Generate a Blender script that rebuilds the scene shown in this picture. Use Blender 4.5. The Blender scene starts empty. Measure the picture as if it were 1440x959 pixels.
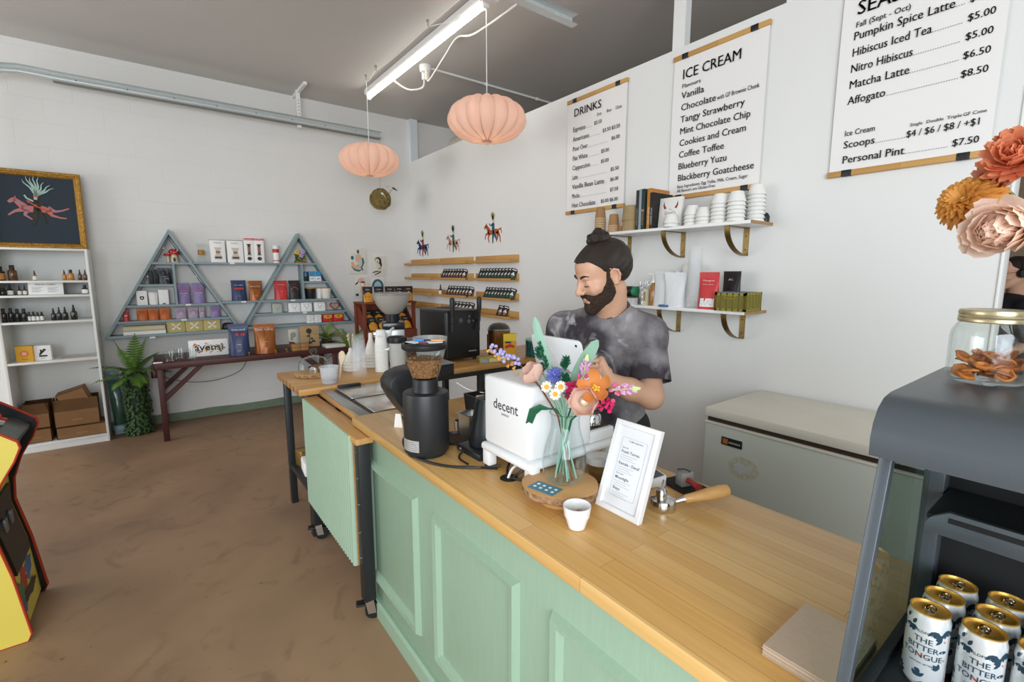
import bpy, bmesh, math, random
import numpy as np
from mathutils import Matrix, Vector
random.seed(7)
R = math.radians
PI = math.pi
SC = bpy.context.scene
COL = SC.collection

# ---------------------------------------------------------------- camera
cam = bpy.data.cameras.new('camera'); camo = bpy.data.objects.new('camera', cam); COL.objects.link(camo)
cam.sensor_width = 36; cam.lens = 36 * 667.5 / 1440; cam.clip_start = .02
camo.location = (0, 0, 1.55)
camo.rotation_euler = (R(90 - 8.071), R(-.03), R(90 - 37.18))
SC.camera = camo
# ---------------------------------------------------------------- world, light, exposure
SC.view_settings.view_transform = 'Standard'; SC.view_settings.look = 'None'
SC.view_settings.gamma = 1; SC.view_settings.use_curve_mapping = False
SC.view_settings.exposure = .1
SC.cycles.transparent_max_bounces = 96
W = bpy.data.worlds.new('world'); SC.world = W; W.use_nodes = True
bg = W.node_tree.nodes['Background']; bg.inputs[0].default_value = (.92, .96, 1, 1); bg.inputs[1].default_value = .62
def area(name, loc, target, sx, sy, power, col=(1, 1, 1)):
    l = bpy.data.lights.new(name, 'AREA'); l.shape = 'RECTANGLE'; l.size = sx; l.size_y = sy; l.energy = power; l.color = col
    o = bpy.data.objects.new(name, l); COL.objects.link(o); o.location = loc
    o.rotation_euler = (Vector(target) - Vector(loc)).to_track_quat('-Z', 'Y').to_euler()
    return o
area('shopfront_daylight', (2.6, -1.6, 1.9), (-2, 1.6, 1.2), 3.6, 2.4, 225, (.87, .935, 1))
area('garage_door_daylight', (-4.2, -4.2, 1.6), (-3.6, 2, 1.3), 3.2, 2.4, 85, (.97, .98, 1))

# ---------------------------------------------------------------- materials
MATS = {}
def lin(h):
    if isinstance(h, str):
        h = h.lstrip('#'); c = [int(h[i:i+2], 16) / 255 for i in (0, 2, 4)]
    else: c = h
    return tuple((v / 12.92 if v <= .04045 else ((v + .055) / 1.055) ** 2.4) for v in c)
def M(name, c='#888888', rough=.55, metal=0, var=None, bump=None, trans=0, ior=1.45, emit=None, coat=0, c2=None, stretch=None, alpha=1, sss=0):
    """procedural principled material; var=(scale,amount) noise mottling towards c2, bump=(scale,strength)"""
    if name in MATS: return MATS[name]
    m = bpy.data.materials.new(name); m.use_nodes = True; nt = m.node_tree; b = nt.nodes['Principled BSDF']
    rgb = lin(c)
    b.inputs['Base Color'].default_value = (*rgb, 1); b.inputs['Roughness'].default_value = rough; b.inputs['Metallic'].default_value = metal
    b.inputs['IOR'].default_value = ior; b.inputs['Transmission Weight'].default_value = trans; b.inputs['Coat Weight'].default_value = coat
    b.inputs['Alpha'].default_value = alpha
    if sss: b.inputs['Subsurface Weight'].default_value = sss; b.inputs['Subsurface Radius'].default_value = (.01, .004, .002); b.inputs['Subsurface Scale'].default_value = .5
    if emit: b.inputs['Emission Color'].default_value = (*lin(emit[0]), 1); b.inputs['Emission Strength'].default_value = emit[1]
    if var or bump:
        tc = nt.nodes.new('ShaderNodeTexCoord'); src = tc.outputs['Object']
        if stretch:
            mp = nt.nodes.new('ShaderNodeMapping'); mp.inputs['Scale'].default_value = stretch
            nt.links.new(src, mp.inputs[0]); src = mp.outputs[0]
    if var:
        n = nt.nodes.new('ShaderNodeTexNoise'); n.inputs['Scale'].default_value = var[0]; n.inputs['Detail'].default_value = 6
        nt.links.new(src, n.inputs['Vector'])
        r = nt.nodes.new('ShaderNodeMapRange'); r.inputs[1].default_value = .35; r.inputs[2].default_value = .65; r.inputs[4].default_value = var[1]
        nt.links.new(n.outputs[0], r.inputs[0])
        mx = nt.nodes.new('ShaderNodeMixRGB'); mx.inputs[1].default_value = (*rgb, 1)
        mx.inputs[2].default_value = (*lin(c2), 1) if c2 else (*[v * .55 for v in rgb], 1)
        nt.links.new(r.outputs[0], mx.inputs[0]); nt.links.new(mx.outputs[0], b.inputs['Base Color'])
    if bump:
        n2 = nt.nodes.new('ShaderNodeTexNoise'); n2.inputs['Scale'].default_value = bump[0]; n2.inputs['Detail'].default_value = 4
        nt.links.new(src, n2.inputs['Vector'])
        bp = nt.nodes.new('ShaderNodeBump'); bp.inputs['Strength'].default_value = bump[1]; bp.inputs['Distance'].default_value = .01
        nt.links.new(n2.outputs[0], bp.inputs['Height']); nt.links.new(bp.outputs[0], b.inputs['Normal'])
    MATS[name] = m
    return m
def glass(name, c='#ffffff', rough=.02, fac=.5):
    """thin clear glass or plastic: see-through with a gloss that grows towards grazing angles, so shells stay light"""
    if name in MATS: return MATS[name]
    m = bpy.data.materials.new(name); m.use_nodes = True; nt = m.node_tree; nt.nodes.clear()
    o = nt.nodes.new('ShaderNodeOutputMaterial'); t = nt.nodes.new('ShaderNodeBsdfTransparent'); g = nt.nodes.new('ShaderNodeBsdfGlossy')
    f = nt.nodes.new('ShaderNodeLayerWeight'); f.inputs[0].default_value = .5; mx = nt.nodes.new('ShaderNodeMixShader')
    pw = nt.nodes.new('ShaderNodeMath'); pw.operation = 'POWER'; pw.inputs[1].default_value = 3.5; nt.links.new(f.outputs['Facing'], pw.inputs[0])
    ma = nt.nodes.new('ShaderNodeMath'); ma.operation = 'MULTIPLY_ADD'; ma.inputs[1].default_value = fac; ma.inputs[2].default_value = .035; nt.links.new(pw.outputs[0], ma.inputs[0])
    t.inputs[0].default_value = (*lin(c), 1); g.inputs['Roughness'].default_value = rough; g.inputs[0].default_value = (.95, .97, 1, 1)
    nt.links.new(ma.outputs[0], mx.inputs[0]); nt.links.new(t.outputs[0], mx.inputs[1]); nt.links.new(g.outputs[0], mx.inputs[2]); nt.links.new(mx.outputs[0], o.inputs[0])
    MATS[name] = m
    return m
def petal(name, c, c2=None):
    """thin petals that let some light through"""
    if name in MATS: return MATS[name]
    m = M(name, c, .55, var=(50, .5) if c2 else None, c2=c2); nt = m.node_tree; b = nt.nodes['Principled BSDF']; t = nt.nodes.new('ShaderNodeBsdfTranslucent'); t.inputs[0].default_value = (*lin(c), 1); x = nt.nodes.new('ShaderNodeMixShader'); x.inputs[0].default_value = .4
    nt.links.new(b.outputs[0], x.inputs[1]); nt.links.new(t.outputs[0], x.inputs[2]); nt.links.new(x.outputs[0], nt.nodes['Material Output'].inputs[0]); return m
def frosted(name, c='#f4f6f8', k=.5):
    """milky translucent plastic"""
    if name in MATS: return MATS[name]
    m = bpy.data.materials.new(name); m.use_nodes = True; nt = m.node_tree; nt.nodes.clear()
    o = nt.nodes.new('ShaderNodeOutputMaterial'); t = nt.nodes.new('ShaderNodeBsdfTransparent'); g = nt.nodes.new('ShaderNodeBsdfPrincipled'); mx = nt.nodes.new('ShaderNodeMixShader')
    g.inputs['Base Color'].default_value = (*lin(c), 1); g.inputs['Roughness'].default_value = .25; mx.inputs[0].default_value = k
    nt.links.new(t.outputs[0], mx.inputs[1]); nt.links.new(g.outputs[0], mx.inputs[2]); nt.links.new(mx.outputs[0], o.inputs[0])
    MATS[name] = m
    return m
def wood_planks(name, cols, plank=(.55, .05), axis='X', rough=.35, grain=.25):
    """glued staves: brick pattern of tinted planks plus stretched grain"""
    if name in MATS: return MATS[name]
    m = bpy.data.materials.new(name); m.use_nodes = True; nt = m.node_tree; b = nt.nodes['Principled BSDF']; b.inputs['Roughness'].default_value = rough
    tc = nt.nodes.new('ShaderNodeTexCoord'); mp = nt.nodes.new('ShaderNodeMapping'); nt.links.new(tc.outputs['Object'], mp.inputs[0])
    if axis == 'Y': mp.inputs['Rotation'].default_value = (0, 0, R(90))
    br = nt.nodes.new('ShaderNodeTexBrick'); br.inputs['Scale'].default_value = 1; br.inputs['Brick Width'].default_value = plank[0]; br.inputs['Row Height'].default_value = plank[1]
    br.inputs['Mortar Size'].default_value = .0006; br.inputs['Bias'].default_value = -.1; br.offset = .37; br.squash = 1
    br.inputs['Color1'].default_value = (*lin(cols[0]), 1); br.inputs['Color2'].default_value = (*lin(cols[1]), 1); br.inputs['Mortar'].default_value = (*lin(cols[2]), 1)
    nt.links.new(mp.outputs[0], br.inputs['Vector'])
    mp2 = nt.nodes.new('ShaderNodeMapping'); mp2.inputs['Scale'].default_value = (3, 70, 70) ; nt.links.new(mp.outputs[0], mp2.inputs[0])
    n = nt.nodes.new('ShaderNodeTexNoise'); n.inputs['Scale'].default_value = 1.0; n.inputs['Detail'].default_value = 5; nt.links.new(mp2.outputs[0], n.inputs['Vector'])
    r = nt.nodes.new('ShaderNodeMapRange'); r.inputs[1].default_value = .4; r.inputs[2].default_value = .75; r.inputs[4].default_value = grain; nt.links.new(n.outputs[0], r.inputs[0])
    mx = nt.nodes.new('ShaderNodeMixRGB'); mx.inputs[2].default_value = (*lin(cols[2]), 1); nt.links.new(br.outputs[0], mx.inputs[1]); nt.links.new(r.outputs[0], mx.inputs[0]); nt.links.new(mx.outputs[0], b.inputs['Base Color'])
    MATS[name] = m
    return m

# ---------------------------------------------------------------- mesh builder
class MB:
    def __init__(s): s.bm = bmesh.new(); s.X = Matrix.Identity(4); s.mi = 0
    def at(s, loc=(0, 0, 0), rot=(0, 0, 0), sc=(1, 1, 1)):
        from mathutils import Euler
        s.X = Matrix.LocRotScale(Vector(loc), Euler(rot), Vector(sc)); return s
    def add(s, vs, fs, smooth=True):
        bv = [s.bm.verts.new(s.X @ Vector(v)) for v in vs]; out = []
        for f in fs:
            try:
                q = s.bm.faces.new([bv[i] for i in f]); q.material_index = s.mi; q.smooth = smooth; out.append(q)
            except ValueError: pass
        return bv, out
    def box(s, x0, x1, y0, y1, z0, z1, bev=0, seg=2):
        vs = [(x, y, z) for x in (x0, x1) for y in (y0, y1) for z in (z0, z1)]
        fs = [(0, 1, 3, 2), (4, 6, 7, 5), (0, 4, 5, 1), (2, 3, 7, 6), (0, 2, 6, 4), (1, 5, 7, 3)]
        bv, f = s.add(vs, fs)
        if bev:
            es = list({e for q in f for e in q.edges})
            r = bmesh.ops.bevel(s.bm, geom=es, offset=bev, segments=seg, affect='EDGES', profile=.5)
            for q in r['faces']: q.material_index = s.mi; q.smooth = True
        return s
    def cb(s, c, d, bev=0, seg=2):
        return s.box(c[0]-d[0]/2, c[0]+d[0]/2, c[1]-d[1]/2, c[1]+d[1]/2, c[2]-d[2]/2, c[2]+d[2]/2, bev, seg)
    def cyl(s, p0, p1, r0, r1=None, n=16, cap=True):
        r1 = r0 if r1 is None else r1
        p0, p1 = Vector(p0), Vector(p1); d = (p1 - p0).normalized(); a = d.orthogonal().normalized(); b = d.cross(a)
        vs = [p0 + r0 * (math.cos(2*PI*i/n) * a + math.sin(2*PI*i/n) * b) for i in range(n)] + [p1 + r1 * (math.cos(2*PI*i/n) * a + math.sin(2*PI*i/n) * b) for i in range(n)]
        fs = [(i, (i+1) % n, n + (i+1) % n, n + i) for i in range(n)]
        if cap: fs += [tuple(range(n-1, -1, -1)), tuple(range(n, 2*n))]
        s.add(vs, fs); return s
    def lathe(s, prof, n=24, c=(0, 0, 0), lobes=0, lamp=0, cap=False):
        vs = []; fs = []
        for r, z in prof:
            for i in range(n):
                t = 2*PI*i/n; k = 1 + (lamp * (abs(math.sin(lobes*t/2)) - .6) if lobes else 0)
                vs.append((c[0] + r*k*math.cos(t), c[1] + r*k*math.sin(t), c[2] + z))
        for j in range(len(prof)-1):
            for i in range(n): fs.append((j*n+i, j*n+(i+1) % n, (j+1)*n+(i+1) % n, (j+1)*n+i))
        if cap: fs += [tuple(range(n-1, -1, -1)), tuple(range((len(prof)-1)*n, len(prof)*n))]
        s.add(vs, fs); return s
    def tube(s, pts, r, n=6, closed=False):
        pts = [Vector(p) for p in pts]; rs = r if isinstance(r, (list, tuple)) else [r]*len(pts); vs = []; fs = []; prev = None; L = len(pts)
        for k, p in enumerate(pts):
            d = (pts[min(k+1, L-1)] - pts[max(k-1, 0)]) if not closed else (pts[(k+1) % L] - pts[k-1])
            d.normalize()
            a = d.orthogonal().normalized() if prev is None else (prev - d*prev.dot(d)).normalized()
            prev = a; b = d.cross(a)
            for i in range(n): vs.append(p + rs[k]*(math.cos(2*PI*i/n)*a + math.sin(2*PI*i/n)*b))
        for k in range(L if closed else L-1):
            k2 = (k+1) % L
            for i in range(n): fs.append((k*n+i, k*n+(i+1) % n, k2*n+(i+1) % n, k2*n+i))
        if not closed: fs += [tuple(range(n-1, -1, -1)), tuple(range((L-1)*n, L*n))]
        s.add(vs, fs); return s
    def prism(s, poly, a, b, ax='y', bev=0):
        """poly of 2-D points extruded from a to b along axis ax (poly axes: the two others in order)"""
        def P(u, v, w): return {'y': (u, w, v), 'x': (w, u, v), 'z': (u, v, w)}[ax]
        n = len(poly); vs = [P(u, v, a) for u, v in poly] + [P(u, v, b) for u, v in poly]
        fs = [tuple(range(n-1, -1, -1)), tuple(range(n, 2*n))] + [(i, (i+1) % n, n+(i+1) % n, n+i) for i in range(n)]
        bv, f = s.add(vs, fs)
        if bev:
            es = list({e for q in f[:2] for e in q.edges})
            r = bmesh.ops.bevel(s.bm, geom=es, offset=bev, segments=2, affect='EDGES', profile=.5)
            for q in r['faces']: q.material_index = s.mi
        return s
    def sph(s, c, r, n=12, m=8):
        r = (r, r, r) if not isinstance(r, (tuple, list)) else r
        vs = [(c[0], c[1], c[2]-r[2])]; fs = []
        for j in range(1, m):
            t = PI*j/m - PI/2
            for i in range(n): vs.append((c[0]+r[0]*math.cos(t)*math.cos(2*PI*i/n), c[1]+r[1]*math.cos(t)*math.sin(2*PI*i/n), c[2]+r[2]*math.sin(t)))
        vs.append((c[0], c[1], c[2]+r[2])); T = len(vs)-1
        for i in range(n): fs.append((0, 1+(i+1) % n, 1+i)); fs.append((T, T-n+i, T-n+(i+1) % n))
        for j in range(m-2):
            for i in range(n): fs.append((1+j*n+i, 1+j*n+(i+1) % n, 1+(j+1)*n+(i+1) % n, 1+(j+1)*n+i))
        s.add(vs, fs); return s
    def grid(s, rows):
        """rows: list of equal-length point lists"""
        w = len(rows[0]); vs = [p for r in rows for p in r]
        fs = [(j*w+i, j*w+i+1, (j+1)*w+i+1, (j+1)*w+i) for j in range(len(rows)-1) for i in range(w-1)]
        s.add(vs, fs); return s
    def text(s, body, size, o, xd=(1, 0, 0), yd=(0, 0, 1), align='LEFT', ext=.0004, bold=0, sx=1):
        key = (body, align, bold)
        if key not in TXT:
            cu = bpy.data.curves.new('lettering', 'FONT'); cu.body = body; cu.align_x = align; cu.size = 1; cu.resolution_u = 2; cu.offset = bold
            ob = bpy.data.objects.new('lettering', cu); COL.objects.link(ob)
            dg = bpy.context.evaluated_depsgraph_get(); me = bpy.data.meshes.new_from_object(ob.evaluated_get(dg))
            TXT[key] = ([v.co.copy() for v in me.vertices], [tuple(p.vertices) for p in me.polygons])
            bpy.data.objects.remove(ob); bpy.data.curves.remove(cu); bpy.data.meshes.remove(me)
        vs, fs = TXT[key]; xd, yd = Vector(xd), Vector(yd); nd = xd.cross(yd); o = Vector(o)
        s.add([o + xd*(v.x*size*sx) + yd*(v.y*size) + nd*ext for v in vs], fs, False); return s
    def build(s, name, mat, parent=None, sharp=38):
        bm = s.bm
        bmesh.ops.recalc_face_normals(bm, faces=bm.faces[:])
        c = math.cos(R(sharp))
        for e in bm.edges:
            if len(e.link_faces) == 2 and e.link_faces[0].normal.dot(e.link_faces[1].normal) < c: e.smooth = False
        me = bpy.data.meshes.new(name); bm.to_mesh(me); bm.free()
        for m in (mat if isinstance(mat, (list, tuple)) else [mat]): me.materials.append(m)
        o = bpy.data.objects.new(name, me); COL.objects.link(o)
        if parent is not None: o.parent = parent
        return o
TXT = {}
def tag(o, label, cat, group=None):
    o['label'] = label; o['category'] = cat
    if group: o['group'] = group
    return o
def thing(name, label, cat, loc=(0, 0, 0), rz=0, group=None, rot=None):
    o = bpy.data.objects.new(name, None); COL.objects.link(o); o.empty_display_size = .05
    o.location = loc; o.rotation_euler = rot if rot else (0, 0, R(rz))
    return tag(o, label, cat, group)
def solo(mb, name, mat, label, cat, loc=(0, 0, 0), rz=0, group=None):
    o = mb.build(name, mat); o.location = loc; o.rotation_euler = (0, 0, R(rz)); return tag(o, label, cat, group)
def struct(mb, name, mat, parent=None):
    o = mb.build(name, mat, parent)
    if parent is None: o['kind'] = 'structure'
    return o
def clone(src, loc, rz=None, label=None, group=None):
    c = src.copy(); COL.objects.link(c); c.location = loc
    if rz is not None: c.rotation_euler = (0, 0, R(rz))
    if label: c['label'] = label
    if group: c['group'] = group
    def kids(a, b):
        for ch in [x for x in KIDS.get(a.name, a.children)]:
            d = ch.copy(); COL.objects.link(d); d.parent = b; kids(ch, d)
    kids(src, c)
    return c
KIDS = {}
def Box(x0, x1, y0, y1, z0, z1, bev=0): return MB().box(x0, x1, y0, y1, z0, z1, bev)

# ---------------------------------------------------------------- common materials
WHITE = M('white_paint', '#ebebe8', .6, var=(3, .25), c2='#dfdfdb')
CARD = M('white_card', '#f1f0ec', .7); INK = M('dark_ink', '#33302e', .7); BLACK = M('black_plastic', '#1c1d1e', .42)
BLACKM = M('black_metal', '#232527', .42, bump=(300, .05)); CHROME = M('chrome', '#d6d6d4', .12, 1); STEEL = M('brushed_steel', '#b9b8b4', .3, 1, var=(20, .2))
BRASS = M('aged_brass', '#8f7745', .38, .85, var=(25, .5), c2='#5f4c28'); KRAFT = M('kraft_card', '#a8855a', .8, var=(40, .25))
GLASS = glass('clear_glass', '#fafcfb'); LABELW = M('label_white', '#e8e6e0', .6); RUBBER = M('rubber', '#161616', .75)
OAK = wood_planks('bamboo', ('#c79a58', '#b98948', '#9a6c34'), (.9, .03), 'X', .5, .25)
GREY = M('grey_plastic', '#8d9092', .5); RED = M('red_plastic', '#c8322b', .45); PAPER = M('paper_white', '#f5f5f2', .75)

# ---------------------------------------------------------------- setting
def block_wall():
    m = M('white_block_wall', '#e4e3df', .62); nt = m.node_tree; b = nt.nodes['Principled BSDF']
    tc = nt.nodes.new('ShaderNodeTexCoord'); sp = nt.nodes.new('ShaderNodeSeparateXYZ'); cm = nt.nodes.new('ShaderNodeCombineXYZ')
    nt.links.new(tc.outputs['Object'], sp.inputs[0]); nt.links.new(sp.outputs[1], cm.inputs[0]); nt.links.new(sp.outputs[2], cm.inputs[1])
    br = nt.nodes.new('ShaderNodeTexBrick'); br.inputs['Scale'].default_value = 1; br.inputs['Brick Width'].default_value = .41; br.inputs['Row Height'].default_value = .205
    br.inputs['Mortar Size'].default_value = .004; br.inputs['Mortar Smooth'].default_value = .6
    br.inputs['Color1'].default_value = (1, 1, 1, 1); br.inputs['Color2'].default_value = (.97, .97, .97, 1); br.inputs['Mortar'].default_value = (0, 0, 0, 1)
    nt.links.new(cm.outputs[0], br.inputs['Vector'])
    n = nt.nodes.new('ShaderNodeTexNoise'); n.inputs['Scale'].default_value = 60; nt.links.new(tc.outputs['Object'], n.inputs['Vector'])
    ad = nt.nodes.new('ShaderNodeMath'); ad.operation = 'MULTIPLY_ADD'; ad.inputs[1].default_value = .25; nt.links.new(n.outputs[0], ad.inputs[0]); nt.links.new(br.outputs['Color'], ad.inputs[2])
    bp = nt.nodes.new('ShaderNodeBump'); bp.inputs['Strength'].default_value = .35; bp.inputs['Distance'].default_value = .006
    nt.links.new(ad.outputs[0], bp.inputs['Height']); nt.links.new(bp.outputs[0], b.inputs['Normal'])
    return m
def floor_mat():
    m = M('stained_concrete', '#8a6647', .42); nt = m.node_tree; b = nt.nodes['Principled BSDF']
    tc = nt.nodes.new('ShaderNodeTexCoord')
    def noise(scale, det=8, dist=0):
        n = nt.nodes.new('ShaderNodeTexNoise'); n.inputs['Scale'].default_value = scale; n.inputs['Detail'].default_value = det; n.inputs['Distortion'].default_value = dist
        nt.links.new(tc.outputs['Object'], n.inputs['Vector']); return n
    n1 = noise(.9, 8, .6); cr = nt.nodes.new('ShaderNodeValToRGB'); nt.links.new(n1.outputs[0], cr.inputs[0])
    cr.color_ramp.elements[0].position = .3; cr.color_ramp.elements[0].color = (*lin('#806550'), 1); cr.color_ramp.elements[1].position = .72; cr.color_ramp.elements[1].color = (*lin('#a88869'), 1)
    n2 = noise(5, 10, 1.5); r = nt.nodes.new('ShaderNodeMapRange'); r.inputs[1].default_value = .56; r.inputs[2].default_value = .74; r.inputs[4].default_value = .4; nt.links.new(n2.outputs[0], r.inputs[0])
    mx = nt.nodes.new('ShaderNodeMixRGB'); mx.inputs[2].default_value = (*lin('#5f4b3b'), 1); nt.links.new(cr.outputs[0], mx.inputs[1]); nt.links.new(r.outputs[0], mx.inputs[0])
    # scuffs and dark specks
    n3 = noise(26, 4); r3 = nt.nodes.new('ShaderNodeMapRange'); r3.inputs[1].default_value = .7; r3.inputs[2].default_value = .76; r3.inputs[4].default_value = .7; nt.links.new(n3.outputs[0], r3.inputs[0])
    mx2 = nt.nodes.new('ShaderNodeMixRGB'); mx2.inputs[2].default_value = (*lin('#33241a'), 1); nt.links.new(mx.outputs[0], mx2.inputs[1]); nt.links.new(r3.outputs[0], mx2.inputs[0])
    nt.links.new(mx2.outputs[0], b.inputs['Base Color'])
    rr = nt.nodes.new('ShaderNodeMapRange'); rr.inputs[3].default_value = .5; rr.inputs[4].default_value = .68; nt.links.new(n2.outputs[0], rr.inputs[0]); nt.links.new(rr.outputs[0], b.inputs['Roughness'])
    bp = nt.nodes.new('ShaderNodeBump'); bp.inputs['Strength'].default_value = .12; bp.inputs['Distance'].default_value = .01; nt.links.new(n2.outputs[0], bp.inputs['Height']); nt.links.new(bp.outputs[0], b.inputs['Normal'])
    return m
XW, YW, HW, HC = -6.04, 2.87, 3.0, 3.537
struct(Box(-6.3, 3.0, -4.5, 6.2, -.1, 0), 'floor', floor_mat())
struct(Box(-6.3, 3.0, -4.5, 6.2, HC, HC + .1), 'ceiling', M('ceiling_grey', '#c9c7c2', .8, var=(.6, .35), c2='#b9b6b0'))
struct(Box(XW - .2, XW, -4.5, 6.2, 0, HC), 'wall_back', block_wall())
struct(Box(XW, -.372, YW, YW + .1, 0, HW), 'wall_right', M('smooth_white_wall', '#e6e6e3', .55, var=(1.2, .2), c2='#dfdfdc', bump=(90, .03)))
struct(Box(XW, 3.0, 6.0, 6.2, 0, HC), 'wall_rear', M('far_room_wall', '#8d7a66', .8, var=(2, .3)))
# painted base band with a ragged upper edge, in two runs
def band(y0, y1, seed):
    rnd = random.Random(seed); top = [(y1 - (y1-y0)*i/30, .085 + rnd.uniform(-.006, .01)) for i in range(31)]
    return MB().prism([(y0, 0), (y1, 0)] + top, XW, XW + .006, 'x')
struct(band(-4.4, YW, 3), 'baseboard_back', M('green_band', '#71806a', .6, var=(8, .35), c2='#8d9a86'))
struct(Box(-2.062, -1.972, YW + .03, YW + .09, HW, HC), 'trim_1', WHITE)
struct(Box(-1.345, -1.255, YW + .03, YW + .09, HW, HC), 'trim_2', WHITE)
struct(Box(XW, XW + .07, YW + .0, YW + .1, HW, HC), 'trim_3', M('pale_blue_paint', '#dfe6ea', .5))
struct(MB().box(-.372, -.361, YW - .008, YW + .112, 0, 2.3, .003), 'trim_4', WHITE)
# ================================================================ counter, cart, work table, freezer
ZC = .897
GREEN = M('sage_paint', '#99b49c', .5, var=(14, .35), c2='#8ca98f', stretch=(6, 6, .6), bump=(40, .06))
TOPW = wood_planks('oak_staves', ('#dfb673', '#d1a15b', '#a87a3e'), (.62, .052), 'X', .3, .3)
t = thing('counter_base', 'sage green counter front with raised rectangular panels under the oak worktop', 'counter', (-.8, .72, 0))
def L(x): return x + .8
MB().box(L(-2.02), L(.6), 0, .52, .0, .858, .002).build('carcass', GREEN, t)
MB().prism([(-.022, 0), (0, 0), (0, .078), (-.012, .078), (-.022, .068)], L(-2.026), L(.6), 'x').build('plinth', GREEN, t)
def frame_panel(x0, x1, z0, z1):
    m = MB(); w = .042; t_ = .02
    o = [(x0, z0), (x1, z0), (x1, z1), (x0, z1)]; i = [(x0+w, z0+w), (x1-w, z0+w), (x1-w, z1-w), (x0+w, z1-w)]
    o2 = [(x0+.012, z0+.012), (x1-.012, z0+.012), (x1-.012, z1-.012), (x0+.012, z1-.012)]
    i2 = [(x0+w-.012, z0+w-.012), (x1-w+.012, z0+w-.012), (x1-w+.012, z1-w+.012), (x0+w-.012, z1-w+.012)]
    vs = [(x, 0, z) for x, z in o] + [(x, -t_, z) for x, z in o2] + [(x, -t_*.8, z) for x, z in i2] + [(x, .001, z) for x, z in i]
    m.add(vs, [(a*4+k, a*4+(k+1) % 4, a*4+4+(k+1) % 4, a*4+4+k) for a in range(3) for k in range(4)])
    return m.build('panel_moulding', GREEN, t)
for a in ((-2.012, -1.52), (-1.392, -.912), (-.784, -.31), (-.18, .3)): frame_panel(L(a[0]), L(a[1]), .17, .737)
wt = MB().box(-1.465, 1.265, -.3225, .3225, -.0185, .0185, .004)
solo(wt, 'worktop', TOPW, 'long oak stave worktop on the sage green counter', 'worktop', (-.665, 1.0125, ZC - .0185))

# cable hole rim in the worktop
hm = MB().at((0, 0, 0)); hm.lathe([(.0, .0006), (.026, .0006), (.029, .0012), (.03, .0)], 24)
solo(hm, 'cable_grommet', M('dark_hole', '#241b12', .8), 'dark round cable hole in the worktop below the white machine', 'cable hole', (-1.165, .872, ZC))

# rolling prep cart
t = thing('prep_cart', 'rolling prep cart with ribbed green front between the counter and the wooden table', 'cart', (-2.39, .66, 0))
def L(x): return x + 2.39
m = MB(); n = 27; x0, x1 = L(-2.795), L(-2.005); poly = []
for i in range(n):
    a = x0 + (x1-x0)*i/n; b = (x1-x0)/n
    poly += [(a + b/2 - b*.5*math.cos(q), -.017 - b*.5*math.sin(q)) for q in (.0, .5, 1.05, 1.57, 2.1, 2.64)]
poly += [(x1, -.017), (x1, -.014), (x0, -.014)]
m.prism(poly, .24, .853, 'z').build('ribbed_panel', M('ribbed_sage', '#a4bda5', .5, var=(5, .3), c2='#97b39a'), t)
MB().box(x0, x1, -.014, -.004, .24, .853).build('plywood_backing', M('plywood_edge', '#b98a54', .6, var=(30, .4)), t)
CARTW = wood_planks('cart_oak', ('#c99a5c', '#b98850', '#8f6434'), (.5, .05), 'X', .4, .4)
MB().box(L(-2.8), L(-1.93), -.022, .055, .828, .8545, .002).build('front_rail', CARTW, t)
MB().box(L(-2.795), L(-2.14), .068, .088, .8545, .88, .001).build('wood_trim', CARTW, t)
for sx in (-2.775, -1.96):
    for sy in (.012, .5):
        if sy > .1 and sx > -2: sx = -2.065
        q = MB(); q.box(L(sx)-.025, L(sx)+.03, sy-.025, sy+.025, .095, .83, .002)
        lg = q.build('leg', BLACKM, t)
        if sy < .1:
            for z in (.3, .42, .55, .67, .79): MB().cyl((L(sx), -.0145, z), (L(sx), -.0165, z), .005, n=8).build('bolt', CHROME, lg)
        c = thing('caster', '', '')
        for k in ('label', 'category'): del c[k]
        c.parent = t; c.location = (L(sx), sy, 0); c.rotation_euler = (0, 0, R(-18))
        MB().cyl((-.016, .02, .038), (.016, .02, .038), .038, n=24).build('wheel', RUBBER, c)
        f = MB(); f.prism([(.02, .1), (-.018, .1), (-.004, .03), (.03, .03)], .018, .022, 'x').prism([(.02, .1), (-.018, .1), (-.004, .03), (.03, .03)], -.022, -.018, 'x')
        f.box(-.022, .022, -.02, .022, .09, .1, .002).cyl((0, 0, .1), (0, 0, .112), .018)
        f.build('fork', CHROME, c)
        MB().box(-.02, .02, -.055, -.01, .07, .08, .003).build('brake_pedal', BLACK, c)
MB().box(L(-2.76), L(-2.05), .49, .52, .3, .34).build('cross_bar', BLACKM, t)
MB().box(L(-2.08), L(-2.05), .03, .5, .3, .34).build('cross_bar', BLACKM, t)
MB().box(L(-2.78), L(-2.135), .075, .56, .8545, .884, .003).build('steel_top', M('steel_top', '#a9aaa8', .28, .9, var=(9, .3), c2='#c9c9c7'), t)
for a, b in ((-2.735, -2.46), (-2.445, -2.15)):
    g = MB().box(L(a), L(b), .135, .55, .884, .889).build('lid_gasket', BLACK, t)
    MB().box(L(a)+.01, L(b)-.004, .145, .55, .889, .897, .003).build('steel_lid', M('lid_steel', '#d2cfca', .22, .85, var=(6, .25), c2='#b5b2ad'), g)
MB().box(L(-2.765), L(-2.735), .16, .29, .889, .908, .004).build('lid_handle', BLACK, t)

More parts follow.
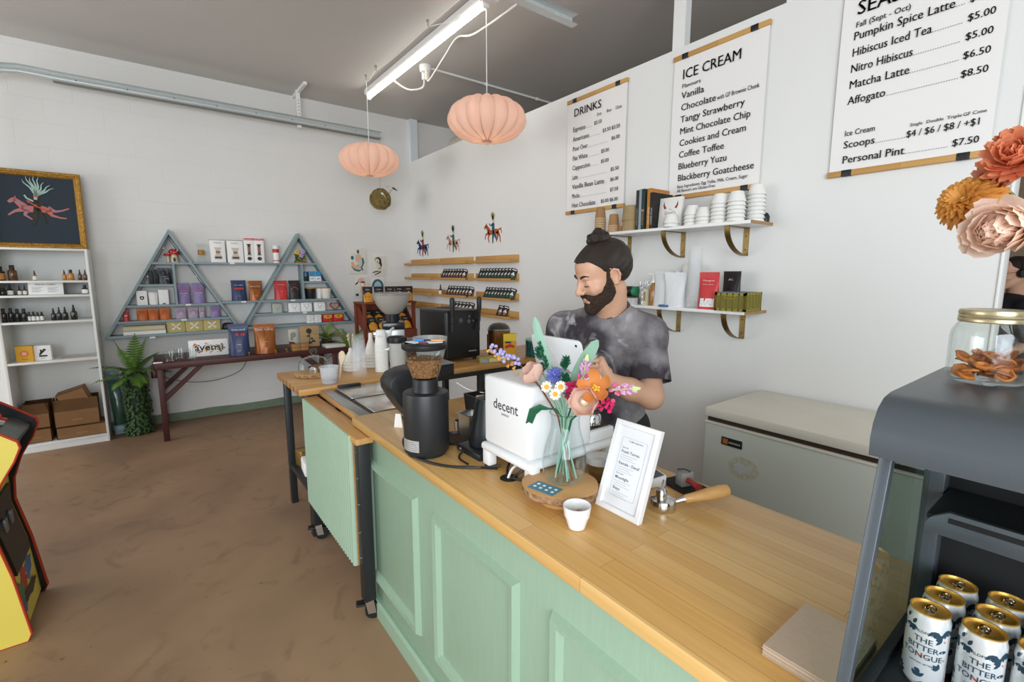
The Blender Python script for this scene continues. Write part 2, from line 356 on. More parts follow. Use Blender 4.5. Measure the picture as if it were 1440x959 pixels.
# work table running to the wall
t = thing('work_table', 'butcher block work table on black steel legs behind the prep cart', 'table', (-3.09, .62, 0))
MB().box(-.295, .29, 0, 2.22, .862, .9, .003).build('tabletop', wood_planks('table_oak', ('#d0a060', '#bf8b4a', '#956632'), (.5, .045), 'Y', .33, .35), t)
for x in (-.262, .262):
    for y in (.05, 1.24, 2.15):
        q = MB().box(x-.024, x+.024, y-.02, y+.02, 0, .862, .002); lg = q.build('leg', BLACKM, t)
        if y < .1:
            for z in (.25, .35, .42, .6): MB().cyl((x, y-.0205, z), (x, y-.022, z), .005, n=8).build('bolt', CHROME, lg)
for x in (-.27, .27): MB().box(x-.02, x+.02, .05, 2.15, .83, .862).build('side_rail', BLACKM, t)
MB().box(-.25, .25, .04, .06, .83, .862).build('end_rail', BLACKM, t)
MB().box(-.262, .262, .035, 1.26, .25, .285, .002).build('lower_shelf', BLACKM, t)
# packs on the lower shelf
m = MB().box(-.05, .05, -.035, .035, 0, .11, .008); solo(m, 'snack_pack', M('gold_foil', '#a98a4a', .3, .7, var=(40, .5)), 'crinkled gold pack on the lower shelf of the work table', 'pack', (-3.25, .72, .285), 10)
m = MB().box(-.08, .08, -.04, .04, 0, .09, .012); solo(m, 'paper_bundle', PAPER, 'white paper bundle on the lower shelf beside the gold pack', 'paper', (-3.1, .72, .285), -6)

# chest freezer
t = thing('chest_freezer', 'old cream chest freezer standing against the menu wall', 'freezer', (-.7, 2.25, 0))
FRB = M('aged_enamel', '#d0d3c9', .42, var=(2.5, .3), c2='#c4c7b9'); FRL = M('cream_lid', '#e6e1d3', .45, var=(4, .3), c2='#cfc8b6')
MB().box(-.597, .59, 0, .595, .02, .785, .006).build('body', FRB, t)
MB().box(-.6, .593, -.004, .6, .785, .797, .003).build('cream_rim', FRL, t)
MB().box(-.59, .583, .012, .585, .797, .821).build('gap_strip', M('gap_dark', '#3c2c20', .7), t)  # dark strip filling the gap between rim and lid
MB().box(-.6, .593, -.006, .6, .821, .868, .007).build('lid', FRL, t)
MB().box(.35, .47, -.002, .0, .803, .815).build('hinge_clip', BLACK, t)
b = MB().box(-.502, -.397, -.005, 0, .695, .735, .001).build('badge', BLACK, t)
MB().box(-.494, -.468, -.0065, -.005, .702, .728).build('emblem', M('badge_orange', '#b8642a', .5), b)
gl = MB()
for k in range(7): gl.box(-.462+k*.0085, -.457+k*.0085, -.0056, -.005, .709, .718)
gl.build('lettering', M('silver_ink', '#b9b5aa', .4), b)
def blot(cx, cz, rx, rz, y, n=26, seed=1, jag=.22):
    rnd = random.Random(seed); pts = [(cx + rx*(1+rnd.uniform(-jag, jag))*math.cos(2*PI*i/n), cz + rz*(1+rnd.uniform(-jag, jag))*math.sin(2*PI*i/n)) for i in range(n)]
    return MB().prism(pts, y, y + .0006, 'y')
w = blot(-.385, .602, .075, .055, -.0008, seed=2, jag=.06).build('worn_ring', M('sticker_residue', '#b9b296', .6, var=(60, .7), c2='#d0d3c9'), t)
blot(-.388, .6, .04, .026, -.0014, seed=5, jag=.35).build('bare_patch', M('bare_metal', '#d9dadb', .4, .2), w)
# ================================================================ grab-and-go display case with cans, jar and blooms on it
CASE = M('slate_metal', '#565d62', .33, .35, bump=(200, .03)); CASED = M('slate_dark', '#23272a', .5)
XL, XR = -.2, .75
t = thing('display_case', 'grey countertop display case with curved roof and glass end on the worktop', 'display case', (XL, .7, ZC))
def Lz(z): return z - ZC
def Ly(y): return y - .7
# roof profile in y-z: lip, curved front, flat top, back
prof = [(.764, 1.305), (.762, 1.33), (.768, 1.35), (.782, 1.368), (.803, 1.379), (.83, 1.383), (1.145, 1.383)]
inner = [(1.145, 1.372), (.832, 1.372), (.808, 1.367), (.79, 1.357), (.778, 1.342), (.773, 1.327), (.775, 1.305)]
MB().prism([(Ly(y), Lz(z)) for y, z in prof + inner], 0, XR-XL, 'x').build('roof', CASE, t)
# raked front posts, rear posts
for x in (0, XR-XL-.02):
    MB().prism([(Ly(.812), Lz(1.3)), (Ly(.83), Lz(1.3)), (Ly(.727), 0.0), (Ly(.708), 0.0)], x, x+.016, 'x', .002).build('front_post', CASE, t)
    MB().box(x, x+.03, Ly(1.085), Ly(1.13), 0, Lz(1.373), .003).build('rear_post', CASE, t)
    MB().box(x, x+.014, Ly(.72), Ly(1.09), 0, .022).build('bottom_rail', CASED, t)
    MB().box(x, x+.014, Ly(.83), Ly(1.09), Lz(1.29), Lz(1.305)).build('top_rail', CASED, t)
    g = MB().prism([(Ly(.828), Lz(1.295)), (Ly(1.086), Lz(1.295)), (Ly(1.086), .02), (Ly(.727), .02)], x+.005, x+.009, 'x').build('glass_end', glass('tinted_glass', '#d3ddd8', .03, fac=.25), t)
MB().box(.004, XR-XL, Ly(.745), Ly(1.13), 0, .012, .001).build('floor_plate', CASED, t)
MB().box(.03, XR-XL, Ly(1.118), Ly(1.128), .012, Lz(1.372)).build('back_panel', M('black_interior', '#141516', .6), t)
sh = MB().box(.032, XR-XL-.03, Ly(.965), Ly(1.118), Lz(1.163), Lz(1.17)).build('shelf', CASED, t)
lip = MB(); lip.prism([(.032, -.012), (.039, -.001), (.06, .014), (XR-XL-.03, .014), (XR-XL-.03, -.026), (.032, -.026)], Ly(.955), Ly(.965), 'y', .001)
lip.build('shelf_lip', CASE, t).location = (0, 0, Lz(1.17))
MB().box(.06, XR-XL-.05, Ly(.9535), Ly(.956), Lz(1.168), Lz(1.176)).build('price_slot', M('slot_black', '#0c0d0d', .6), t)

# cans: silver sleeves with navy sprigs
CANS = M('can_silver', '#dfe3e4', .28, .4); GOLD = M('can_gold', '#d6a950', .3, .5); NAVY = M('can_navy', '#1e3a4b', .5); ORNG = M('can_orange', '#d0714a', .5)
def wrap(r, a0, mb, pts, lift=.0003):
    """polygon in (arc length, z) laid on a cylinder of radius r about angle a0"""
    vs = [((r+lift)*math.cos(a0 + u/r), (r+lift)*math.sin(a0 + u/r), z) for u, z in pts]; mb.add(vs, [tuple(range(len(vs)))])
def leaf(u, z, l, w, a):
    ca, sa = math.cos(a), math.sin(a); p = [(0, 0), (l*.3, w), (l*.7, w*.8), (l, 0), (l*.7, -w*.8), (l*.3, -w)]
    return [(u + x*ca - y*sa, z + x*sa + y*ca) for x, y in p]
def make_can():
    t = thing('drink_can', '', 'can', (0, 0, 0), 0, None)
    r = .0265; H = .122
    MB().lathe([(.0, 0), (.021, 0), (.0235, .004), (r, .01), (r, H-.012), (.0245, H-.004), (.0238, H)], 32).build('body', CANS, t)
    lid = MB().lathe([(.0238, H-.001), (.0248, H), (.0248, H+.002), (.0228, H+.002), (.0215, H-.003), (.02, H-.004), (0, H-.004)], 32).build('lid', GOLD, t)
    tb = MB(); tb.tube([(.006*math.cos(a)*1.0, .011*math.sin(a)+.004, H-.0015) for a in [2*PI*i/12 for i in range(12)]], .0014, 5, True)
    tb.tube([(.004*math.cos(a), .004*math.sin(a)-.001, H-.0015) for a in [2*PI*i/10 for i in range(10)]], .0012, 5, True)
    tb.build('pull_tab', CHROME, lid)
    a0 = R(-88); pr = MB()
    rnd = random.Random(4)
    for k in range(70):
        u = rnd.uniform(-.08, .08); z = rnd.uniform(.012, .108)
        if abs(u) < .021 and .03 < z < .088: continue
        a = rnd.uniform(0, 2*PI)
        for j in (-.7, 0, .7) if k % 2 else (0,):
            wrap(r, a0, pr, leaf(u, z, rnd.uniform(.008, .013), rnd.uniform(.002, .0036), a + j))
    pr.build('sprig_print', NAVY, t)
    og = MB()
    for k in range(12):
        u = rnd.uniform(-.07, .07); z = rnd.uniform(.015, .105)
        if abs(u) > .022: wrap(r, a0, og, [(u + .0016*math.cos(2*PI*i/8), z + .0016*math.sin(2*PI*i/8)) for i in range(8)], .0005)
    wrap(r, a0, og, leaf(-.008, .055, .016, .002, 0), .0004)
    og.build('orange_print', ORNG, t)
    tx = MB()
    for body, sz, z in (('THE', .0125, .078), ('BITTER', .0125, .065), ('TONGUE', .0125, .052), ('GENTIAN  BITTER', .0036, .042), ('WILDFOLK', .006, .093)):
        n0 = len(tx.bm.verts); tx.text(body, sz, (0, 0, z), (1, 0, 0), (0, 0, 1), 'CENTER', 0, .003)
        for v in list(tx.bm.verts)[n0:]:
            u = v.co.x; v.co.x, v.co.y = (r+.0006)*math.cos(a0 + u/r), (r+.0006)*math.sin(a0 + u/r)
    tx.build('lettering', NAVY, t)
    return t
can = make_can(); pos = []
for j, (x, y) in enumerate(((-.143, .93), (-.085, .937), (-.0275, .945), (.03, .95))):
    for i in range(4 if j < 2 else 2):
        if j == 1 and i > 3: continue
        if i == 3 and j > 1: continue
        pos.append((x + .006*i + (.002 if j else 0), y + .0575*i, j, i))
rows = ['first', 'second', 'third', 'fourth']
for n, (x, y, j, i) in enumerate(pos):
    if y > 1.09 or j > 2 or (j == 2 and i > 1): continue
    loc = (x, y, ZC + .012); lab = 'silver and navy drink can, %s from the front in the %s column' % (('front one', 'second', 'third', 'fourth')[i], rows[j])
    lab = lab.replace('front one from the front', 'frontmost')
    if n == 0: can.location = loc; can['label'] = lab; can['group'] = 'drink cans in the display case'; KIDS[can.name] = list(can.children); bpy.context.view_layer.update()
    else: clone(can, loc, random.uniform(-14, 14), lab, 'drink cans in the display case')

# mason jar of dried fruit on the roof
t = thing('mason_jar', 'glass mason jar with gold lid and dried orange slices on the case roof', 'jar', (-.131, 1.02, 1.383))
r = .047
MB().lathe([(0, .001), (.036, .001), (.043, .004), (r, .013), (r, .07), (.0455, .082), (.039, .094), (.0375, .098), (.0375, .106)], 40).build('glass_body', GLASS, t)
gi = MB().lathe([(.0355, .1), (.0355, .097), (.043, .081), (.0445, .07), (.0445, .014), (.04, .007), (0, .005)], 40).build('inner_glass', glass('inner_clear', '#fbfdfc', .03), t)
MB().lathe([(.0385, .094), (.04, .095), (.0405, .098), (.0395, .1005), (.0405, .103), (.0395, .105), (.0405, .109), (.039, .113), (.036, .1135), (.03, .1125), (0, .1125)], 40).build('lid', M('pale_gold', '#c9bd97', .28, .8), t)
rnd = random.Random(3); fr = [MB(), MB()]
for k in range(46):
    a = rnd.uniform(0, 2*PI); q = rnd.uniform(0, .033); z = .01 + .034*(k/46) + rnd.uniform(-.003, .006)
    m = fr[k % 2]; m.at((q*math.cos(a), q*math.sin(a), z), (rnd.uniform(-.9, .9), rnd.uniform(-.9, .9), rnd.uniform(0, 6)))
    n = 12; rr = rnd.uniform(.009, .0135); m.lathe([(0, -.001), (rr*.4, .0022*rnd.uniform(-1, 1)), (rr*.75, .002), (rr, .0005), (rr*.98, -.002), (rr*.5, -.0015)], n, lobes=7, lamp=.2)
dr = fr[0].build('dried_slices', M('dried_orange', '#cf8038', .6, var=(90, .5), c2='#a3521e'), t); fr[1].build('dried_peel', M('dried_red', '#96502a', .6, var=(90, .5), c2='#c9803c'), t)
em = MB()
for k in range(9):
    u0 = -.02 + .005*k; pts = leaf(u0, .045 + .008*math.sin(k*1.7), .009, .0025, k*.9); em.add([(u, 0, z) for u, z in pts], [tuple(range(6))])
a0 = R(-62)
for v in em.bm.verts: u = v.co.x; v.co.x, v.co.y = (r+.0004)*math.cos(a0+u/r), (r+.0004)*math.sin(a0+u/r)
em.build('embossing', glass('embossed_glass', '#dfe8e8', .15), t)

# bouquet beyond the jar: chrysanthemum, carnation, dahlia
def petal_bloom(mb, c, nrm, r, layers, n, w, cup, jit, rnd):
    """layers of strap petals about a centre, each a bent 3x4 strip"""
    nrm = Vector(nrm).normalized(); a = nrm.orthogonal().normalized(); b = nrm.cross(a); c = Vector(c)
    for l in range(layers):
        f = l/(max(1, layers-1)); tilt = R(92 - 78*f) ; ln = r*(1 - .45*f)
        for k in range(n):
            th = 2*PI*(k + .5*l)/n + rnd.uniform(-jit, jit); d = math.cos(th)*a + math.sin(th)*b; s = nrm.cross(d); tl = tilt + rnd.uniform(-jit, jit)
            rows = []
            for q in range(5):
                v = q/4; tt = tl - cup*v; p = c + d*(ln*v*math.sin(tt)) + nrm*(ln*v*math.cos(tt) + r*.12*f); ww = w*r*(math.sin(PI*(.15 + .75*v)))
                rows.append([p - s*ww + nrm*ww*.35, p, p + s*ww + nrm*ww*.35])
            mb.grid(rows)
def bloom(name, label, c, nrm, r, layers, n, w, cup, jit, mats, seed, stem_to):
    rnd = random.Random(seed); t = thing(name, label, 'flower', c)
    m = MB(); petal_bloom(m, (0, 0, 0), nrm, r, layers, n, w, cup, jit, rnd); m.build('petals', mats[0], t)
    h = MB().sph((0, 0, 0), r*.3, 10, 7); petal_bloom(h, Vector(nrm)*r*.1, nrm, r*.55, 3, max(7, n//2), w*1.1, cup*1.4, jit*1.3, rnd); h.build('heart', mats[1], t)
    e = Vector(stem_to) - Vector(c); MB().tube([Vector(nrm)*-r*.1, Vector(nrm)*-r*.5 + e*.25, e], .0025, 6).build('stem', M('stem_green', '#5f6d3e', .6), t)
VB = (.03, .98, 1.39)
bloom('chrysanthemum', 'golden yellow chrysanthemum at the left of the bouquet above the jar', (-.15, .86, 1.643), (-.25, -.75, .3), .041, 8, 26, .11, -.5, .14, (petal('mum_gold', '#e2a852', '#cc8438'), M('mum_yellow', '#e8c35c', .6)), 5, (.03, .98, 1.45))
bloom('carnation', 'large pale pink ruffled carnation above the gold jar lid', (-.106, .845, 1.606), (-.2, -.85, -.1), .05, 8, 15, .3, .9, .3, (petal('petal_blush', '#fde6d6', '#fbf0de'), petal('petal_pink', '#f6c4b2', '#fce0d0')), 8, (.03, .98, 1.47))
bloom('dahlia', 'salmon orange dahlia at the top right corner above the carnation', (-.105, .86, 1.688), (-.2, -.75, .3), .042, 7, 14, .22, .5, .2, (petal('petal_salmon', '#f0a27a', '#de8258'), M('petal_rust', '#cc6e4c', .6)), 11, (.035, .98, 1.5))
bloom('rosette_bloom', 'dusty peach bloom tucked between the chrysanthemum and the dahlia', (-.128, .885, 1.668), (-.3, -.8, .2), .032, 6, 13, .22, .4, .2, (petal('petal_peach', '#efb79a', '#dd957a'), M('petal_rust', '#cc6e4c', .6)), 13, (.03, .985, 1.46))
bloom('filler_bloom', 'small orange blossom at the very top of the bouquet', (-.122, .86, 1.715), (-.1, -.7, .6), .014, 4, 9, .25, .3, .2, (M('petal_orange', '#cf7444', .6), M('petal_rust', '#cc6e4c', .6)), 17, (.03, .98, 1.5))
t = thing('flower_vase', 'vase at the frame edge holding the bouquet on the case roof', 'vase', (.03, .985, 1.383))
MB().lathe([(0, 0), (.035, 0), (.045, .02), (.048, .06), (.036, .11), (.03, .13), (.033, .14), (.03, .14), (.027, .13), (.033, .11), (.044, .06), (.041, .02), (0, .006)], 28).build('body', M('stoneware', '#c9c2b4', .5), t)

# napkins on the worktop by the case
t = thing('napkin_stack', 'stack of folded kraft napkins on the worktop beside the display case', 'napkins', (-.268, .876, ZC))
rnd = random.Random(2)
for k in range(14):
    dx, dy = rnd.uniform(-.0012, .0012), rnd.uniform(-.0012, .0012)
    MB().box(-.057+dx, .057+dx, -.086+dy, .086+dy, k*.0015, k*.0015+.0013).build('napkin', M('napkin_kraft', '#c9b39c', .85, var=(120, .3), c2='#b9a28a'), t)
# ================================================================ fixed things on ceiling and walls
GALV = M('galvanised', '#d3d8d6', .4, .3, var=(60, .3), c2='#b2b8b5')
def chan(path, w, h, tk=.004):
    """C-channel rail swept along path (list of points), opening sideways"""
    m = MB(); rows = []
    for k, p in enumerate(path):
        p = Vector(p); d = (Vector(path[min(k+1, len(path)-1)]) - Vector(path[max(k-1, 0)])).normalized(); sdir = d.cross(Vector((0, 0, 1))).normalized(); u = sdir.cross(d)
        rows.append([p + sdir*a + u*b for a, b in ((w, h/2), (0, h/2), (0, h*.18), (-.006, 0), (0, -h*.18), (0, -h/2), (w, -h/2))])
    m.grid(rows); return m
t = thing('door_rail', 'long galvanised overhead door rail running along the block wall', 'rail', (-5.8, 2.39, 3.21))
pth = [(0, 0, 0), (0, -1, 0), (0, -2, 0), (0, -2.9, 0), (0, -3.0, .004), (0, -3.1, .004), (0, -3.2, -.012), (0, -3.3, -.05), (0, -3.4, -.11), (0, -3.48, -.19), (0, -3.54, -.3), (0, -3.56, -.5), (0, -3.56, -3.21)]
chan(pth, -.06, .062).build('channel', GALV, t)
for k in range(8): MB().cyl((.001, -.35*k-.3, 0), (.006, -.35*k-.3, 0), .006, n=8).build('bolt', M('dark_bolt', '#6c6a66', .5, .5), t)
MB().box(-.06, .002, -2.9, 0, -.036, -.031).box(-.06, .002, -2.9, 0, .031, .035).build('shaded_lips', M('rail_lip_shade', '#7d807c', .5, .4), t)  # darker edge strips put the channel's shading into the colour
hb = MB(); hb.box(-.05, -.02, -.94, -.9, -.06, .327).box(-.3, .28, -.93, -.9, .297, .327)
hb.build('hanger', WHITE, t)
hh = MB()
for k in range(8): hh.cyl((-.0195, -.92, -.02 + k*.035), (-.018, -.92, -.02 + k*.035), .006, n=8)
hh.build('hanger_holes', GREY, t)
t = thing('door_rail', 'short galvanised overhead door rail near the tube light', 'rail', (-2.5, 2.4, 3.21))
chan([(0, 0, 0), (0, -1, 0), (0, -2.2, 0), (0, -2.9, 0), (0, -3.1, -.01), (0, -3.3, -.06), (0, -3.45, -.16), (0, -3.54, -.3), (0, -3.56, -.5), (0, -3.56, -3.21)], -.06, .062).build('channel', GALV, t)
MB().text('PELLO', .04, (.0008, -.16, -.015), (0, 1, 0), (0, 0, 1)).build('stencil', PAPER, t)
MB().box(-.04, -.02, -1.5, -1.46, .03, .327).build('hanger', WHITE, t)
# fluorescent strip
t = thing('tube_light', 'lit white fluorescent strip light under the ceiling', 'ceiling light', (-4.2, 2.085, HC))
MB().prism([(-.045, -.005), (.045, -.005), (.045, -.05), (.028, -.062), (-.028, -.062), (-.045, -.05)], -1.15, 1.15, 'x').build('housing', WHITE, t)
TUBE = M('lit_tube', '#ffffff', .4, emit=('#fffdf6', 9))
MB().cyl((-1.13, 0, -.083), (1.13, 0, -.083), .016, n=14).build('tube', TUBE, t)
for x in (-1.14, 1.14): MB().box(x-.012, x+.012, -.022, .022, -.105, -.055, .004).build('socket', WHITE, t)
MB().box(1.15, 1.22, -.06, .06, -.08, 0, .006).build('junction_box', WHITE, t)
t = thing('ceiling_socket', 'white round ceiling socket with two plugs beside the strip light', 'socket', (-4.42, 2.3, HC))
MB().lathe([(0, -.06), (.045, -.06), (.055, -.045), (.058, 0)], 20).build('cap', WHITE, t)
MB().box(-.045, -.01, -.02, .02, -.12, -.058, .005).build('plug', WHITE, t)
MB().box(.02, .05, -.018, .018, -.14, -.058, .005).build('plug', M('cream_plastic', '#d9d3c4', .5), t)
def cord(name, label, pts, r=.005, mat=None, n=5, sub=6):
    """smooth cord through points (Catmull-Rom)"""
    P = [Vector(p) for p in pts]; out = []
    for i in range(len(P)-1):
        p0, p1, p2, p3 = P[max(i-1, 0)], P[i], P[i+1], P[min(i+2, len(P)-1)]
        for k in range(sub):
            u = k/sub; out.append(.5*((2*p1) + (p2-p0)*u + (2*p0-5*p1+4*p2-p3)*u*u + (3*p1-p0-3*p2+p3)*u**3))
    out.append(P[-1]); o = MB().tube(out, r, n).build(name, mat or WHITE); return tag(o, label, 'cord')
cord('mains_cable', 'white power cord looping from the ceiling socket under the strip light', [(-4.45, 2.3, 3.42), (-4.5, 2.3, 3.36), (-4.62, 2.2, 3.36), (-4.75, 2.1, 3.47)], .008)
cord('mains_cable', 'white power cord running from the ceiling socket towards the short rail', [(-4.39, 2.3, 3.4), (-4.33, 2.3, 3.39), (-4.0, 2.27, 3.47), (-3.72, 2.24, 3.52), (-3.5, 2.26, 3.47), (-3.1, 2.3, 3.49), (-2.75, 2.3, 3.5)], .008)
m = MB().cyl((-4.4, 2.35, 3.52), (-4.4, 6.0, 3.52), .011, n=8)
for y in (3.0, 3.7, 4.5): m.cyl((-4.4, y-.02, 3.52), (-4.4, y+.02, 3.52), .016, n=8)
solo(m, 'conduit', WHITE, 'thin white conduit along the ceiling from the round socket over the partition', 'conduit')
# swag hooks
HOOKM = M('hook_metal', '#a9a49a', .35, .7)
for n, (x, y, lab) in enumerate(((-4.974, 1.92, 'ceiling hook directly above the smaller pendant lamp'), (-4.7, 1.915, 'ceiling hook next along from the one above the smaller lamp'), (-3.65, 1.93, 'ceiling hook in the middle, left of the strip light'), (-3.165, 2.16, 'ceiling hook above the larger pendant lamp'))):
    m = MB().cyl((0, 0, 0), (0, 0, -.02), .012, n=10).tube([(0, 0, -.015), (0, 0, -.04), (.015, 0, -.055), (.022, 0, -.04)], .004, 6)
    solo(m, 'ceiling_hook', HOOKM, lab, 'hook', (x, y, HC))
PINK = M('peach_fabric', '#efd2c4', .75, bump=(150, .05)); nt = PINK.node_tree
_b = nt.nodes['Principled BSDF']; _t = nt.nodes.new('ShaderNodeBsdfTranslucent'); _t.inputs[0].default_value = (*lin('#f4d9ca'), 1); _m = nt.nodes.new('ShaderNodeMixShader'); _m.inputs[0].default_value = .45
nt.links.new(_b.outputs[0], _m.inputs[1]); nt.links.new(_t.outputs[0], _m.inputs[2]); nt.links.new(_m.outputs[0], nt.nodes['Material Output'].inputs[0])
def pendant(label, loc, top):
    """ribbed squashed lantern; loc is the underside centre"""
    t = thing('pendant_lamp', label, 'pendant lamp', loc); H = .27; Rr = .275; N = 16; sub = 8; m = MB(); vs = []; fs = []
    prof = []
    for j in range(17):
        a = -PI/2 + PI*j/16
        prof.append((.035 + (Rr-.035)*max(0, math.cos(a))**.8, H*.5*(1 + math.sin(a))))
    tot = N*sub
    for r, z in prof:
        for i in range(tot):
            th = 2*PI*i/tot; u = (i % sub)/sub; k = 1 + .1*(math.sin(PI*u)) * min(1, (r/Rr)*1.6)
            vs.append((r*k*math.cos(th), r*k*math.sin(th), z + (z-H/2)*.18*math.sin(PI*u)*(1-r/Rr*.6)))
    for j in range(16):
        for i in range(tot): fs.append((j*tot+i, j*tot+(i+1) % tot, (j+1)*tot+(i+1) % tot, (j+1)*tot+i))
    m.add(vs, fs); sh = m.build('lamp_shade', PINK, t, sharp=70)
    w = MB()
    for i in range(N):
        th = 2*PI*i/N; w.tube([(r*.995*math.cos(th), r*.995*math.sin(th), z) for r, z in prof], .0022, 4)
    w.build('ribs', M('rib_wire', '#b98e7a', .6), t)
    MB().lathe([(.034, -.008), (.04, .0), (.034, .006), (.02, .004), (.02, -.006), (.034, -.008)], 20).build('bottom_ring', M('rib_wire', '#b98e7a', .6), t)
    MB().cyl((0, 0, H+.02), (0, 0, H-.1), .02, n=12).build('lamp_holder', WHITE, t)
    MB().sph((0, 0, H-.14), .032, 14, 10).build('bulb', M('lit_bulb', '#ffffff', .4, emit=('#ffd9a8', 14)), t)
    MB().tube([(0, 0, H+.01), (0, 0, top-loc[2])], .0035, 6).build('cord', WHITE, t)
    l = bpy.data.lights.new('bulb_light', 'POINT'); l.energy = 3.2; l.color = (1, .84, .68); l.shadow_soft_size = .035; o = bpy.data.objects.new('bulb_light', l); COL.objects.link(o); o.parent = t; o.location = (0, 0, H-.14)
    return t
pendant('smaller looking peach lantern lamp hanging near the far corner', (-4.97, 1.92, 2.575), HC-.05)
pendant('larger looking peach lantern lamp hanging in front of the right wall', (-3.165, 2.16, 2.575), HC-.05)
cord('lamp_cord', 'thin white lamp cord swagged across the first two ceiling hooks', [(-4.974, 1.92, 3.487), (-4.9, 1.918, 3.46), (-4.7, 1.915, 3.49), (-4.3, 1.92, 3.47), (-3.65, 1.93, 3.49), (-3.1, 1.94, 3.49)], .0035)
cord('lamp_cord', 'thin white lamp cord swagged from the middle hook to the larger lamp', [(-3.65, 1.93, 3.488), (-3.4, 2.05, 3.475), (-3.165, 2.16, 3.488)], .0035)
# nest ball with bird
t = thing('nest_ball', 'round woven twig nest ball hanging from the rail end by the corner', 'nest', (-5.55, 2.26, 2.42))
m = MB(); rnd = random.Random(6)
for k in range(90):
    ax = Vector((rnd.uniform(-1, 1), rnd.uniform(-1, 1), rnd.uniform(-1, 1))).normalized(); a = ax.orthogonal().normalized(); b = ax.cross(a); r = .118 + rnd.uniform(-.01, .007); s0 = rnd.uniform(0, 6); off = rnd.uniform(-.05, .05)
    rr = math.sqrt(max(.001, r*r-off*off)); m.tube([ax*off + (math.cos(s0+.3*i)*a + math.sin(s0+.3*i)*b)*rr*(1+rnd.uniform(-.02, .02)) for i in range(11)], .004, 4)
m.sph((0, 0, 0), .1, 16, 10); m.build('twigs', M('nest_moss', '#9a864e', .8, var=(30, .7), c2='#665a30'), t)
rb = MB()
rb.grid([[(.1+.012*math.sin(i), -.04+.015*i, .06-.022*i), (.104+.012*math.sin(i), -.015+.015*i, .06-.022*i)] for i in range(5)]); rb.build('ribbon', PAPER, t)
MB().tube([(0, 0, .11), (0, 0, .3), (-.1, .06, .6), (-.25, .12, .77)], .002, 4).build('string', HOOKM, t)
t = thing('toy_bird', 'small white and grey bird perched at the top right of the nest ball', 'bird', (-5.5, 2.35, 2.51))
m = MB().sph((0, .03, .035), (.018, .034, .02), 12, 8).sph((0, -.002, .053), (.015, .016, .014), 10, 7); m.build('body', M('bird_white', '#d9d4c6', .7), t)
MB().sph((.008, .045, .04), (.012, .03, .013), 10, 6).prism([(.06, .03), (.1, .02), (.1, .028), (.06, .042)], -.008, .008, 'x').build('wing', M('bird_grey', '#4d4a46', .7), t)
MB().cyl((0, -.015, .053), (0, -.035, .05), .004, .0005, 8).build('beak', BLACK, t)
MB().tube([(0, .03, .02), (0, .0, -.02), (-.005, -.04, -.07)], .002, 4).build('leg', BLACK, t)
# round duct behind the partition
m = MB().cyl((-6.04, 3.62, 3.28), (-5.7, 3.62, 3.28), .17, n=32).cyl((-5.7, 3.62, 3.28), (-5.68, 3.62, 3.28), .17, .14, n=32)
solo(m, 'round_duct', M('duct_cream', '#d8d1bf', .5), 'cream round duct end behind the top of the partition near the corner', 'duct')

# ================================================================ menu posters
INKM = M('menu_ink', '#403b38', .7)
def fit(mb, body, size, x, z, w=None, align='LEFT', y=-.0012, bold=0):
    n0 = len(mb.bm.verts)
    for q in (-.011, .011): mb.text(body, size, (x + q*size, y, z), (1, 0, 0), (0, 0, 1), align, .0003, bold)
    if w:
        vs = list(mb.bm.verts)[n0:]; xs = [v.co.x for v in vs]; cw = max(xs)-min(xs); k = w/cw
        for v in vs: v.co.x = x + (v.co.x-x)*k
def dots(mb, x0, x1, z, y=-.0012, s=.0085):
    n = max(1, int((x1-x0)/s))
    for i in range(n): mb.box(x0+i*s, x0+i*s+.003, y-.0002, y, z, z+.003)
def poster(label, x0, x1, lines):
    w = x1-x0; t = thing('menu_poster', label, 'menu poster', ((x0+x1)/2, YW, 2.04)); h = w/2
    rows = []
    for j in range(15):
        v = j/14; bulge = .012*math.sin(PI*v)
        rows.append([(-h + .004 + (w-.008)*i/6, -.012 - bulge*(abs(i-3)/3)**2*.4, .02 + .865*v) for i in range(7)])
    m = MB(); m.grid(rows); back = [[(p[0], p[1]+.001, p[2]) for p in r] for r in rows]; m.grid(back); m.build('sheet', M('poster_paper', '#eceae7', .55), t)
    for z in (0, .875):
        bar = MB().box(-h, h, -.024, 0, z, z+.028, .002).build('hanger_bar', OAK, t)
        for s in (-1, 1): MB().box(s*h*.72-.022, s*h*.72+.022, -.0255, -.001, z-.001, z+.029, .001).build('magnet_clip', BLACK, bar)
    m = MB()
    for f in lines: f(m, -h)
    m.build('lettering', INKM, t); return t
def Ln(body, size, x, z, w=None, align='LEFT', bold=0):
    return lambda m, o: fit(m, body, size, o + x, z - 2.04, w, align, -.0185, bold)
def Dt(x0, x1, z): return lambda m, o: dots(m, o + x0, o + x1, z - 2.04, -.0185)
rows = (('Espresso', .205, .3, ('$3.50',), (.38,)), ('Americano', .25, .385, ('$3.50', '$3.50'), (.47, .56)), ('Pour Over', .235, .46, ('$6.00',), (.56,)), ('Flat White', .235, .375, ('$5.00',), (.46,)),
        ('Cappuccino', .265, .375, ('$5.00',), (.46,)), ('Latte', .13, .46, ('$5.50',), (.56,)), ('Vanilla Bean Latte', .42, .46, ('$6.00',), (.56,)), ('Mocha', .155, .46, ('$7.50',), (.56,)), ('Hot Chocolate', .33, .38, ('$5.00', '$6.00'), (.47, .56)))
L_ = [Ln('DRINKS', .085, .075, 2.805, .29, bold=0)] + [Ln(a, .032, x, 2.752, None, 'CENTER') for a, x in (('2oz', .35), ('8oz', .45), ('12oz', .54))]
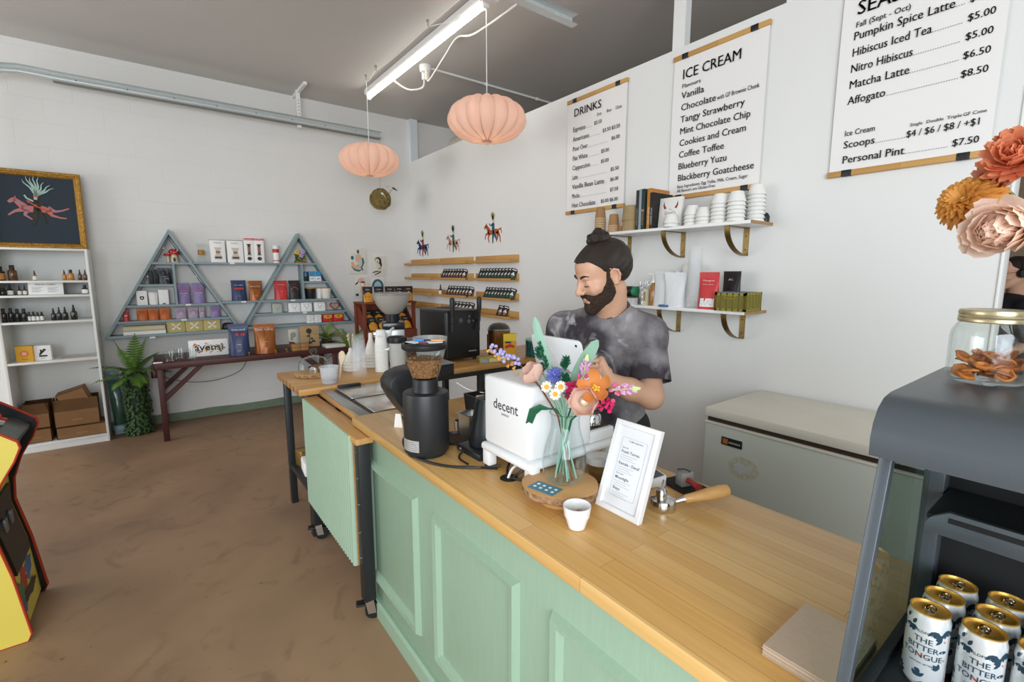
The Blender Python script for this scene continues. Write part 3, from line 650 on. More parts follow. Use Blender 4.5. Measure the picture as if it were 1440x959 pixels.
for k, (a, x1, d1, pr, px_) in enumerate(rows):
    z = 2.688 - .0745*k; L_ += [Ln(a, .052, .07, z, x1-.07), Dt(x1+.008, d1-.012, z)] + [Ln(p, .038, q, z+.004, .078, 'RIGHT') for p, q in zip(pr, px_)]
poster('drinks menu poster on wooden hanger bars, leftmost of the three menus', -3.008, -2.39, L_)
L_ = [Ln('ICE CREAM', .085, .07, 2.79, .38, bold=0), Ln('Flavours', .034, .07, 2.737, .13)]
for k, (a, w) in enumerate((('Vanilla', .16), ('Chocolate', .24), ('Tangy Strawberry', .425), ('Mint Chocolate Chip', .46), ('Cookies and Cream', .44), ('Coffee Toffee', .31), ('Blueberry Yuzu', .33), ('Blackberry Goatcheese', .5))): L_.append(Ln(a, .058, .07, 2.672 - .0735*k, w))
L_ += [Ln('with GF Brownie Chunk', .036, .32, 2.6, .255), Ln('Base Ingredients: Egg Yolks, Milk, Cream, Sugar', .028, .07, 2.112, .47), Ln('All flavours are Gluten-Free', .028, .07, 2.085, .27)]
poster('ice cream menu poster listing flavours, middle of the three menus', -2.012, -1.4, L_)
L_ = [Ln('SEASONAL', .09, .065, 2.795, .4, bold=0), Ln('Fall (Sept - Oct)', .036, .065, 2.738, .21)]
for k, (a, w, p) in enumerate((('Pumpkin Spice Latte', .37, '$6.50'), ('Hibiscus Iced Tea', .3, '$5.00'), ('Nitro Hibiscus', .24, '$5.00'), ('Matcha Latte', .235, '$6.50'), ('Affogato', .155, '$8.50'))):
    z = 2.682 - .0745*k; L_ += [Ln(a, .054, .06, z, w), Dt(.065 + w, .475, z), Ln(p, .042, .565, z, .085, 'RIGHT')]
L_ += [Ln('Ice Cream', .038, .06, 2.235, .125), Ln('Scoops', .05, .06, 2.176, .13), Dt(.195, .315, 2.176), Ln('$4 / $6 / $8 / +$1', .042, .565, 2.176, .245, 'RIGHT')] + [Ln(a, .02, x, 2.222, None, 'CENTER') for a, x in (('Single', .345), ('Double', .41), ('Triple', .475), ('GF Cone', .54))]
L_ += [Ln('Personal Pint', .052, .06, 2.103, .25), Dt(.315, .475, 2.103), Ln('$7.50', .042, .565, 2.103, .085, 'RIGHT')]
poster('seasonal menu poster with pumpkin spice latte, rightmost of the three menus', -1.05, -.445, L_)

# ================================================================ wall shelves right, with brackets
t0 = None
for lab, z, x0, nb, depth in (('upper white wall shelf with brass brackets under the menus', 1.822, -2.5, (-2.335, -1.887, -1.462), .255), ('lower white wall shelf with brass brackets above the freezer', 1.322, -2.42, (-2.33, -1.892, -1.45), .255)):
    t = thing('wall_shelf', lab, 'shelf', ((x0-1.315)/2, YW, z)); h = (-1.315-x0)/2
    MB().box(-h, h, -depth, 0, 0, .018, .001).build('board', M('white_laminate', '#eeeeec', .4), t)
    MB().box(h, h+.0015, -depth, 0, 0, .018).build('raw_end', KRAFT, t)
    for x in nb:
        lx = x - (x0-1.315)/2; m = MB()
        m.box(lx-.016, lx+.016, -.005, 0, -.165, 0).box(lx-.016, lx+.016, -.235, 0, -.004, 0)
        arc = [(-.235+.235*(1-math.cos(a)), -.004-.16*math.sin(a)) for a in [PI/2*i/10 for i in range(11)]]
        arc = [(-.23*math.cos(a), -.165*math.sin(a)) for a in [PI/2*i/12 for i in range(13)]]
        m.prism(arc + [(p[0]*.975, p[1]*.972) for p in reversed(arc)], lx-.016, lx+.016, 'x')
        b = m.build('bracket', BRASS, t)
        s = MB(); s.cyl((lx, -.005, -.05), (lx, -.007, -.05), .004, n=8).cyl((lx, -.005, -.13), (lx, -.007, -.13), .004, n=8); s.build('screws', BLACKM, b)

# picture ledges: four rows of three
LED = []
for r, z in enumerate((1.66, 1.478, 1.282, 1.105)):
    for k, (x0, x1) in enumerate(((-6.025, -5.285), (-5.25, -4.475), (-4.43, -3.665))):
        lab = 'bamboo picture ledge, %s of its row, in the %s of the four rows' % (('leftmost', 'middle one', 'rightmost')[k], ('top', 'second', 'third', 'lowest')[r])
        if not LED:
            m = MB().box(-.38, .38, -.012, 0, 0, .075, .001).box(-.38, .38, -.11, -.012, 0, .012).box(-.38, .38, -.115, -.105, 0, .026, .001)
            o = solo(m, 'picture_ledge', OAK, lab, 'ledge', ((x0+x1)/2, YW, z), 0, 'picture ledges by the corner'); LED.append(o)
        else: clone(LED[0], ((x0+x1)/2, YW, z), 0, lab, 'picture ledges by the corner')
# ================================================================ builders for packs, bottles, prints
def flat(mb, pts, y, th=.001):
    """2-D polygon (x,z) as a thin slab whose front is at y"""
    mb.prism(pts, y, y + th, 'y'); return mb
def ribbon(pts, ws):
    P = [Vector((p[0], p[1])) for p in pts]; l, r = [], []
    for i, p in enumerate(P):
        d = (P[min(i+1, len(P)-1)] - P[max(i-1, 0)]).normalized(); n = Vector((-d.y, d.x)); l.append(p + n*ws[i]/2); r.append(p - n*ws[i]/2)
    return [tuple(v) for v in l] + [tuple(v) for v in reversed(r)]
def stroke(mb, pts, ws, y, th=.001):
    if not isinstance(ws, (list, tuple)): ws = [ws]*len(pts)
    P = [Vector((p[0], p[1])) for p in pts]; rows = []
    for i, p in enumerate(P):
        d = (P[min(i+1, len(P)-1)] - P[max(i-1, 0)]).normalized(); n = Vector((-d.y, d.x))*ws[i]/2; rows.append((p + n, p - n))
    vs = []
    for a, b in rows: vs += [(a.x, y, a.y), (b.x, y, b.y), (a.x, y+th, a.y), (b.x, y+th, b.y)]
    fs = []
    for i in range(len(rows)-1):
        k = 4*i; fs += [(k, k+1, k+5, k+4), (k+2, k+6, k+7, k+3), (k, k+4, k+6, k+2), (k+1, k+3, k+7, k+5)]
    fs += [(0, 2, 3, 1), (len(vs)-4, len(vs)-3, len(vs)-1, len(vs)-2)]
    mb.add(vs, fs); return mb
def ell(cx, cz, rx, rz, n=18, a0=0, a1=2*PI): return [(cx + rx*math.cos(a0+(a1-a0)*i/n), cz + rz*math.sin(a0+(a1-a0)*i/n)) for i in range(n if a1-a0 > 6 else n+1)]
def rect(x0, x1, z0, z1): return [(x0, z0), (x1, z0), (x1, z1), (x0, z1)]
def pouch(name, label, loc, w, h, d, mat, prints=(), texts=(), rz=90, group=None, cat='bag', lean=0, pinch=.97):
    """stand-up gusseted bag with a crimped top; prints = (material, polygons in x,z), texts = (body,size,z,material)"""
    t = thing(name, label, cat, loc, rz, group)
    if lean: t.rotation_euler = (R(-lean), 0, R(rz))
    rnd = random.Random(hash(label) % 1000 if False else len(label)*7)
    ph = [rnd.uniform(0, 6) for _ in range(6)]
    def T(v): return (1 - (max(0, v)/.86)**2.2)*.5 + .5*math.cos(min(1, v/.86)*PI/2) if v < .86 else 0.0
    def wid(v): return w/2*(1 - .045*math.sin(PI*v) - (1-pinch)*v)
    def front(x, z):
        v = z/h; hw = wid(v); u = min(1, abs(x)/hw); q = (1-u**2.6)**.5
        wr = .0025*math.sin(x*70/w*.1*6+ph[0]+v*5)*math.sin(v*9+ph[1])*(w/.15)
        return -(d/2*T(v)*q + .0012) - wr*q*(1 if v < .9 else .2)
    m = MB(); rows = []; n = 14
    for j in range(17):
        v = j/16; hw = wid(v); xs = [hw*math.sin(-PI/2 + PI*i/n) for i in range(n+1)]
        rows.append([(x, front(x, v*h), v*h) for x in xs] + [(x, -front(x, v*h), v*h) for x in reversed(xs)])
    m.grid(rows); m.add(rows[0], [tuple(range(len(rows[0])))]); m.add(rows[-1], [tuple(range(len(rows[-1])))])
    m.build('bag_body', mat, t, sharp=60)
    s = MB(); hw = wid(.94)
    for k in range(3): s.box(-hw*.98, hw*.98, -.0024, .0024, h*(.9+.025*k), h*(.9+.025*k)+h*.012)
    s.build('seal', mat, t)
    for pm, polys in prints:
        p = MB()
        for poly in polys:
            # cut into horizontal slices so the print hugs the bag
            zs = sorted({z for x, z in poly}); z0, z1 = zs[0], zs[-1]; K = 7; rws = []
            for i in range(K):
                z = z0 + (z1-z0)*(i+.001 if i == 0 else i-.001 if i == K-1 else i)/(K-1); xs = []
                for a in range(len(poly)):
                    (xa, za), (xb, zb) = poly[a], poly[(a+1) % len(poly)]
                    if (za-z)*(zb-z) <= 0 and za != zb: xs.append(xa + (xb-xa)*(z-za)/(zb-za))
                if len(xs) >= 2: rws.append([(x, front(x, z) - .0012, z) for x in [min(xs)+(max(xs)-min(xs))*i2/8 for i2 in range(9)]])
            if len(rws) > 1: p.grid(rws)
        p.build('label_print', pm, t)
    for body, size, z, tm in texts:
        p = MB(); p.text(body, size, (0, 0, z), (1, 0, 0), (0, 0, 1), 'CENTER', 0)
        for v in p.bm.verts: v.co.y = front(v.co.x, v.co.z) - .002
        p.build('lettering', tm, t)
    return t
def carton(name, label, loc, w, d, h, mat, prints=(), texts=(), rz=90, group=None, cat='box', lid=None, lean=0, bev=.0012):
    t = thing(name, label, cat, loc, rz, group)
    if lean: t.rotation_euler = (R(-lean), 0, R(rz))
    MB().box(-w/2, w/2, -d/2, d/2, 0, h, bev).build('carton', mat, t)
    if lid: MB().box(-w/2-.001, w/2+.001, -d/2-.001, d/2+.001, h*lid[1], h+.001, bev).build('lid', lid[0], t)
    for k, (pm, polys) in enumerate(prints):
        p = MB()
        for poly in polys: flat(p, poly, -d/2-.0008*(k+1)-.001, .0008)
        p.build('front_print', pm, t)
    for body, size, x, z, tm in texts:
        p = MB(); p.text(body, size, (x, -d/2-.004, z), (1, 0, 0), (0, 0, 1), 'CENTER', 0); p.build('lettering', tm, t)
    return t
def bottle(label, loc, r, h, body, cap, lab=None, neck=.35, dropper=False, rz=90, group=None, name='bottle', square=False):
    t = thing(name, label, 'bottle', loc, rz, group); hb = h*(1-neck)
    MB().lathe([(0, 0), (r*.92, 0), (r, r*.12), (r, hb*.82), (r*.85, hb*.93), (r*.42, hb), (r*.4, hb+.004)], 18, cap=True).build('glass_body', body, t)
    if dropper: MB().lathe([(r*.46, hb), (r*.46, hb+h*neck*.42), (r*.3, hb+h*neck*.45), (r*.3, hb+h*neck*.8), (r*.16, h), (0, h)], 14, cap=True).build('dropper_cap', cap, t)
    else: MB().lathe([(r*.55, hb*.98), (r*.55, h-.002), (r*.5, h), (0, h)], 14, cap=True).build('cap', cap, t)
    if lab:
        m = MB(); rows = []
        for z in (hb*.12, hb*.72): rows.append([((r+.0006)*math.cos(a), (r+.0006)*math.sin(a), z) for a in [R(-160) + R(140)*i/10 for i in range(11)]])
        m.grid(rows); m.build('label_print', lab, t)
    return t
AMBER = M('amber_glass', '#5a3512', .12, coat=.5); DARKG = M('dark_glass', '#15120f', .12, coat=.6); AMB2 = M('honey_oil', '#b87a2c', .15, coat=.5)

# ================================================================ left bookcase
t = thing('bookcase', 'tall white bookcase full of small bottles under the gold framed picture', 'bookcase', (-6.03, -.722, 0))
BW = M('bookcase_white', '#e3e4e0', .5, var=(3, .2), c2='#d8dad6')
for a, b in ((-.306, -.288), (.288, .306)): MB().box(0, .35, a, b, 0, 1.764, .001).build('side_panel', BW, t)
MB().box(0, .35, -.288, .288, 1.746, 1.764, .001).build('top_panel', BW, t)
MB().box(.002, .008, -.288, .288, .03, 1.746).build('back_panel', BW, t)
MB().box(.33, .345, -.288, .288, 0, .05).build('kick_board', BW, t)
for z in (1.489, 1.366, 1.14, .794, .069): MB().box(.008, .348, -.288, .288, z-.018, z, .001).build('shelf', BW, t)
gi = 'oil bottles in the white bookcase'
S = (('large dark bottle, leftmost on the top shelf of the bookcase', -.985, 1.489, .03, .12, DARKG, AMB2, 0), ('large dark bottle with amber base, second from left on the top bookcase shelf', -.912, 1.489, .03, .13, AMBER, None, 0),
     ('tiny single dropper bottle in the middle of the top bookcase shelf', -.78, 1.489, .014, .085, AMB2, LABELW, 1), ('small amber dropper bottle, left of the amber group on the top bookcase shelf', -.592, 1.489, .015, .092, AMB2, None, 1),
     ('wide amber bottle in the group on the top bookcase shelf', -.55, 1.489, .022, .094, AMB2, None, 0), ('small dark dropper bottle, second from right on the top bookcase shelf', -.49, 1.489, .015, .096, AMBER, None, 1),
     ('small dark dropper bottle, rightmost on the top bookcase shelf', -.455, 1.489, .014, .094, AMBER, None, 1),
     ('low dark jar, leftmost on the second bookcase shelf', -.985, 1.366, .026, .065, DARKG, None, 0), ('dark dropper bottle with pale label, left end of the second bookcase shelf', -.94, 1.366, .019, .095, DARKG, LABELW, 1),
     ('slim dropper bottle just left of the white sign, first of a pair', -.885, 1.366, .013, .085, AMBER, LABELW, 1), ('slim dropper bottle just left of the white sign, second of a pair', -.853, 1.366, .013, .085, AMBER, LABELW, 1),
     ('white labelled jar at the right end of the second bookcase shelf', -.468, 1.366, .022, .082, DARKG, LABELW, 0),
     ('big black bottle, first from the left on the third bookcase shelf', -1.0, 1.14, .021, .118, DARKG, None, 0), ('big black bottle, second from the left on the third bookcase shelf', -.957, 1.14, .019, .12, DARKG, None, 0),
     ('big black bottle, third from the left on the third bookcase shelf', -.918, 1.14, .019, .112, DARKG, None, 0), ('big black bottle, fourth from the left on the third bookcase shelf', -.878, 1.14, .02, .113, DARKG, None, 0),
     ('white labelled black capped bottle, first of four on the third bookcase shelf', -.848, 1.14, .0105, .083, DARKG, LABELW, 0), ('white labelled black capped bottle, second of four on the third bookcase shelf', -.822, 1.14, .013, .083, DARKG, LABELW, 0),
     ('white labelled black capped bottle, third of four on the third bookcase shelf', -.796, 1.14, .011, .08, DARKG, LABELW, 0), ('white labelled black capped bottle, last of four on the third bookcase shelf', -.77, 1.14, .012, .08, DARKG, LABELW, 0),
     ('black dropper bottle, left of the trio on the third bookcase shelf', -.695, 1.14, .018, .108, DARKG, None, 1), ('black dropper bottle in the middle of the trio on the third bookcase shelf', -.658, 1.14, .017, .117, DARKG, None, 1),
     ('black dropper bottle, right of the trio on the third bookcase shelf', -.62, 1.14, .019, .117, DARKG, None, 1), ('tall black dropper bottle standing alone at the right of the third bookcase shelf', -.562, 1.14, .023, .134, DARKG, None, 1))
for lab, y, z, r, h, bm_, lb, dr in S: bottle(lab, (-5.76, y, z), r, h, bm_, BLACK, lb, .4 if dr else .28, bool(dr), group=gi)
t = carton('shelf_sign', 'white shop sign headed PRANIC FOREST leaning on the second bookcase shelf', (-5.75, -.72, 1.367), .222, .004, .105, PAPER, [(GREY, [rect(-.09+.1*i, -.02+.1*i-.012*(k % 3), .062-.008*k, .064-.008*k) for i in (0, 1) for k in range(6)])], [('PRANIC FOREST', .018, 0, .082, INK)], lean=8, cat='sign')
YEL = M('yellow_card', '#e0a92b', .6); BRN = M('brown_card', '#6d4424', .7)
carton('card_deck', 'yellow boxed card deck with a sun on the lower bookcase shelf', (-5.77, -.905, .795), .11, .055, .135, YEL, [(M('sun_orange', '#d8662c', .6), [[(( .032 if i % 2 else .021)*math.cos(2*PI*i/24), .07 + (.032 if i % 2 else .021)*math.sin(2*PI*i/24)) for i in range(24)]]), (M('sun_pink', '#e6a79a', .6), [ell(0, .07, .017, .017)])], [('TAROT', .014, 0, .018, INK)], rz=82)
carton('card_deck', 'white boxed card deck with a dark bird beside the yellow deck', (-5.78, -.795, .795), .108, .05, .13, PAPER, [(INK, [ribbon([(-.02, .05), (-.005, .075), (.012, .085)], [.012, .02, .01]), ribbon([(-.005, .075), (-.012, .095)], [.014, .012]), ell(.012, .093, .011, .009), rect(-.025, .028, .032, .046)])], [('BIRDS', .011, 0, .015, INK)], rz=86)
m = MB()
for k in range(5): m.box(-.05, .05, -.08+.035*k, -.055+.035*k, .0, .002+.0005*k)
solo(MB().box(-.07, .07, -.12, .12, 0, .004), 'paper_sheet', M('pale_print', '#d8c9c0', .7, var=(40, .5)), 'pale printed sheet lying flat on the lower bookcase shelf', 'paper', (-5.79, -.57, .794))
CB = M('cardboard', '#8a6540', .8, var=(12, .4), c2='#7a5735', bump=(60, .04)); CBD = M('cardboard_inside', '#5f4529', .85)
def cardbox(label, loc, w, d, h, rz=90, flaps=(), tilt=(0, 0)):
    t = thing('cardboard_box', label, 'cardboard box', loc, rz); t.rotation_euler = (R(tilt[0]), R(tilt[1]), R(rz)); k = .004
    m = MB(); m.box(-w/2, w/2, -d/2, d/2, 0, k)
    for s in (-1, 1): m.box(-w/2, w/2, s*d/2-(k if s > 0 else 0), s*d/2+(0 if s > 0 else k), 0, h); m.box(s*w/2-(k if s > 0 else 0), s*w/2+(0 if s > 0 else k), -d/2, d/2, 0, h)
    m.build('box_body', CB, t)
    if not flaps: MB().box(-w/2, w/2, -d/2, d/2, h-k, h).build('lid', CB, t)
    for side, ang in flaps:
        f = MB(); a = R(ang); l = d*.48
        if side in 'fb':
            s = -1 if side == 'f' else 1; f.add([(-w/2, s*d/2, h), (w/2, s*d/2, h), (w/2, s*(d/2+l*math.cos(a)), h+l*math.sin(a)), (-w/2, s*(d/2+l*math.cos(a)), h+l*math.sin(a))], [(0, 1, 2, 3)])
        else:
            s = -1 if side == 'l' else 1; f.add([(s*w/2, -d/2, h), (s*w/2, d/2, h), (s*(w/2+l*math.cos(a)), d/2, h+l*math.sin(a)), (s*(w/2+l*math.cos(a)), -d/2, h+l*math.sin(a))], [(0, 1, 2, 3)])
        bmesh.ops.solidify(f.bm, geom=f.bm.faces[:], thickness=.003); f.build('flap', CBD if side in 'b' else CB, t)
    MB().box(-w*.12, w*.12, -d/2-.001, -d/2, h*.35, h*.42).build('tape', M('pack_tape', '#9c7a4e', .35), t)
    return t
cardbox('closed cardboard box at the bottom left of the bookcase, under an open one', (-5.84, -.9, .07), .185, .22, .12)
cardbox('open cardboard box with raised flaps stacked at the bottom left of the bookcase', (-5.84, -.895, .195), .175, .2, .125, flaps=(('f', 100), ('b', 70), ('l', 95), ('r', 100)))
cardbox('long low cardboard box at the bottom right of the bookcase', (-5.84, -.605, .07), .34, .24, .105)
cardbox('open cardboard box standing on the long low box in the bookcase', (-5.84, -.63, .18), .3, .22, .14, rz=92, flaps=(('f', 100), ('b', 60), ('l', 88)))
cardbox('cardboard box lying tilted inside the open box in the bookcase', (-5.84, -.62, .36), .2, .18, .14, rz=90, tilt=(0, -17))

# ---------------------------------------------------------------- gold framed picture on the bookcase
def horse(mb, s, y, th, run=True, ox=0, oz=0, flip=1):
    P = lambda pts: [(ox + flip*s*x, oz + s*z) for x, z in pts]
    S_ = lambda pts, ws: stroke(mb, P(pts), [w*s for w in ws], y, th)
    S_([(-.62, .1), (-.35, .02), (0, .02), (.35, .06), (.56, .1)], [.2, .34, .3, .36, .18])
    S_([(-.5, .12), (-.72, .36), (-.82, .5)], [.34, .24, .16]); S_([(-.76, .5), (-.9, .44), (-1.06, .32)], [.18, .2, .12]); S_([(-.8, .52), (-.78, .66)], [.08, .02])
    if run:
        S_([(-.5, 0), (-.85, -.12), (-1.12, -.34)], [.24, .12, .07]); S_([(-.4, -.04), (-.5, -.3), (-.24, -.52)], [.24, .12, .06])
        S_([(.45, .06), (.7, -.04), (.95, .02), (1.25, .16)], [.26, .12, .08, .06]); S_([(.4, 0), (.55, -.26), (.85, -.36), (1.1, -.38)], [.26, .14, .08, .06])
    else:
        S_([(-.45, 0), (-.6, -.35), (-.5, -.62)], [.22, .11, .07]); S_([(-.5, .02), (-.9, -.1), (-.98, -.42)], [.22, .1, .06])
        S_([(.45, .04), (.5, -.32), (.35, -.6)], [.28, .12, .07]); S_([(.5, .06), (.75, -.3), (.8, -.66)], [.24, .1, .06])
        S_([(.55, .15), (.85, .22), (.95, -.1)], [.08, .12, .03])
t = thing('framed_picture', 'gold framed picture of a rider on a running horse, on top of the bookcase', 'picture', (-5.9, -.724, 1.765), 90)
t.rotation_euler = (R(-3), 0, R(90))
GILT = M('gilt', '#c29240', .38, .5, var=(70, .7), c2='#75521f', bump=(120, .6)); m = MB(); w, h = .303, .667
def frame_ring(m, w, h, wd, prof):
    """mitred frame: prof = (inset, y)"""
    vs = []
    for ins, y in prof: vs += [(-w+ins, y, ins), (w-ins, y, ins), (w-ins, y, h-ins), (-w+ins, y, h-ins)]
    m.add(vs, [(4*a+k, 4*a+(k+1) % 4, 4*a+4+(k+1) % 4, 4*a+4+k) for a in range(len(prof)-1) for k in range(4)])
frame_ring(m, w, h, 0, [(0, .0), (0, -.025), (.008, -.034), (.02, -.036), (.03, -.028), (.036, -.03), (.044, -.024), (.05, -.012), (.05, 0)]); m.build('frame', GILT, t)
MB().box(-w+.03, w-.03, -.012, -.004, .03, h-.03).build('canvas', M('slate_blue_canvas', '#2b3640', .8, bump=(300, .1)), t)
m = MB(); horse(m, .165, -.0135, .001, True, .0, .335); m.build('painted_horse', M('painted_rust', '#d0663f', .7, var=(38, 1), c2='#9a7a8e'), t)
m = MB(); stroke(m, [(-.015, .43), (.0, .36), (-.02, .27), (-.035, .2)], [.03, .045, .03, .014], -.0155); stroke(m, [(.0, .35), (.03, .27), (.045, .21)], [.035, .022, .012], -.0155); stroke(m, [(-.01, .42), (.03, .39), (.07, .36)], [.03, .03, .01], -.0155); m.build('painted_rider', M('painted_black', '#22231f', .7, var=(60, .6), c2='#4a3c1e'), t)
m = MB(); stroke(m, [(-.005, .42), (.0, .46)], [.02, .026], -.0165); stroke(m, [(-.02, .405), (-.06, .43), (-.072, .455)], [.014, .012, .012], -.0165)
for k, (dx, dz) in enumerate(((-.075, .13), (-.05, .16), (-.025, .15), (0, .17), (.03, .16), (.06, .12), (.1, .1), (.12, .075))): stroke(m, [(0, .455), (dx*.5+.008, .455+dz*.5), (dx*.8-.006, .455+dz*.8), (dx, .455+dz)], [.014, .012, .007, .002], -.0165)
m.build('painted_headdress', M('painted_mint', '#a9c6bb', .7, var=(60, .4)), t)
m = MB()
for a, b in (((-.06, .41), (-.03, .385)), ((-.03, .385), (.0, .36)), ((.0, .36), (.03, .345)), ((.03, .345), (.06, .335))): stroke(m, [a, b], .008, -.0175)
for x, z in ((-.05, .4), (-.01, .37), (.035, .342)): flat(m, ell(x, z, .009, .009), -.0178)
flat(m, ell(0, .447, .018, .006), -.0178); m.build('painted_sash', M('painted_coral', '#c7523f', .7), t)
# ================================================================ triangle wall shelves
BLUE = M('grey_blue_paint', '#8a9ca0', .5, var=(12, .25), c2='#7f9296')
XF = -5.88
def tri(label, apex, bl, br, loc, rest):
    t = thing('triangle_shelf', label, 'shelf', (XW, loc[0], loc[1])); oy, oz = loc; th = .024
    A, B, C_ = [Vector((p[0]-oy, p[1]-oz)) for p in (apex, bl, br)]; G = (A+B+C_)/3
    def inset(th):
        out = []
        for P, Q, S_ in ((A, B, C_), (B, C_, A), (C_, A, B)):
            d1 = (Q-P).normalized(); d2 = (S_-P).normalized(); s = math.sqrt((1-d1.dot(d2))/2); bis = (d1+d2).normalized(); out.append(P + bis*th/s)
        return out
    I = inset(th)
    for k, nm in ((0, 'side_board'), (1, 'bottom_board'), (2, 'side_board')):
        P, Q = ((A, B), (B, C_), (C_, A))[k]; p, q = ((I[0], I[1]), (I[1], I[2]), (I[2], I[0]))[k]
        MB().prism([tuple(P), tuple(Q), tuple(q), tuple(p)], .001, XF-XW, 'x', .0008).build(nm, BLUE, t)
    for kind, a, b, c in rest:
        if kind == 'h': MB().box(.001, XF-XW-.002, a-oy, b-oy, c-oz-.02, c-oz).build('shelf', BLUE, t)
        else: MB().box(.001, XF-XW-.002, c-oy-.01, c-oy+.01, a-oz, b-oz).build('divider', BLUE, t)
    return t
def edge(z, apex, b): return b[0] + (apex[0]-b[0])*(z-b[1])/(apex[1]-b[1])
A1, B1, C1 = (.192, 1.985), (-.385, .93), (.765, .93)
def eL(z): return edge(z, A1, B1)+.02
def eR(z): return edge(z, A1, C1)-.02
tri('grey blue triangle wall shelf on the left, holding the toy mushroom', A1, B1, C1, (.192, .93), [('h', eL(1.66), eR(1.66), 1.66), ('h', eL(1.445), .195, 1.445), ('h', eL(1.243), eR(1.243), 1.243), ('h', eL(1.09), eR(1.09), 1.09), ('v', 1.243, 1.64, .205)])
A2, B2, C2 = (1.405, 2.008), (.775, .945), (2.018, .945)
def fL(z): return edge(z, A2, B2)+.02
def fR(z): return edge(z, A2, C2)-.02
tri('grey blue triangle wall shelf on the right, holding the toy flower pot', A2, B2, C2, (1.405, .945), [('h', fL(1.672), fR(1.672), 1.672), ('h', 1.43, fR(1.462), 1.462), ('h', fL(1.255), fR(1.255), 1.255), ('h', fL(1.108), fR(1.108), 1.108), ('v', 1.255, 1.652, 1.42)])
for lab, y0, y1, z in (('long grey blue shelf board bridging the two triangles near their tops', eR(1.66)+.026, fL(1.672)-.028, 1.667), ('short grey blue shelf board low between the two triangles', eR(1.255)+.026, fL(1.255)-.028, 1.255)):
    solo(MB().box(.001, XF-XW-.004, -(y1-y0)/2, (y1-y0)/2, -.02, 0, .001), 'bridge_shelf', BLUE, lab, 'shelf', (XW, (y0+y1)/2, z))

XI = -5.945
B_ = .972  # top of the lower boards
# toy mushroom house
t = thing('toy_mushroom', 'red capped toy mushroom house at the top of the left triangle', 'ornament', (XI, .21, 1.66), 90)
CREAM = M('ceramic_cream', '#ded0ad', .4); MR = M('ceramic_red', '#b3231f', .35)
MB().lathe([(0, 0), (.032, 0), (.03, .03), (.026, .075), (.02, .085), (0, .085)], 20, (.012, 0, 0)).build('stem', CREAM, t)
cp = MB().lathe([(.015, .085), (.045, .08), (.05, .092), (.044, .115), (.026, .132), (0, .138)], 20, (.012, 0, 0)).lathe([(.01, .07), (.033, .066), (.034, .076), (.022, .092), (0, .098)], 16, (-.04, .005, 0)).build('cap', MR, t)
d = MB(); 
for a, b, c in ((.012, -.03, .125), (-.01, -.036, .11), (.035, -.035, .112), (.015, -.045, .1), (-.05, -.018, .086), (-.035, -.02, .09)): d.sph((a, b, c), .005, 8, 5)
d.build('spots', PAPER, cp)
MB().prism(ell(.012, .028, .011, .022, 14), -.036, -.028, 'y').build('door', BLACK, t)
MB().lathe([(0, 0), (.012, 0), (.012, .06), (0, .07)], 12, (-.04, .005, 0)).build('stem', CREAM, t)
# string of bulbs, black disc, price tags
t = thing('string_lights', 'dark string of small bulbs inside the edges of the left triangle shelf', 'string lights', (-5.93, .192, 1.9))
_p = [(0, -.27, -.52), (.004, -.2, -.38), (-.004, -.13, -.26), (.004, -.05, -.1), (0, .0, -.01), (.004, .06, -.12), (-.004, .13, -.24), (.004, .2, -.38), (0, .27, -.5)]
MB().tube(_p, .003, 5).build('wire', BLACK, t)
for q in (1, 3, 5, 7): MB().sph(_p[q], .009, 10, 7).build('bulb', M('bulb_clear', '#e8e6dc', .15), t)
t = thing('round_speaker', 'round black speaker at the right foot of the left triangle shelf', 'speaker', (XI, .64, .955)); MB().lathe([(0, 0), (.05, 0), (.054, .01), (.05, .05), (.035, .066), (0, .07)], 24).build('body', BLACK, t)
for y, z, lab in ((.25, 1.09, 'on the fourth shelf of the left triangle'), (.3, 1.243, 'under the tall lilac bags'), (-.02, .93, 'below the flat boxes'), (.8, 1.255, 'under the navy bag on the bridge'), (1.3, 1.255, 'under the red and black bags'), (1.42, 1.108, 'under the dripper boxes'), (.72, 1.667, 'under the coffee maker boxes')):
    solo(MB().box(0, .002, -.022, .022, -.017, -.002), 'price_tag', PAPER, 'white price tag on the shelf edge %s' % lab, 'price tag', (XF + .0005, y, z))
# row two left
carton('black_box', 'slim black box, first of the dark items in the left triangle', (XI, .015, 1.445), .036, .05, .13, M('matt_black', '#1d1f20', .5), rz=90)
carton('black_box', 'thin black box leaning beside the foil pack in the left triangle', (XI, .05, 1.445), .02, .05, .145, M('matt_black', '#1d1f20', .5), rz=90)
pouch('foil_pack', 'shiny black foil pack in the left triangle beside the divider', (XI, .125, 1.445), .118, .16, .03, M('black_foil', '#2a2c2e', .2, .4, bump=(40, .6)), [(GREY, [rect(.0, .04, .05, .058), rect(-.02, .03, .07, .074)])])
carton('white_box', 'white box with black emblem in the left triangle', (XI, -.07, 1.243), .084, .06, .14, PAPER, [(INK, [[(-.016, .085), (.016, .085), (.016, .06), (0, .048), (-.016, .06)], ]), (PAPER, [ell(0, .068, .007, .007)])])
t = thing('lidded_cup', 'round white lidded cup between two white boxes in the left triangle', 'cup', (XI, .018, 1.243), 90)
MB().lathe([(0, 0), (.036, 0), (.04, .11), (0, .11)], 24).build('body', PAPER, t); MB().lathe([(.042, .108), (.042, .12), (.036, .127), (0, .127)], 24).build('lid', WHITE, t)
carton('white_box', 'plain white box at the right of the lidded cup in the left triangle', (XI, .102, 1.243), .082, .06, .146, PAPER, [(INK, [ell(0, .004, .016, .01, 12, 0, PI)])])
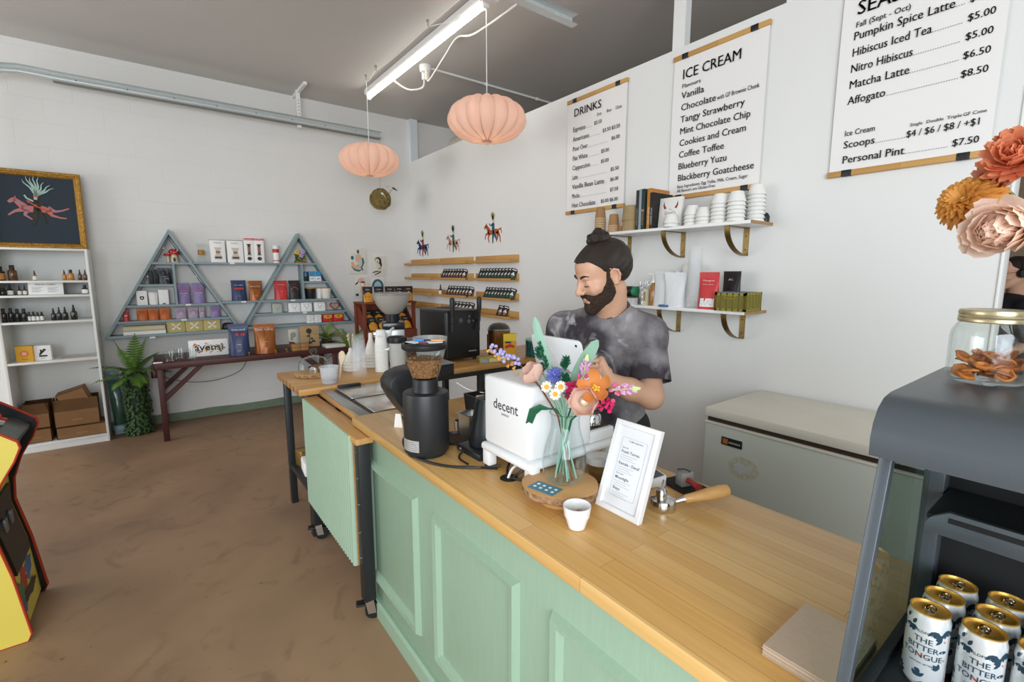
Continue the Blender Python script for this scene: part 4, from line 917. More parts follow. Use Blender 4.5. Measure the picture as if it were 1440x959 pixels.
LIL = M('lilac_bag', '#8d7bab', .4, var=(20, .3)); LIL2 = M('mauve_bag', '#b39fb4', .45, var=(20, .3)); CORAL = M('coral_print', '#d4506a', .6); ORB = M('orange_bag', '#cf6a24', .4, var=(25, .3))
def arcp(r, w, cz): return [ribbon([(r*math.cos(a), cz + r*math.sin(a)) for a in (PI*i/12 for i in range(k, k+2))], [w, w]) for k in range(12)]
for k, (y, lab) in enumerate(((.272, 'tall lilac coffee bag, left one of the pair right of the divider'), (.402, 'tall lilac coffee bag, right one of the pair right of the divider'))):
    pouch('coffee_bag', lab, (XI, y, 1.243), .115, .21, .06, LIL, [(CORAL, arcp(.034, .006, .115))] , [('ETHIOPIA', .014, .1, PAPER), ('coffee', .01, .08, PAPER)], group='lilac bags in the left triangle')
pouch('red_tube_bag', 'slim red bag at the left end of the left triangle', (XI, -.21, 1.09), .05, .113, .03, M('red_bag', '#c6322d', .4), [(PAPER, [rect(-.012, .012, .05, .056)])])
for k, (y, nm) in enumerate(((-.083, 'left'), (.006, 'middle'), (.1, 'right'))):
    pouch('coffee_bag', 'small orange coffee bag, %s one of three in the left triangle' % nm, (XI, y, 1.09), .09, .115, .045, ORB, [(M('dark_orange', '#a94f18', .5), arcp(.026, .004, .05))], [('coffee', .012, .045, M('dark_orange', '#a94f18', .5))], group='orange bags in the left triangle')
for k, (y, w, mt, lab) in enumerate(((.232, .098, LIL2, 'small mauve coffee bag, first of the mauve ones in the left triangle'), (.338, .092, LIL2, 'small mauve coffee bag in the middle of the mauve ones in the left triangle'), (.415, .056, LIL2, 'narrow mauve coffee bag squeezed in at the right of the other mauve ones'), (.535, .094, LIL, 'small lilac coffee bag standing alone at the right end of the left triangle'))):
    pouch('coffee_bag', lab, (XI, y, 1.09), w, .114, .04, mt, [(CORAL if mt is LIL else M('plum_print', '#7c5a80', .6), arcp(w*.28, .004, .055))], [('coffee', .011, .05, PAPER)])
CRM = M('cream_book', '#d8cfb0', .6); 
t = thing('flat_box', 'flat cream box, upper of two at the left foot of the left triangle', 'box', (XI, -.075, .999), 90); MB().box(-.165, .165, -.05, .05, 0, .034, .002).build('carton', CRM, t); MB().box(-.166, .166, -.051, .051, .026, .04, .002).build('lid', M('cream_lid2', '#c8bd97', .6), t)
t = thing('flat_box', 'flat white box, lower of two at the left foot of the left triangle', 'box', (XI, -.075, .955), 90); MB().box(-.168, .168, -.05, .05, 0, .036, .002).build('carton', PAPER, t); MB().box(-.169, .169, -.051, .051, .03, .0435, .002).build('lid', M('cream_lid2', '#c8bd97', .6), t)
STRAW = M('straw_box', '#c9b877', .6, var=(30, .2))
for k, y in enumerate((.18, .336, .492)):
    x = [ribbon([(-.034, .028), (0, .058), (-.034, .09)], [.012, .01, .012]), ribbon([(.034, .028), (0, .058), (.034, .09)], [.012, .01, .012])]
    carton('filter_box', 'straw coloured box printed with a white cross, %s of three' % ('leftmost', 'middle one', 'rightmost')[k], (XI, y, .955), .152, .06, .12, STRAW, [(PAPER, x)], group='straw boxes in the left triangle')
# on the bridge
t = thing('coffee_maker', 'hourglass glass coffee maker with wood collar on the upper bridge shelf', 'coffee maker', (XI, .455, 1.667), 90)
MB().lathe([(0, .001), (.042, .001), (.046, .008), (.038, .05), (.02, .095), (.018, .105), (.03, .14), (.042, .19)], 24).build('glass_body', GLASS, t)
MB().lathe([(.028, .075), (.024, .085), (.0225, .098), (.0225, .11), (.027, .125), (.03, .125), (.03, .1), (.03, .075)], 20).build('wood_collar', M('collar_wood', '#a8762f', .45), t)
def hourglass_print(s=1, zb=.03): return [[(-.034*s, zb), (.034*s, zb), (.04*s, zb+.02), (.012*s, zb+.075), (.036*s, zb+.125), (-.036*s, zb+.125), (-.012*s, zb+.075), (-.04*s, zb+.02)]]
for y, w, lab in ((.602, .135, 'white coffee maker box with hourglass picture, left one of two'), (.762, .15, 'white coffee maker box with hourglass picture, right one of two')):
    carton('coffee_maker_box', lab, (XI, y, 1.667), w, .08, .232, PAPER, [(M('print_grey', '#c9c6bd', .6), hourglass_print(w/.14)), (M('print_coffee', '#5a3b26', .6), [rect(-.03, .03, .04, .06)]), (M('collar_wood', '#a8762f', .45), [rect(-.02, .02, .093, .117)])], [('CHEMEX', .02, 0, .195, GREY)], lid=(M('brown_lid', '#8c6a52', .6), .985))
for y, w, lab in ((.893, .092, 'tall white press box with red band, left one of two on the upper bridge'), (.99, .098, 'tall white press box with red band, right one of two on the upper bridge')):
    carton('press_box', lab, (XI, y, 1.667), w, .09, .272, PAPER, [(RED, [rect(-w/2, w/2, .24, .262)]), (M('print_dark', '#4c3833', .6), [rect(-.014, .014, .09, .2), rect(-.022, .022, .19, .198), rect(-.02, .02, .08, .088), ell(0, .045, .022, .02)]), (M('print_amber', '#9d6a4a', .6), [rect(-.011, .011, .11, .17)])], [('AeroPress', .02, 0, .244, PAPER)])
t = thing('filter_tin', 'white and red tube standing right of the press boxes', 'tin', (XI, 1.165, 1.668), 90)
MB().lathe([(0, 0), (.032, 0), (.033, .004), (.033, .18), (0, .18)], 24).build('body', PAPER, t); MB().lathe([(.0335, .115), (.0335, .155)], 24).build('red_band', RED, t); MB().lathe([(.034, .178), (.034, .192), (.03, .197), (0, .197)], 24).build('lid', WHITE, t); MB().lathe([(.0335, .02), (.0335, .03)], 24).build('red_ring', RED, t)
NVY = M('navy_bag', '#2c3a63', .38, var=(25, .3)); COP = M('copper_bag', '#9a5a26', .33, .3, var=(25, .35), c2='#7d4418'); REDB = M('coral_red_bag', '#d23a3c', .4, var=(25, .2)); BLKB = M('black_bag', '#262325', .4)
WT = M('print_white', '#e9e4dc', .6)
pouch('coffee_bag', 'navy coffee bag with red stripe on the lower bridge shelf', (XI, .77, 1.255), .148, .222, .07, NVY, [(RED, [rect(-.045, .045, .125, .142)])], [('transcend', .022, .165, WT), ('coffee', .009, .05, WT)])
pouch('coffee_bag', 'copper brown coffee bag on the lower bridge shelf beside the navy one', (XI, .932, 1.255), .142, .216, .07, COP, [(M('copper_dark', '#6a3c18', .5), [rect(-.055, .055, .13, .136)])], [('Ethica Coffee', .018, .15, WT), ('roasters', .009, .05, WT)])
pouch('coffee_bag', 'bright red coffee bag in the right triangle', (XI, 1.19, 1.255), .142, .215, .065, REDB, [(M('navy_print', '#3b4668', .6), [ell(.042, .135, .007, .011, 10)])], [('Monogram', .017, .165, WT), ('coffee', .009, .09, WT)])
pouch('coffee_bag', 'black coffee bag with coral arc beside the red bag', (XI, 1.335, 1.255), .125, .216, .06, BLKB, [(M('coral_arc', '#cf5f50', .6), arcp(.035, .007, .105))], [('PHIL', .016, .165, M('coral_arc', '#cf5f50', .6))])
# toy flower pot
t = thing('toy_flowers', 'toy brick pot of yellow and violet flowers at the top of the right triangle', 'ornament', (XI, 1.425, 1.672), 90)
MB().box(-.062, .055, -.035, .035, 0, .018, .002).build('tray', M('toy_brown', '#9b5a34', .5), t)
m = MB(); rnd = random.Random(9)
for k in range(90): m.sph((rnd.uniform(-.058, .052), rnd.uniform(-.035, .03), rnd.uniform(.02, .11)), rnd.uniform(.006, .011), 6, 4)
m.build('foliage', M('toy_green', '#2f6a3a', .5, var=(60, .6), c2='#5d9a3e'), t)
for x, z, mt, nm in ((-.045, .12, M('toy_yellow', '#e8c33a', .5), 'yellow_blossom'), (.02, .13, M('toy_violet', '#b9a2cf', .5), 'violet_blossom'), (.0, .085, M('toy_violet', '#b9a2cf', .5), 'violet_blossom')):
    f = MB()
    for i in range(5): f.sph((x+.017*math.cos(2*PI*i/5), -.043, z+.017*math.sin(2*PI*i/5)), (.012, .006, .012), 8, 6)
    fo = f.build(nm, mt, t); MB().sph((x, -.05, z), .007, 8, 6).build('blossom_eye', M('toy_gold', '#d89a2a', .5), fo)
f = MB()
for x, z in ((.045, .055), (-.03, .05), (.03, .03), (-.01, .04)): f.sph((x, -.04, z), .008, 8, 6)
f.build('buds', M('toy_orange', '#d98336', .5), t)
BBL = M('sky_blue', '#3a8fc4', .5)
carton('blue_box', 'narrow black and blue box on the small shelf of the right triangle', (XI, 1.468, 1.462), .05, .06, .108, M('matt_black', '#1d1f20', .5), [(BBL, [rect(-.02, .005, .055, .1)])])
for y, lab in ((1.535, 'blue topped white box, left one on the small right triangle shelf'), (1.603, 'blue topped white box, right one on the small right triangle shelf')):
    carton('blue_box', lab, (XI, y, 1.462), .064, .06, .112, PAPER, [(BBL, [rect(-.032, .032, .055, .112)]), (INK, [rect(-.02, .02, .03, .034), rect(-.02, .01, .022, .025)])])
def mug(label, y, r, mt, lidm):
    t = thing('lidded_mug', label, 'mug', (XI, y, 1.255), 90); MB().lathe([(0, 0), (r*.8, 0), (r*.86, .006), (r, .12), (r*.95, .122), (0, .122)], 24).build('body', mt, t); MB().lathe([(r*1.02, .119), (r*1.02, .128), (0, .128)], 24).build('lid', lidm, t)
LW = M('lid_wood', '#b58a4f', .5)
mug('black lidded mug in the right triangle', 1.51, .06, M('matt_black', '#1d1f20', .5), LW); mug('white lidded mug half hidden beside the black mug', 1.607, .034, PAPER, LW); mug('wide white lidded mug in the right triangle', 1.69, .06, M('off_white', '#e6e1d6', .5), LW)
V = [ribbon([(-.024, .075), (0, .03), (.024, .075)], [.005, .006, .005]), rect(-.04, .04, .088, .091)]
for y, w, mt, lab in ((1.135, .1, M('sage_box', '#b9beb2', .6), 'greenish dripper box, leftmost of the dripper boxes'), (1.318, .126, PAPER, 'white dripper box, second from left in the right triangle'), (1.45, .12, PAPER, 'white dripper box, third from left in the right triangle'), (1.6, .125, PAPER, 'white dripper box nearest the heart tin')):
    carton('dripper_box', lab, (XI, y, 1.108), w, .07, .104, mt, [(GREY, V), (RED, [rect(w/2-.012, w/2-.004, .09, .1)])])
t = thing('heart_tin', 'red heart shaped tin standing in the right triangle', 'tin', (XI+.02, 1.775, 1.108), 90)
H = [(.0035*16*math.sin(a)**3, .054 + .0033*(13*math.cos(a)-5*math.cos(2*a)-2*math.cos(3*a)-math.cos(4*a))) for a in [2*PI*i/40 for i in range(40)]]
MB().prism(H, -.015, .015, 'y', .002).build('tin_body', M('heart_red', '#a83228', .4), t); MB().prism([(x*.74, .054+(z-.054)*.74) for x, z in H], -.0165, -.015, 'y').build('picture', M('heart_picture', '#b7b59b', .6, var=(60, .8), c2='#46604f'), t)
for k, (y, z, lab) in enumerate(((1.49, .0, 'small white box, lower left of the little stack in the right triangle'), (1.575, .0, 'small white box, lower right of the little stack in the right triangle'), (1.49, .048, 'small white box, upper left of the little stack in the right triangle'), (1.575, .048, 'small white box, upper right of the little stack in the right triangle'))):
    carton('white_box', lab, (XI, y, .97+z), .078, .05, .046, PAPER, [(GREY, [rect(-.028, .02, .028, .031), rect(-.028, .01, .018, .02)])], group='little stack of white boxes')
for y, lab in ((1.69, 'red and yellow box, left one at the right foot of the right triangle'), (1.815, 'red and yellow box, right one at the right foot of the right triangle')):
    carton('red_box', lab, (XI, y, .97), .118, .06, .09, RED, [(M('box_yellow', '#e2b33a', .5), [[(-.045, .05), (.045, .05), (.045, .085), (-.045, .085)], [(-.03, .05), (-.015, .035), (0, .05), (.015, .035), (.03, .05)]]), (RED, [ell(0, .066, .02, .008)])])
# ================================================================ bench and things on and under it
BEN = M('mahogany_stain', '#4c2320', .45, var=(8, .4), c2='#371714', stretch=(1, .3, 1))
ZB = .735
t = thing('bench_table', 'narrow dark red wooden bench along the block wall under the triangles', 'bench', (-5.63, .86, 0))
MB().box(-.33, .315, -.89, .885, ZB-.055, ZB, .003).build('top', BEN, t)
MB().box(-.3, .3, -.905, -.88, ZB-.12, ZB-.06, .002).build('end_cleat', BEN, t)
for y, s in ((-.85, 1), (.72, -1)):
    for x in (-.27, .28):
        MB().box(x-.02, x+.022, y-.024, y+.024, 0, ZB-.055, .002).build('leg', BEN, t)
        MB().prism([(y+s*.02, .37), (y+s*.02, .43), (y+s*.29, ZB-.055), (y+s*.34, ZB-.055)], x-.015, x+.015, 'x').build('brace', BEN, t)
# fern in a tall leafy column
rnd = random.Random(12); t = thing('potted_fern', 'tall fern in a slim leaf covered column pot beside the bookcase', 'plant', (-5.79, -.19, 0))
MB().lathe([(0, 0), (.09, 0), (.1, .01), (.088, .3), (.066, .6), (.05, .62), (0, .6)], 18).build('pot', M('dark_moss', '#243020', .8), t)
m = MB()
for k in range(760):
    z = rnd.uniform(.0, .63); a = rnd.uniform(0, 2*PI); r = .1 - .045*z + rnd.uniform(0, .02); c = Vector((r*math.cos(a), r*math.sin(a), z)); o = Vector((math.cos(a), math.sin(a), 0)); s = o.cross(Vector((0, 0, 1))); d = (o*.6 + s*rnd.uniform(-.5, .5) + Vector((0, 0, -rnd.uniform(.5, 1.2)))).normalized(); l = rnd.uniform(.028, .046)
    m.add([c, c + d*l*.5 + s*l*.3, c + d*l, c + d*l*.5 - s*l*.3], [(0, 1, 2, 3)])
m.build('column_leaves', M('column_leaf', '#42632f', .6, var=(25, .6), c2='#27401f'), t)
FERN = M('fern_leaf', '#648a34', .55, var=(20, .5), c2='#426628')
def frond(mb, base, d, L_, droop, wd, rnd):
    d = Vector(d).normalized(); p = Vector(base); pts = [p.copy()]; N = 16
    for i in range(N):
        d = (d + Vector((0, 0, -droop/N))).normalized(); p = p + d*L_/N; pts.append(p.copy())
    mb.tube(pts, [.003*(1-i/(N+1)) + .0006 for i in range(N+1)], 4)
    for i in range(2, N+1):
        d = (pts[i]-pts[i-1]).normalized(); s = d.cross(Vector((0, 0, 1))).normalized(); l = wd*math.sin(PI*(.12+.86*i/N))
        for sg in (-1, 1):
            q = pts[i]; e = (s*sg + d*.5 + Vector((0, 0, -.25))).normalized(); w = d*L_/N*.42
            mb.add([q - w, q + e*l*.5 - w*.9, q + e*l, q + e*l*.5 + w*.9, q + w], [(0, 1, 2, 3, 4)])
for k, (dx, dy, dz, L_, dr) in enumerate(((.2, -.9, 1.0, .36, 1.1), (.6, -.6, 1.1, .33, 1.3), (.1, -.4, 1.6, .4, .6), (.3, .1, 1.6, .42, .7), (.4, .5, 1.2, .36, 1.1), (.2, 1, .8, .4, 1.0), (.8, -.1, 1, .3, 1.5), (.5, .8, .6, .36, 1.0), (.4, -1, .5, .34, 1.0), (.9, .4, .6, .26, 1.6), (-.1, .3, 1.4, .38, .8), (.7, -.8, .3, .26, 1.4), (.8, .2, .3, .22, 1.8), (.3, -.2, 1.2, .34, 1.0))):
    m = MB(); frond(m, (0, 0, .58), (dx, dy, dz), L_, dr, .085, rnd); m.build('frond', FERN, t)
# plastic wrapped board leaning by the plant
t = thing('wrapped_board', 'slim green board in clear plastic wrap leaning between bookcase and fern', 'board', (-5.84, -.335, .004)); t.rotation_euler = (R(3), R(-9), 0)
MB().prism([(y, z) for y, z in [(-.04, .06), (-.03, .02), (.03, .02), (.04, .06), (.042, .55), (.03, .62), (-.03, .62), (-.042, .55)]], -.006, .006, 'x', .002).build('board', M('board_green', '#1f5a45', .4, var=(30, .6), c2='#163a30'), t)
MB().box(-.014, .014, -.05, .05, 0, .09, .008).build('foot_wrap', frosted('crinkle_wrap', '#a9c4d6', .5), t); MB().box(-.014, .014, -.046, .046, .53, .66, .01).build('head_wrap', frosted('crinkle_wrap', '#a9c4d6', .5), t)
MB().box(-.012, .012, -.044, .044, .09, .53, .004).build('plastic_sleeve', glass('sleeve_film', '#dfeee8', .12), t)
# socket, adaptor, cords below the bench
t = thing('power_adaptor', 'black power adaptor on the block wall behind the bench leg', 'adaptor', (XW, -.02, .49)); MB().box(0, .05, -.045, .045, 0, .13, .006).build('body', BLACK, t); MB().box(0, .01, .05, .075, .0, .03, .002).build('socket_edge', WHITE, t)
cord('mains_cable', 'thin dark cord drooping under the bench from the adaptor', [(-5.985, .03, .5), (-5.93, .12, .46), (-5.9, .3, .42), (-5.85, .5, .43), (-5.75, .7, .52), (-5.7, .78, .678)], .0035, BLACK)
m = MB().tube([(-6.035, -.35, .598), (-6.035, 1.2, .598), (-6.035, 2.86, .598)], .004, 5); solo(m, 'wall_line', M('wall_line_grey', '#9b9a94', .6), 'thin grey line running along the block wall under the bench', 'cable')  # thin tube tracing a ledge line of the block wall
# glasses, sign, bags
def tumbler(label, x, y, r=.042, h=.105):
    t = thing('glass_tumbler', label, 'glass', (x, y, ZB))
    MB().lathe([(0, .0), (r*.8, 0), (r*.9, .01), (r*.72, h*.36), (r*.95, h*.62), (r, h), (r*.95, h), (r*.9, h*.62), (r*.66, h*.36), (r*.8, .016), (0, .01)], 24).build('glass_body', GLASS, t); return t
tumbler('clear glass tumbler at the front left of the bench', -5.38, .09); tumbler('clear glass tumbler behind the front left one on the bench', -5.48, .165); tumbler('clear glass tumbler in front of the avensi sign', -5.42, .265)
t = thing('card_stand', 'small white card holder lying at the left end of the bench', 'card', (-5.36, .0, ZB), 90); MB().box(-.035, .035, -.008, .008, 0, .012, .003).build('body', PAPER, t)
t = carton('sign_box', 'white avensi sign box with floral lettering on the bench', (-5.56, .42, ZB), .335, .05, .165, PAPER, rz=88, cat='sign', bev=.012)
m = MB(); m.text('avensi', .1, (0, -.0262, .06), (1, 0, 0), (0, 0, 1), 'CENTER', 0, .012); m.build('lettering', M('sign_ink', '#3a3a30', .6), t)
rnd = random.Random(21)
for k, (c, n) in enumerate((('#b8322c', 26), ('#4d7a3a', 26), ('#e0a63a', 16), ('#d9806a', 14))):
    m = MB()
    for _ in range(n):
        cx = rnd.choice((-.095, 0, .095)) + rnd.uniform(-.036, .036); cz = .082 + rnd.uniform(-.045, .05); flat(m, ell(cx, cz, rnd.uniform(.004, .011), rnd.uniform(.003, .008), 7, rnd.uniform(0, 1), rnd.uniform(0, 1)+2*PI), -.0258 - .0001*k, .0006)
    m.build('floral_print', M('floral%d' % k, c, .6), t)
pouch('coffee_bag', 'large navy coffee bag standing on the bench', (-5.42, .67, ZB), .185, .318, .11, NVY, [(RED, [rect(-.03, .06, .2, .222)])], [('transcend', .03, .25, WT), ('coffee', .014, .11, WT), ('beans', .012, .05, WT)], rz=78)
pouch('coffee_bag', 'large copper coffee bag standing on the bench beside the navy one', (-5.42, .905, ZB), .205, .3, .11, COP, [], [('Ethica Coffee', .03, .235, WT), ('roasters', .014, .12, WT), ('454 g', .012, .05, WT)], rz=84)
for k, (x, y, lab) in enumerate(((-5.345, .74, 'tiny gold footed holder before the navy bag'), (-5.345, .985, 'tiny gold footed holder before the copper bag'), (-5.345, 1.09, 'tiny gold footed holder left of the wooden blocks'))):
    t = thing('gold_holder', lab, 'holder', (x, y, ZB)); MB().lathe([(0, 0), (.012, 0), (.004, .006), (.004, .02), (.016, .03), (.016, .034), (0, .032)], 14).build('cup', M('gold_metal', '#c39a3f', .25, .9), t)
for k, (y, z, lab) in enumerate(((1.185, 0, 'wooden block, lower left of the small stack on the bench'), (1.268, 0, 'wooden block, lower right of the small stack on the bench'), (1.185, .036, 'wooden block, upper left of the small stack on the bench'), (1.268, .036, 'wooden block, upper right of the small stack on the bench'))):
    solo(MB().box(-.04, .04, -.04, .04, 0, .0345, .003), 'wood_block', M('block_wood', '#a97c48', .55, var=(20, .5), c2='#8c6232', stretch=(1, 6, 6)), lab, 'wood block', (-5.38, y, ZB+z), 0, 'wooden blocks on the bench')
carton('art_card', 'pale art card with brown shape at the back of the bench', (-5.62, 1.225, ZB+.002), .1, .006, .2, M('card_cream', '#cfc9bb', .7), [(M('card_brown', '#6a3426', .7), [[(-.05, 0), (.05, 0), (.0, .06), (-.05, .07)]]), (M('card_sage', '#93a08c', .7), [ell(.0, .14, .03, .03), ell(-.02, .1, .016, .022)])], rz=90, lean=8, cat='card')
t = carton('art_card', 'wooden card printed with a dark flower on the bench', (-5.57, 1.385, ZB+.003), .2, .01, .235, M('card_wood', '#b99a6c', .6, var=(8, .4), stretch=(1, 1, 8)), [(M('card_black', '#33362f', .7), [ribbon([(-.01, .03), (-.005, .09), (.0, .15)], [.01, .008, .012]), ell(-.005, .175, .03, .03), ell(.02, .09, .016, .011), ell(.035, .06, .022, .013), ell(.0, .045, .02, .012), ell(-.02, .12, .014, .01)])], rz=90, lean=9, cat='card')
t = thing('paper_stack', 'stack of white papers at the right end of the bench', 'papers', (-5.44, 1.6, ZB))
for k in range(6): MB().box(-.09, .09, -.105, .105, .0045*k, .0045*k+.0038, .0005).build('sheet', PAPER if k % 2 else M('sheet_grey', '#cfcfca', .7), t)
FERN2 = M('fern_light', '#7f9434', .55, var=(20, .5), c2='#55702a')
rnd = random.Random(5); t = thing('potted_fern', 'light green fern behind the paper stack on the bench', 'plant', (-5.78, 1.62, ZB))
MB().lathe([(0, 0), (.05, 0), (.06, .05), (.055, .055), (0, .05)], 16).build('pot', M('pot_dark', '#3a332c', .7), t)
for k in range(15):
    m = MB(); a = 2*PI*k/15; frond(m, (0, 0, .05), (.5*math.cos(a)+.3, math.sin(a), .75+.3*(k % 3)), .2 + .05*(k % 2), 1.3, .045, rnd); m.build('frond', FERN2, t)
t = thing('potted_fern', 'light green fern hanging over the right end of the bench behind the vases', 'plant', (-5.55, 1.81, .62))
MB().lathe([(0, -.62), (.07, -.62), (.085, -.1), (.09, .0), (.08, .005), (0, -.01)], 16).build('pot', M('pot_dark', '#3a332c', .7), t)
for k in range(20):
    m = MB(); a = 2*PI*k/20; frond(m, (0, 0, 0), (.6*math.cos(a)+.2, math.sin(a), .7+.5*(k % 3)), .3 + .07*(k % 3), 1.4, .05, rnd); m.build('frond', FERN2 if k % 2 else FERN, t)

# ================================================================ four art prints on the block wall
def print_(label, y0, y1, z0, z1, shapes):
    t = thing('art_print', label, 'art print', (XW, (y0+y1)/2, z0), 90); w = (y1-y0)/2
    MB().box(-w, w, -.016, 0, 0, z1-z0, .001).build('canvas', M('print_paper', '#e2ded2', .7), t)
    for k, (c, polys) in enumerate(shapes):
        m = MB()
        for q in polys: flat(m, [(x*(z1-z0), z*(z1-z0)) for x, z in q], -.0165-.0006*k, .0006)
        m.build('painted_shape', M('art_'+c[1:], c, .7), t)
TEAL, SALM, NAV, MINT = '#356a74', '#dfb295', '#2b3d4e', '#b6d0c4'
print_('art print of curled pastel figures, upper left of the four prints', 2.012, 2.228, 1.545, 1.87, [(TEAL, [ell(.03, .86, .05, .08), ell(-.2, .62, .06, .08), ribbon([(.2, .62), (.22, .45), (.14, .24), (.2, .14)], [.06, .09, .07, .05]), ribbon([(-.24, .3), (-.12, .16), (.04, .12), (.14, .18)], [.05, .07, .07, .03])]), (SALM, [ell(.04, .6, .13, .17), ribbon([(-.22, .46), (-.16, .3), (.02, .24), (.12, .32)], [.1, .14, .16, .08])]), (MINT, [ell(.1, .42, .08, .12), ribbon([(-.14, .78), (-.08, .7), (.02, .68)], [.03, .04, .02])]), ('#c08a4a', [ell(0, .34, .03, .025)])])
print_('art print of a dark crouching figure, upper right of the four prints', 2.292, 2.485, 1.515, 1.775, [('#3d3b38', [ell(0, .78, .17, .17), ribbon([(.1, .75), (.14, .6), (.13, .46)], [.1, .12, .08]), ribbon([(-.3, .18), (-.12, .24), (.02, .26)], [.05, .06, .05]), ribbon([(-.2, .08), (.0, .16), (.14, .26)], [.04, .06, .08])]), ('#d8d3bd', [ell(-.05, .74, .11, .14), ribbon([(-.02, .6), (.02, .46), (.05, .36)], [.16, .2, .18]), ell(.16, .34, .15, .1)]), ('#8f8a76', [ell(-.03, .7, .03, .04)])])
print_('art print of a pink bird, lower left of the four prints', 2.066, 2.25, 1.257, 1.512, [('#e0b3a6', [ell(.0, .8, .19, .15), ribbon([(.1, .75), (.08, .5), (.02, .25), (.1, .08)], [.22, .26, .2, .1])]), (NAV, [[(-.14, .8), (-.34, .62), (-.3, .6), (-.2, .64)], ell(-.24, .1, .08, .07), ell(.1, .27, .06, .06)]), ('#f2e6dc', [ell(.04, .6, .07, .1)])])
print_('art print with a blue arch, lower right of the four prints behind the bags', 2.283, 2.46, 1.245, 1.492, [(TEAL, [ribbon([(.26*math.cos(a), .55+.34*math.sin(a)) for a in [PI*i/12 for i in range(13)]], [.12]*13)]), ('#a9c3d3', [ell(0, .6, .18, .22)])])

# ================================================================ red wooden coffee stand in the corner
t = thing('coffee_stand', 'reddish wooden display stand stocked with yellow coffee bags in the corner', 'display stand', (-5.5, 2.245, 0))
RW = M('cherry_wood', '#7c3a22', .4, var=(8, .4), c2='#5d2816', stretch=(1, 1, .3))
MB().box(-.16, .18, -.33, .33, 1.2, 1.22, .002).build('top_shelf', RW, t)
for y in (-.305, .305):
    for x in (-.14, .14): MB().box(x-.018, x+.018, y-.018, y+.018, 0, 1.2, .001).build('post', RW, t)
for z0, x0 in ((.86, .23), (.42, .23)):
    MB().prism([(x0, z0-.07), (x0, z0), (-.12, z0+.24), (-.12, z0+.22), (x0-.015, z0-.02), (x0-.015, z0-.07)], -.285, .285, 'y').build('sloped_bin', RW, t)
    for y in (-.29, .29): MB().prism([(x0, z0-.07), (x0, z0+.02), (-.06, z0+.3), (-.12, z0+.3), (-.12, z0+.1)], y-.007, y+.007, 'y').build('bin_side', RW, t)
    MB().box(x0-.001, x0+.014, -.297, .297, z0-.07, z0+.03, .001).build('bin_front', RW, t)
    MB().box(-.13, -.118, -.29, .29, z0+.1, z0+.36).build('bin_back', RW, t)
YB = M('amber_label', '#dc9a2e', .5, var=(30, .3), c2='#c9761f'); 
def cbag(label, loc, w=.125, h=.18, lean=0, grp='yellow and black coffee bags on the stand'):
    return pouch('coffee_bag', label, loc, w, h, .05, BLKB, [(YB, [[(-w/2*.86, 0.004), (w/2*.86, .004), (w/2*.86, h*.5), (w*.2, h*.6), (0, h*.68), (-w*.2, h*.6), (-w/2*.86, h*.5)]])], [('Zaffee', w*.17, h*.78, WT), ('coffee', w*.16, h*.34, M('brown_print', '#7a3a18', .6))], lean=lean, group=grp)
for k, y in enumerate((2.0, 2.135, 2.268, 2.39, 2.505)): cbag('black and yellow coffee bag on the stand top, %s from the left' % ('first', 'second', 'third', 'fourth', 'fifth')[k], (-5.4, y, 1.22))
for k, (x, y, z, nm) in enumerate(((-5.33, 2.03, .885, 'front left'), (-5.33, 2.15, .885, 'front, second from left'), (-5.33, 2.33, .885, 'front, second from right'), (-5.33, 2.45, .885, 'front right'), (-5.44, 2.03, .965, 'back left'), (-5.44, 2.15, .965, 'back, second from left'), (-5.44, 2.33, .965, 'back, second from right'), (-5.44, 2.45, .965, 'back right'))):
    cbag('black and yellow coffee bag in the upper sloped bin, %s' % nm, (x, y, z), .115, .17, 24, 'yellow and black coffee bags in the upper bin')
for k, (x, y, nm) in enumerate(((-5.33, 2.05, 'left'), (-5.33, 2.2, 'middle'), (-5.33, 2.4, 'right'))): cbag('black and yellow coffee bag in the lower sloped bin, %s' % nm, (x, y, .445), .12, .175, 24, 'yellow and black coffee bags in the lower bin')

# ================================================================ paper riders over the ledges, sachets on them
def rider(label, x, z, s, hc, rc, fc, run):
    t = thing('paper_rider', label, 'wall figure', (x, YW, z))
    m = MB(); horse(m, s, -.004, .003, run, 0, 0); m.build('horse', M('hue'+hc[1:], hc, .7, var=(40, .5)), t)
    m = MB(); stroke(m, [(.02*s, .62*s), (.0, .3*s), (.02*s, 0), (-.04*s, -.4*s), (-.06*s, -.7*s)], [.2*s, .26*s, .22*s, .12*s, .06*s], -.007, .003); stroke(m, [(0, .1*s), (.3*s, -.3*s), (.42*s, -.52*s)], [.2*s, .14*s, .07*s], -.007, .003); stroke(m, [(0, .58*s), (-.28*s, .45*s), (-.45*s, .6*s)], [.12*s, .08*s, .06*s], -.007, .003); m.build('rider', M('hue'+rc[1:], rc, .7, var=(40, .4)), t)
    m = MB(); flat(m, ell(.03*s, .76*s, .09*s, .11*s), -.009, .002); m.build('face', M('face_paper', '#d9c9a8', .7), t)
    m = MB()
    for dx, dz in ((-.2, .42), (-.1, .5), (0, .52), (.1, .46), (.16, .36)): stroke(m, [(.02*s, .82*s), ((dx*.6)*s, (.82+dz*.6)*s), (dx*s, (.82+dz)*s)], [.1*s, .09*s, .02*s], -.01, .002)
    m.build('headdress', M('hue'+fc[1:], fc, .7, var=(40, .4)), t)
rider('paper rider on a blue horse, leftmost of three over the ledges', -5.69, 1.885, .165, '#27456f', '#8e2d2c', '#8a8f4a', False)
rider('paper rider on a pink horse, middle of three over the ledges', -4.91, 1.905, .155, '#d6a390', '#3a6a58', '#5d5f52', False)
rider('paper rider on an orange horse, rightmost of three over the ledges', -4.1, 1.97, .155, '#c05a2a', '#2f5a68', '#9a8a48', False)
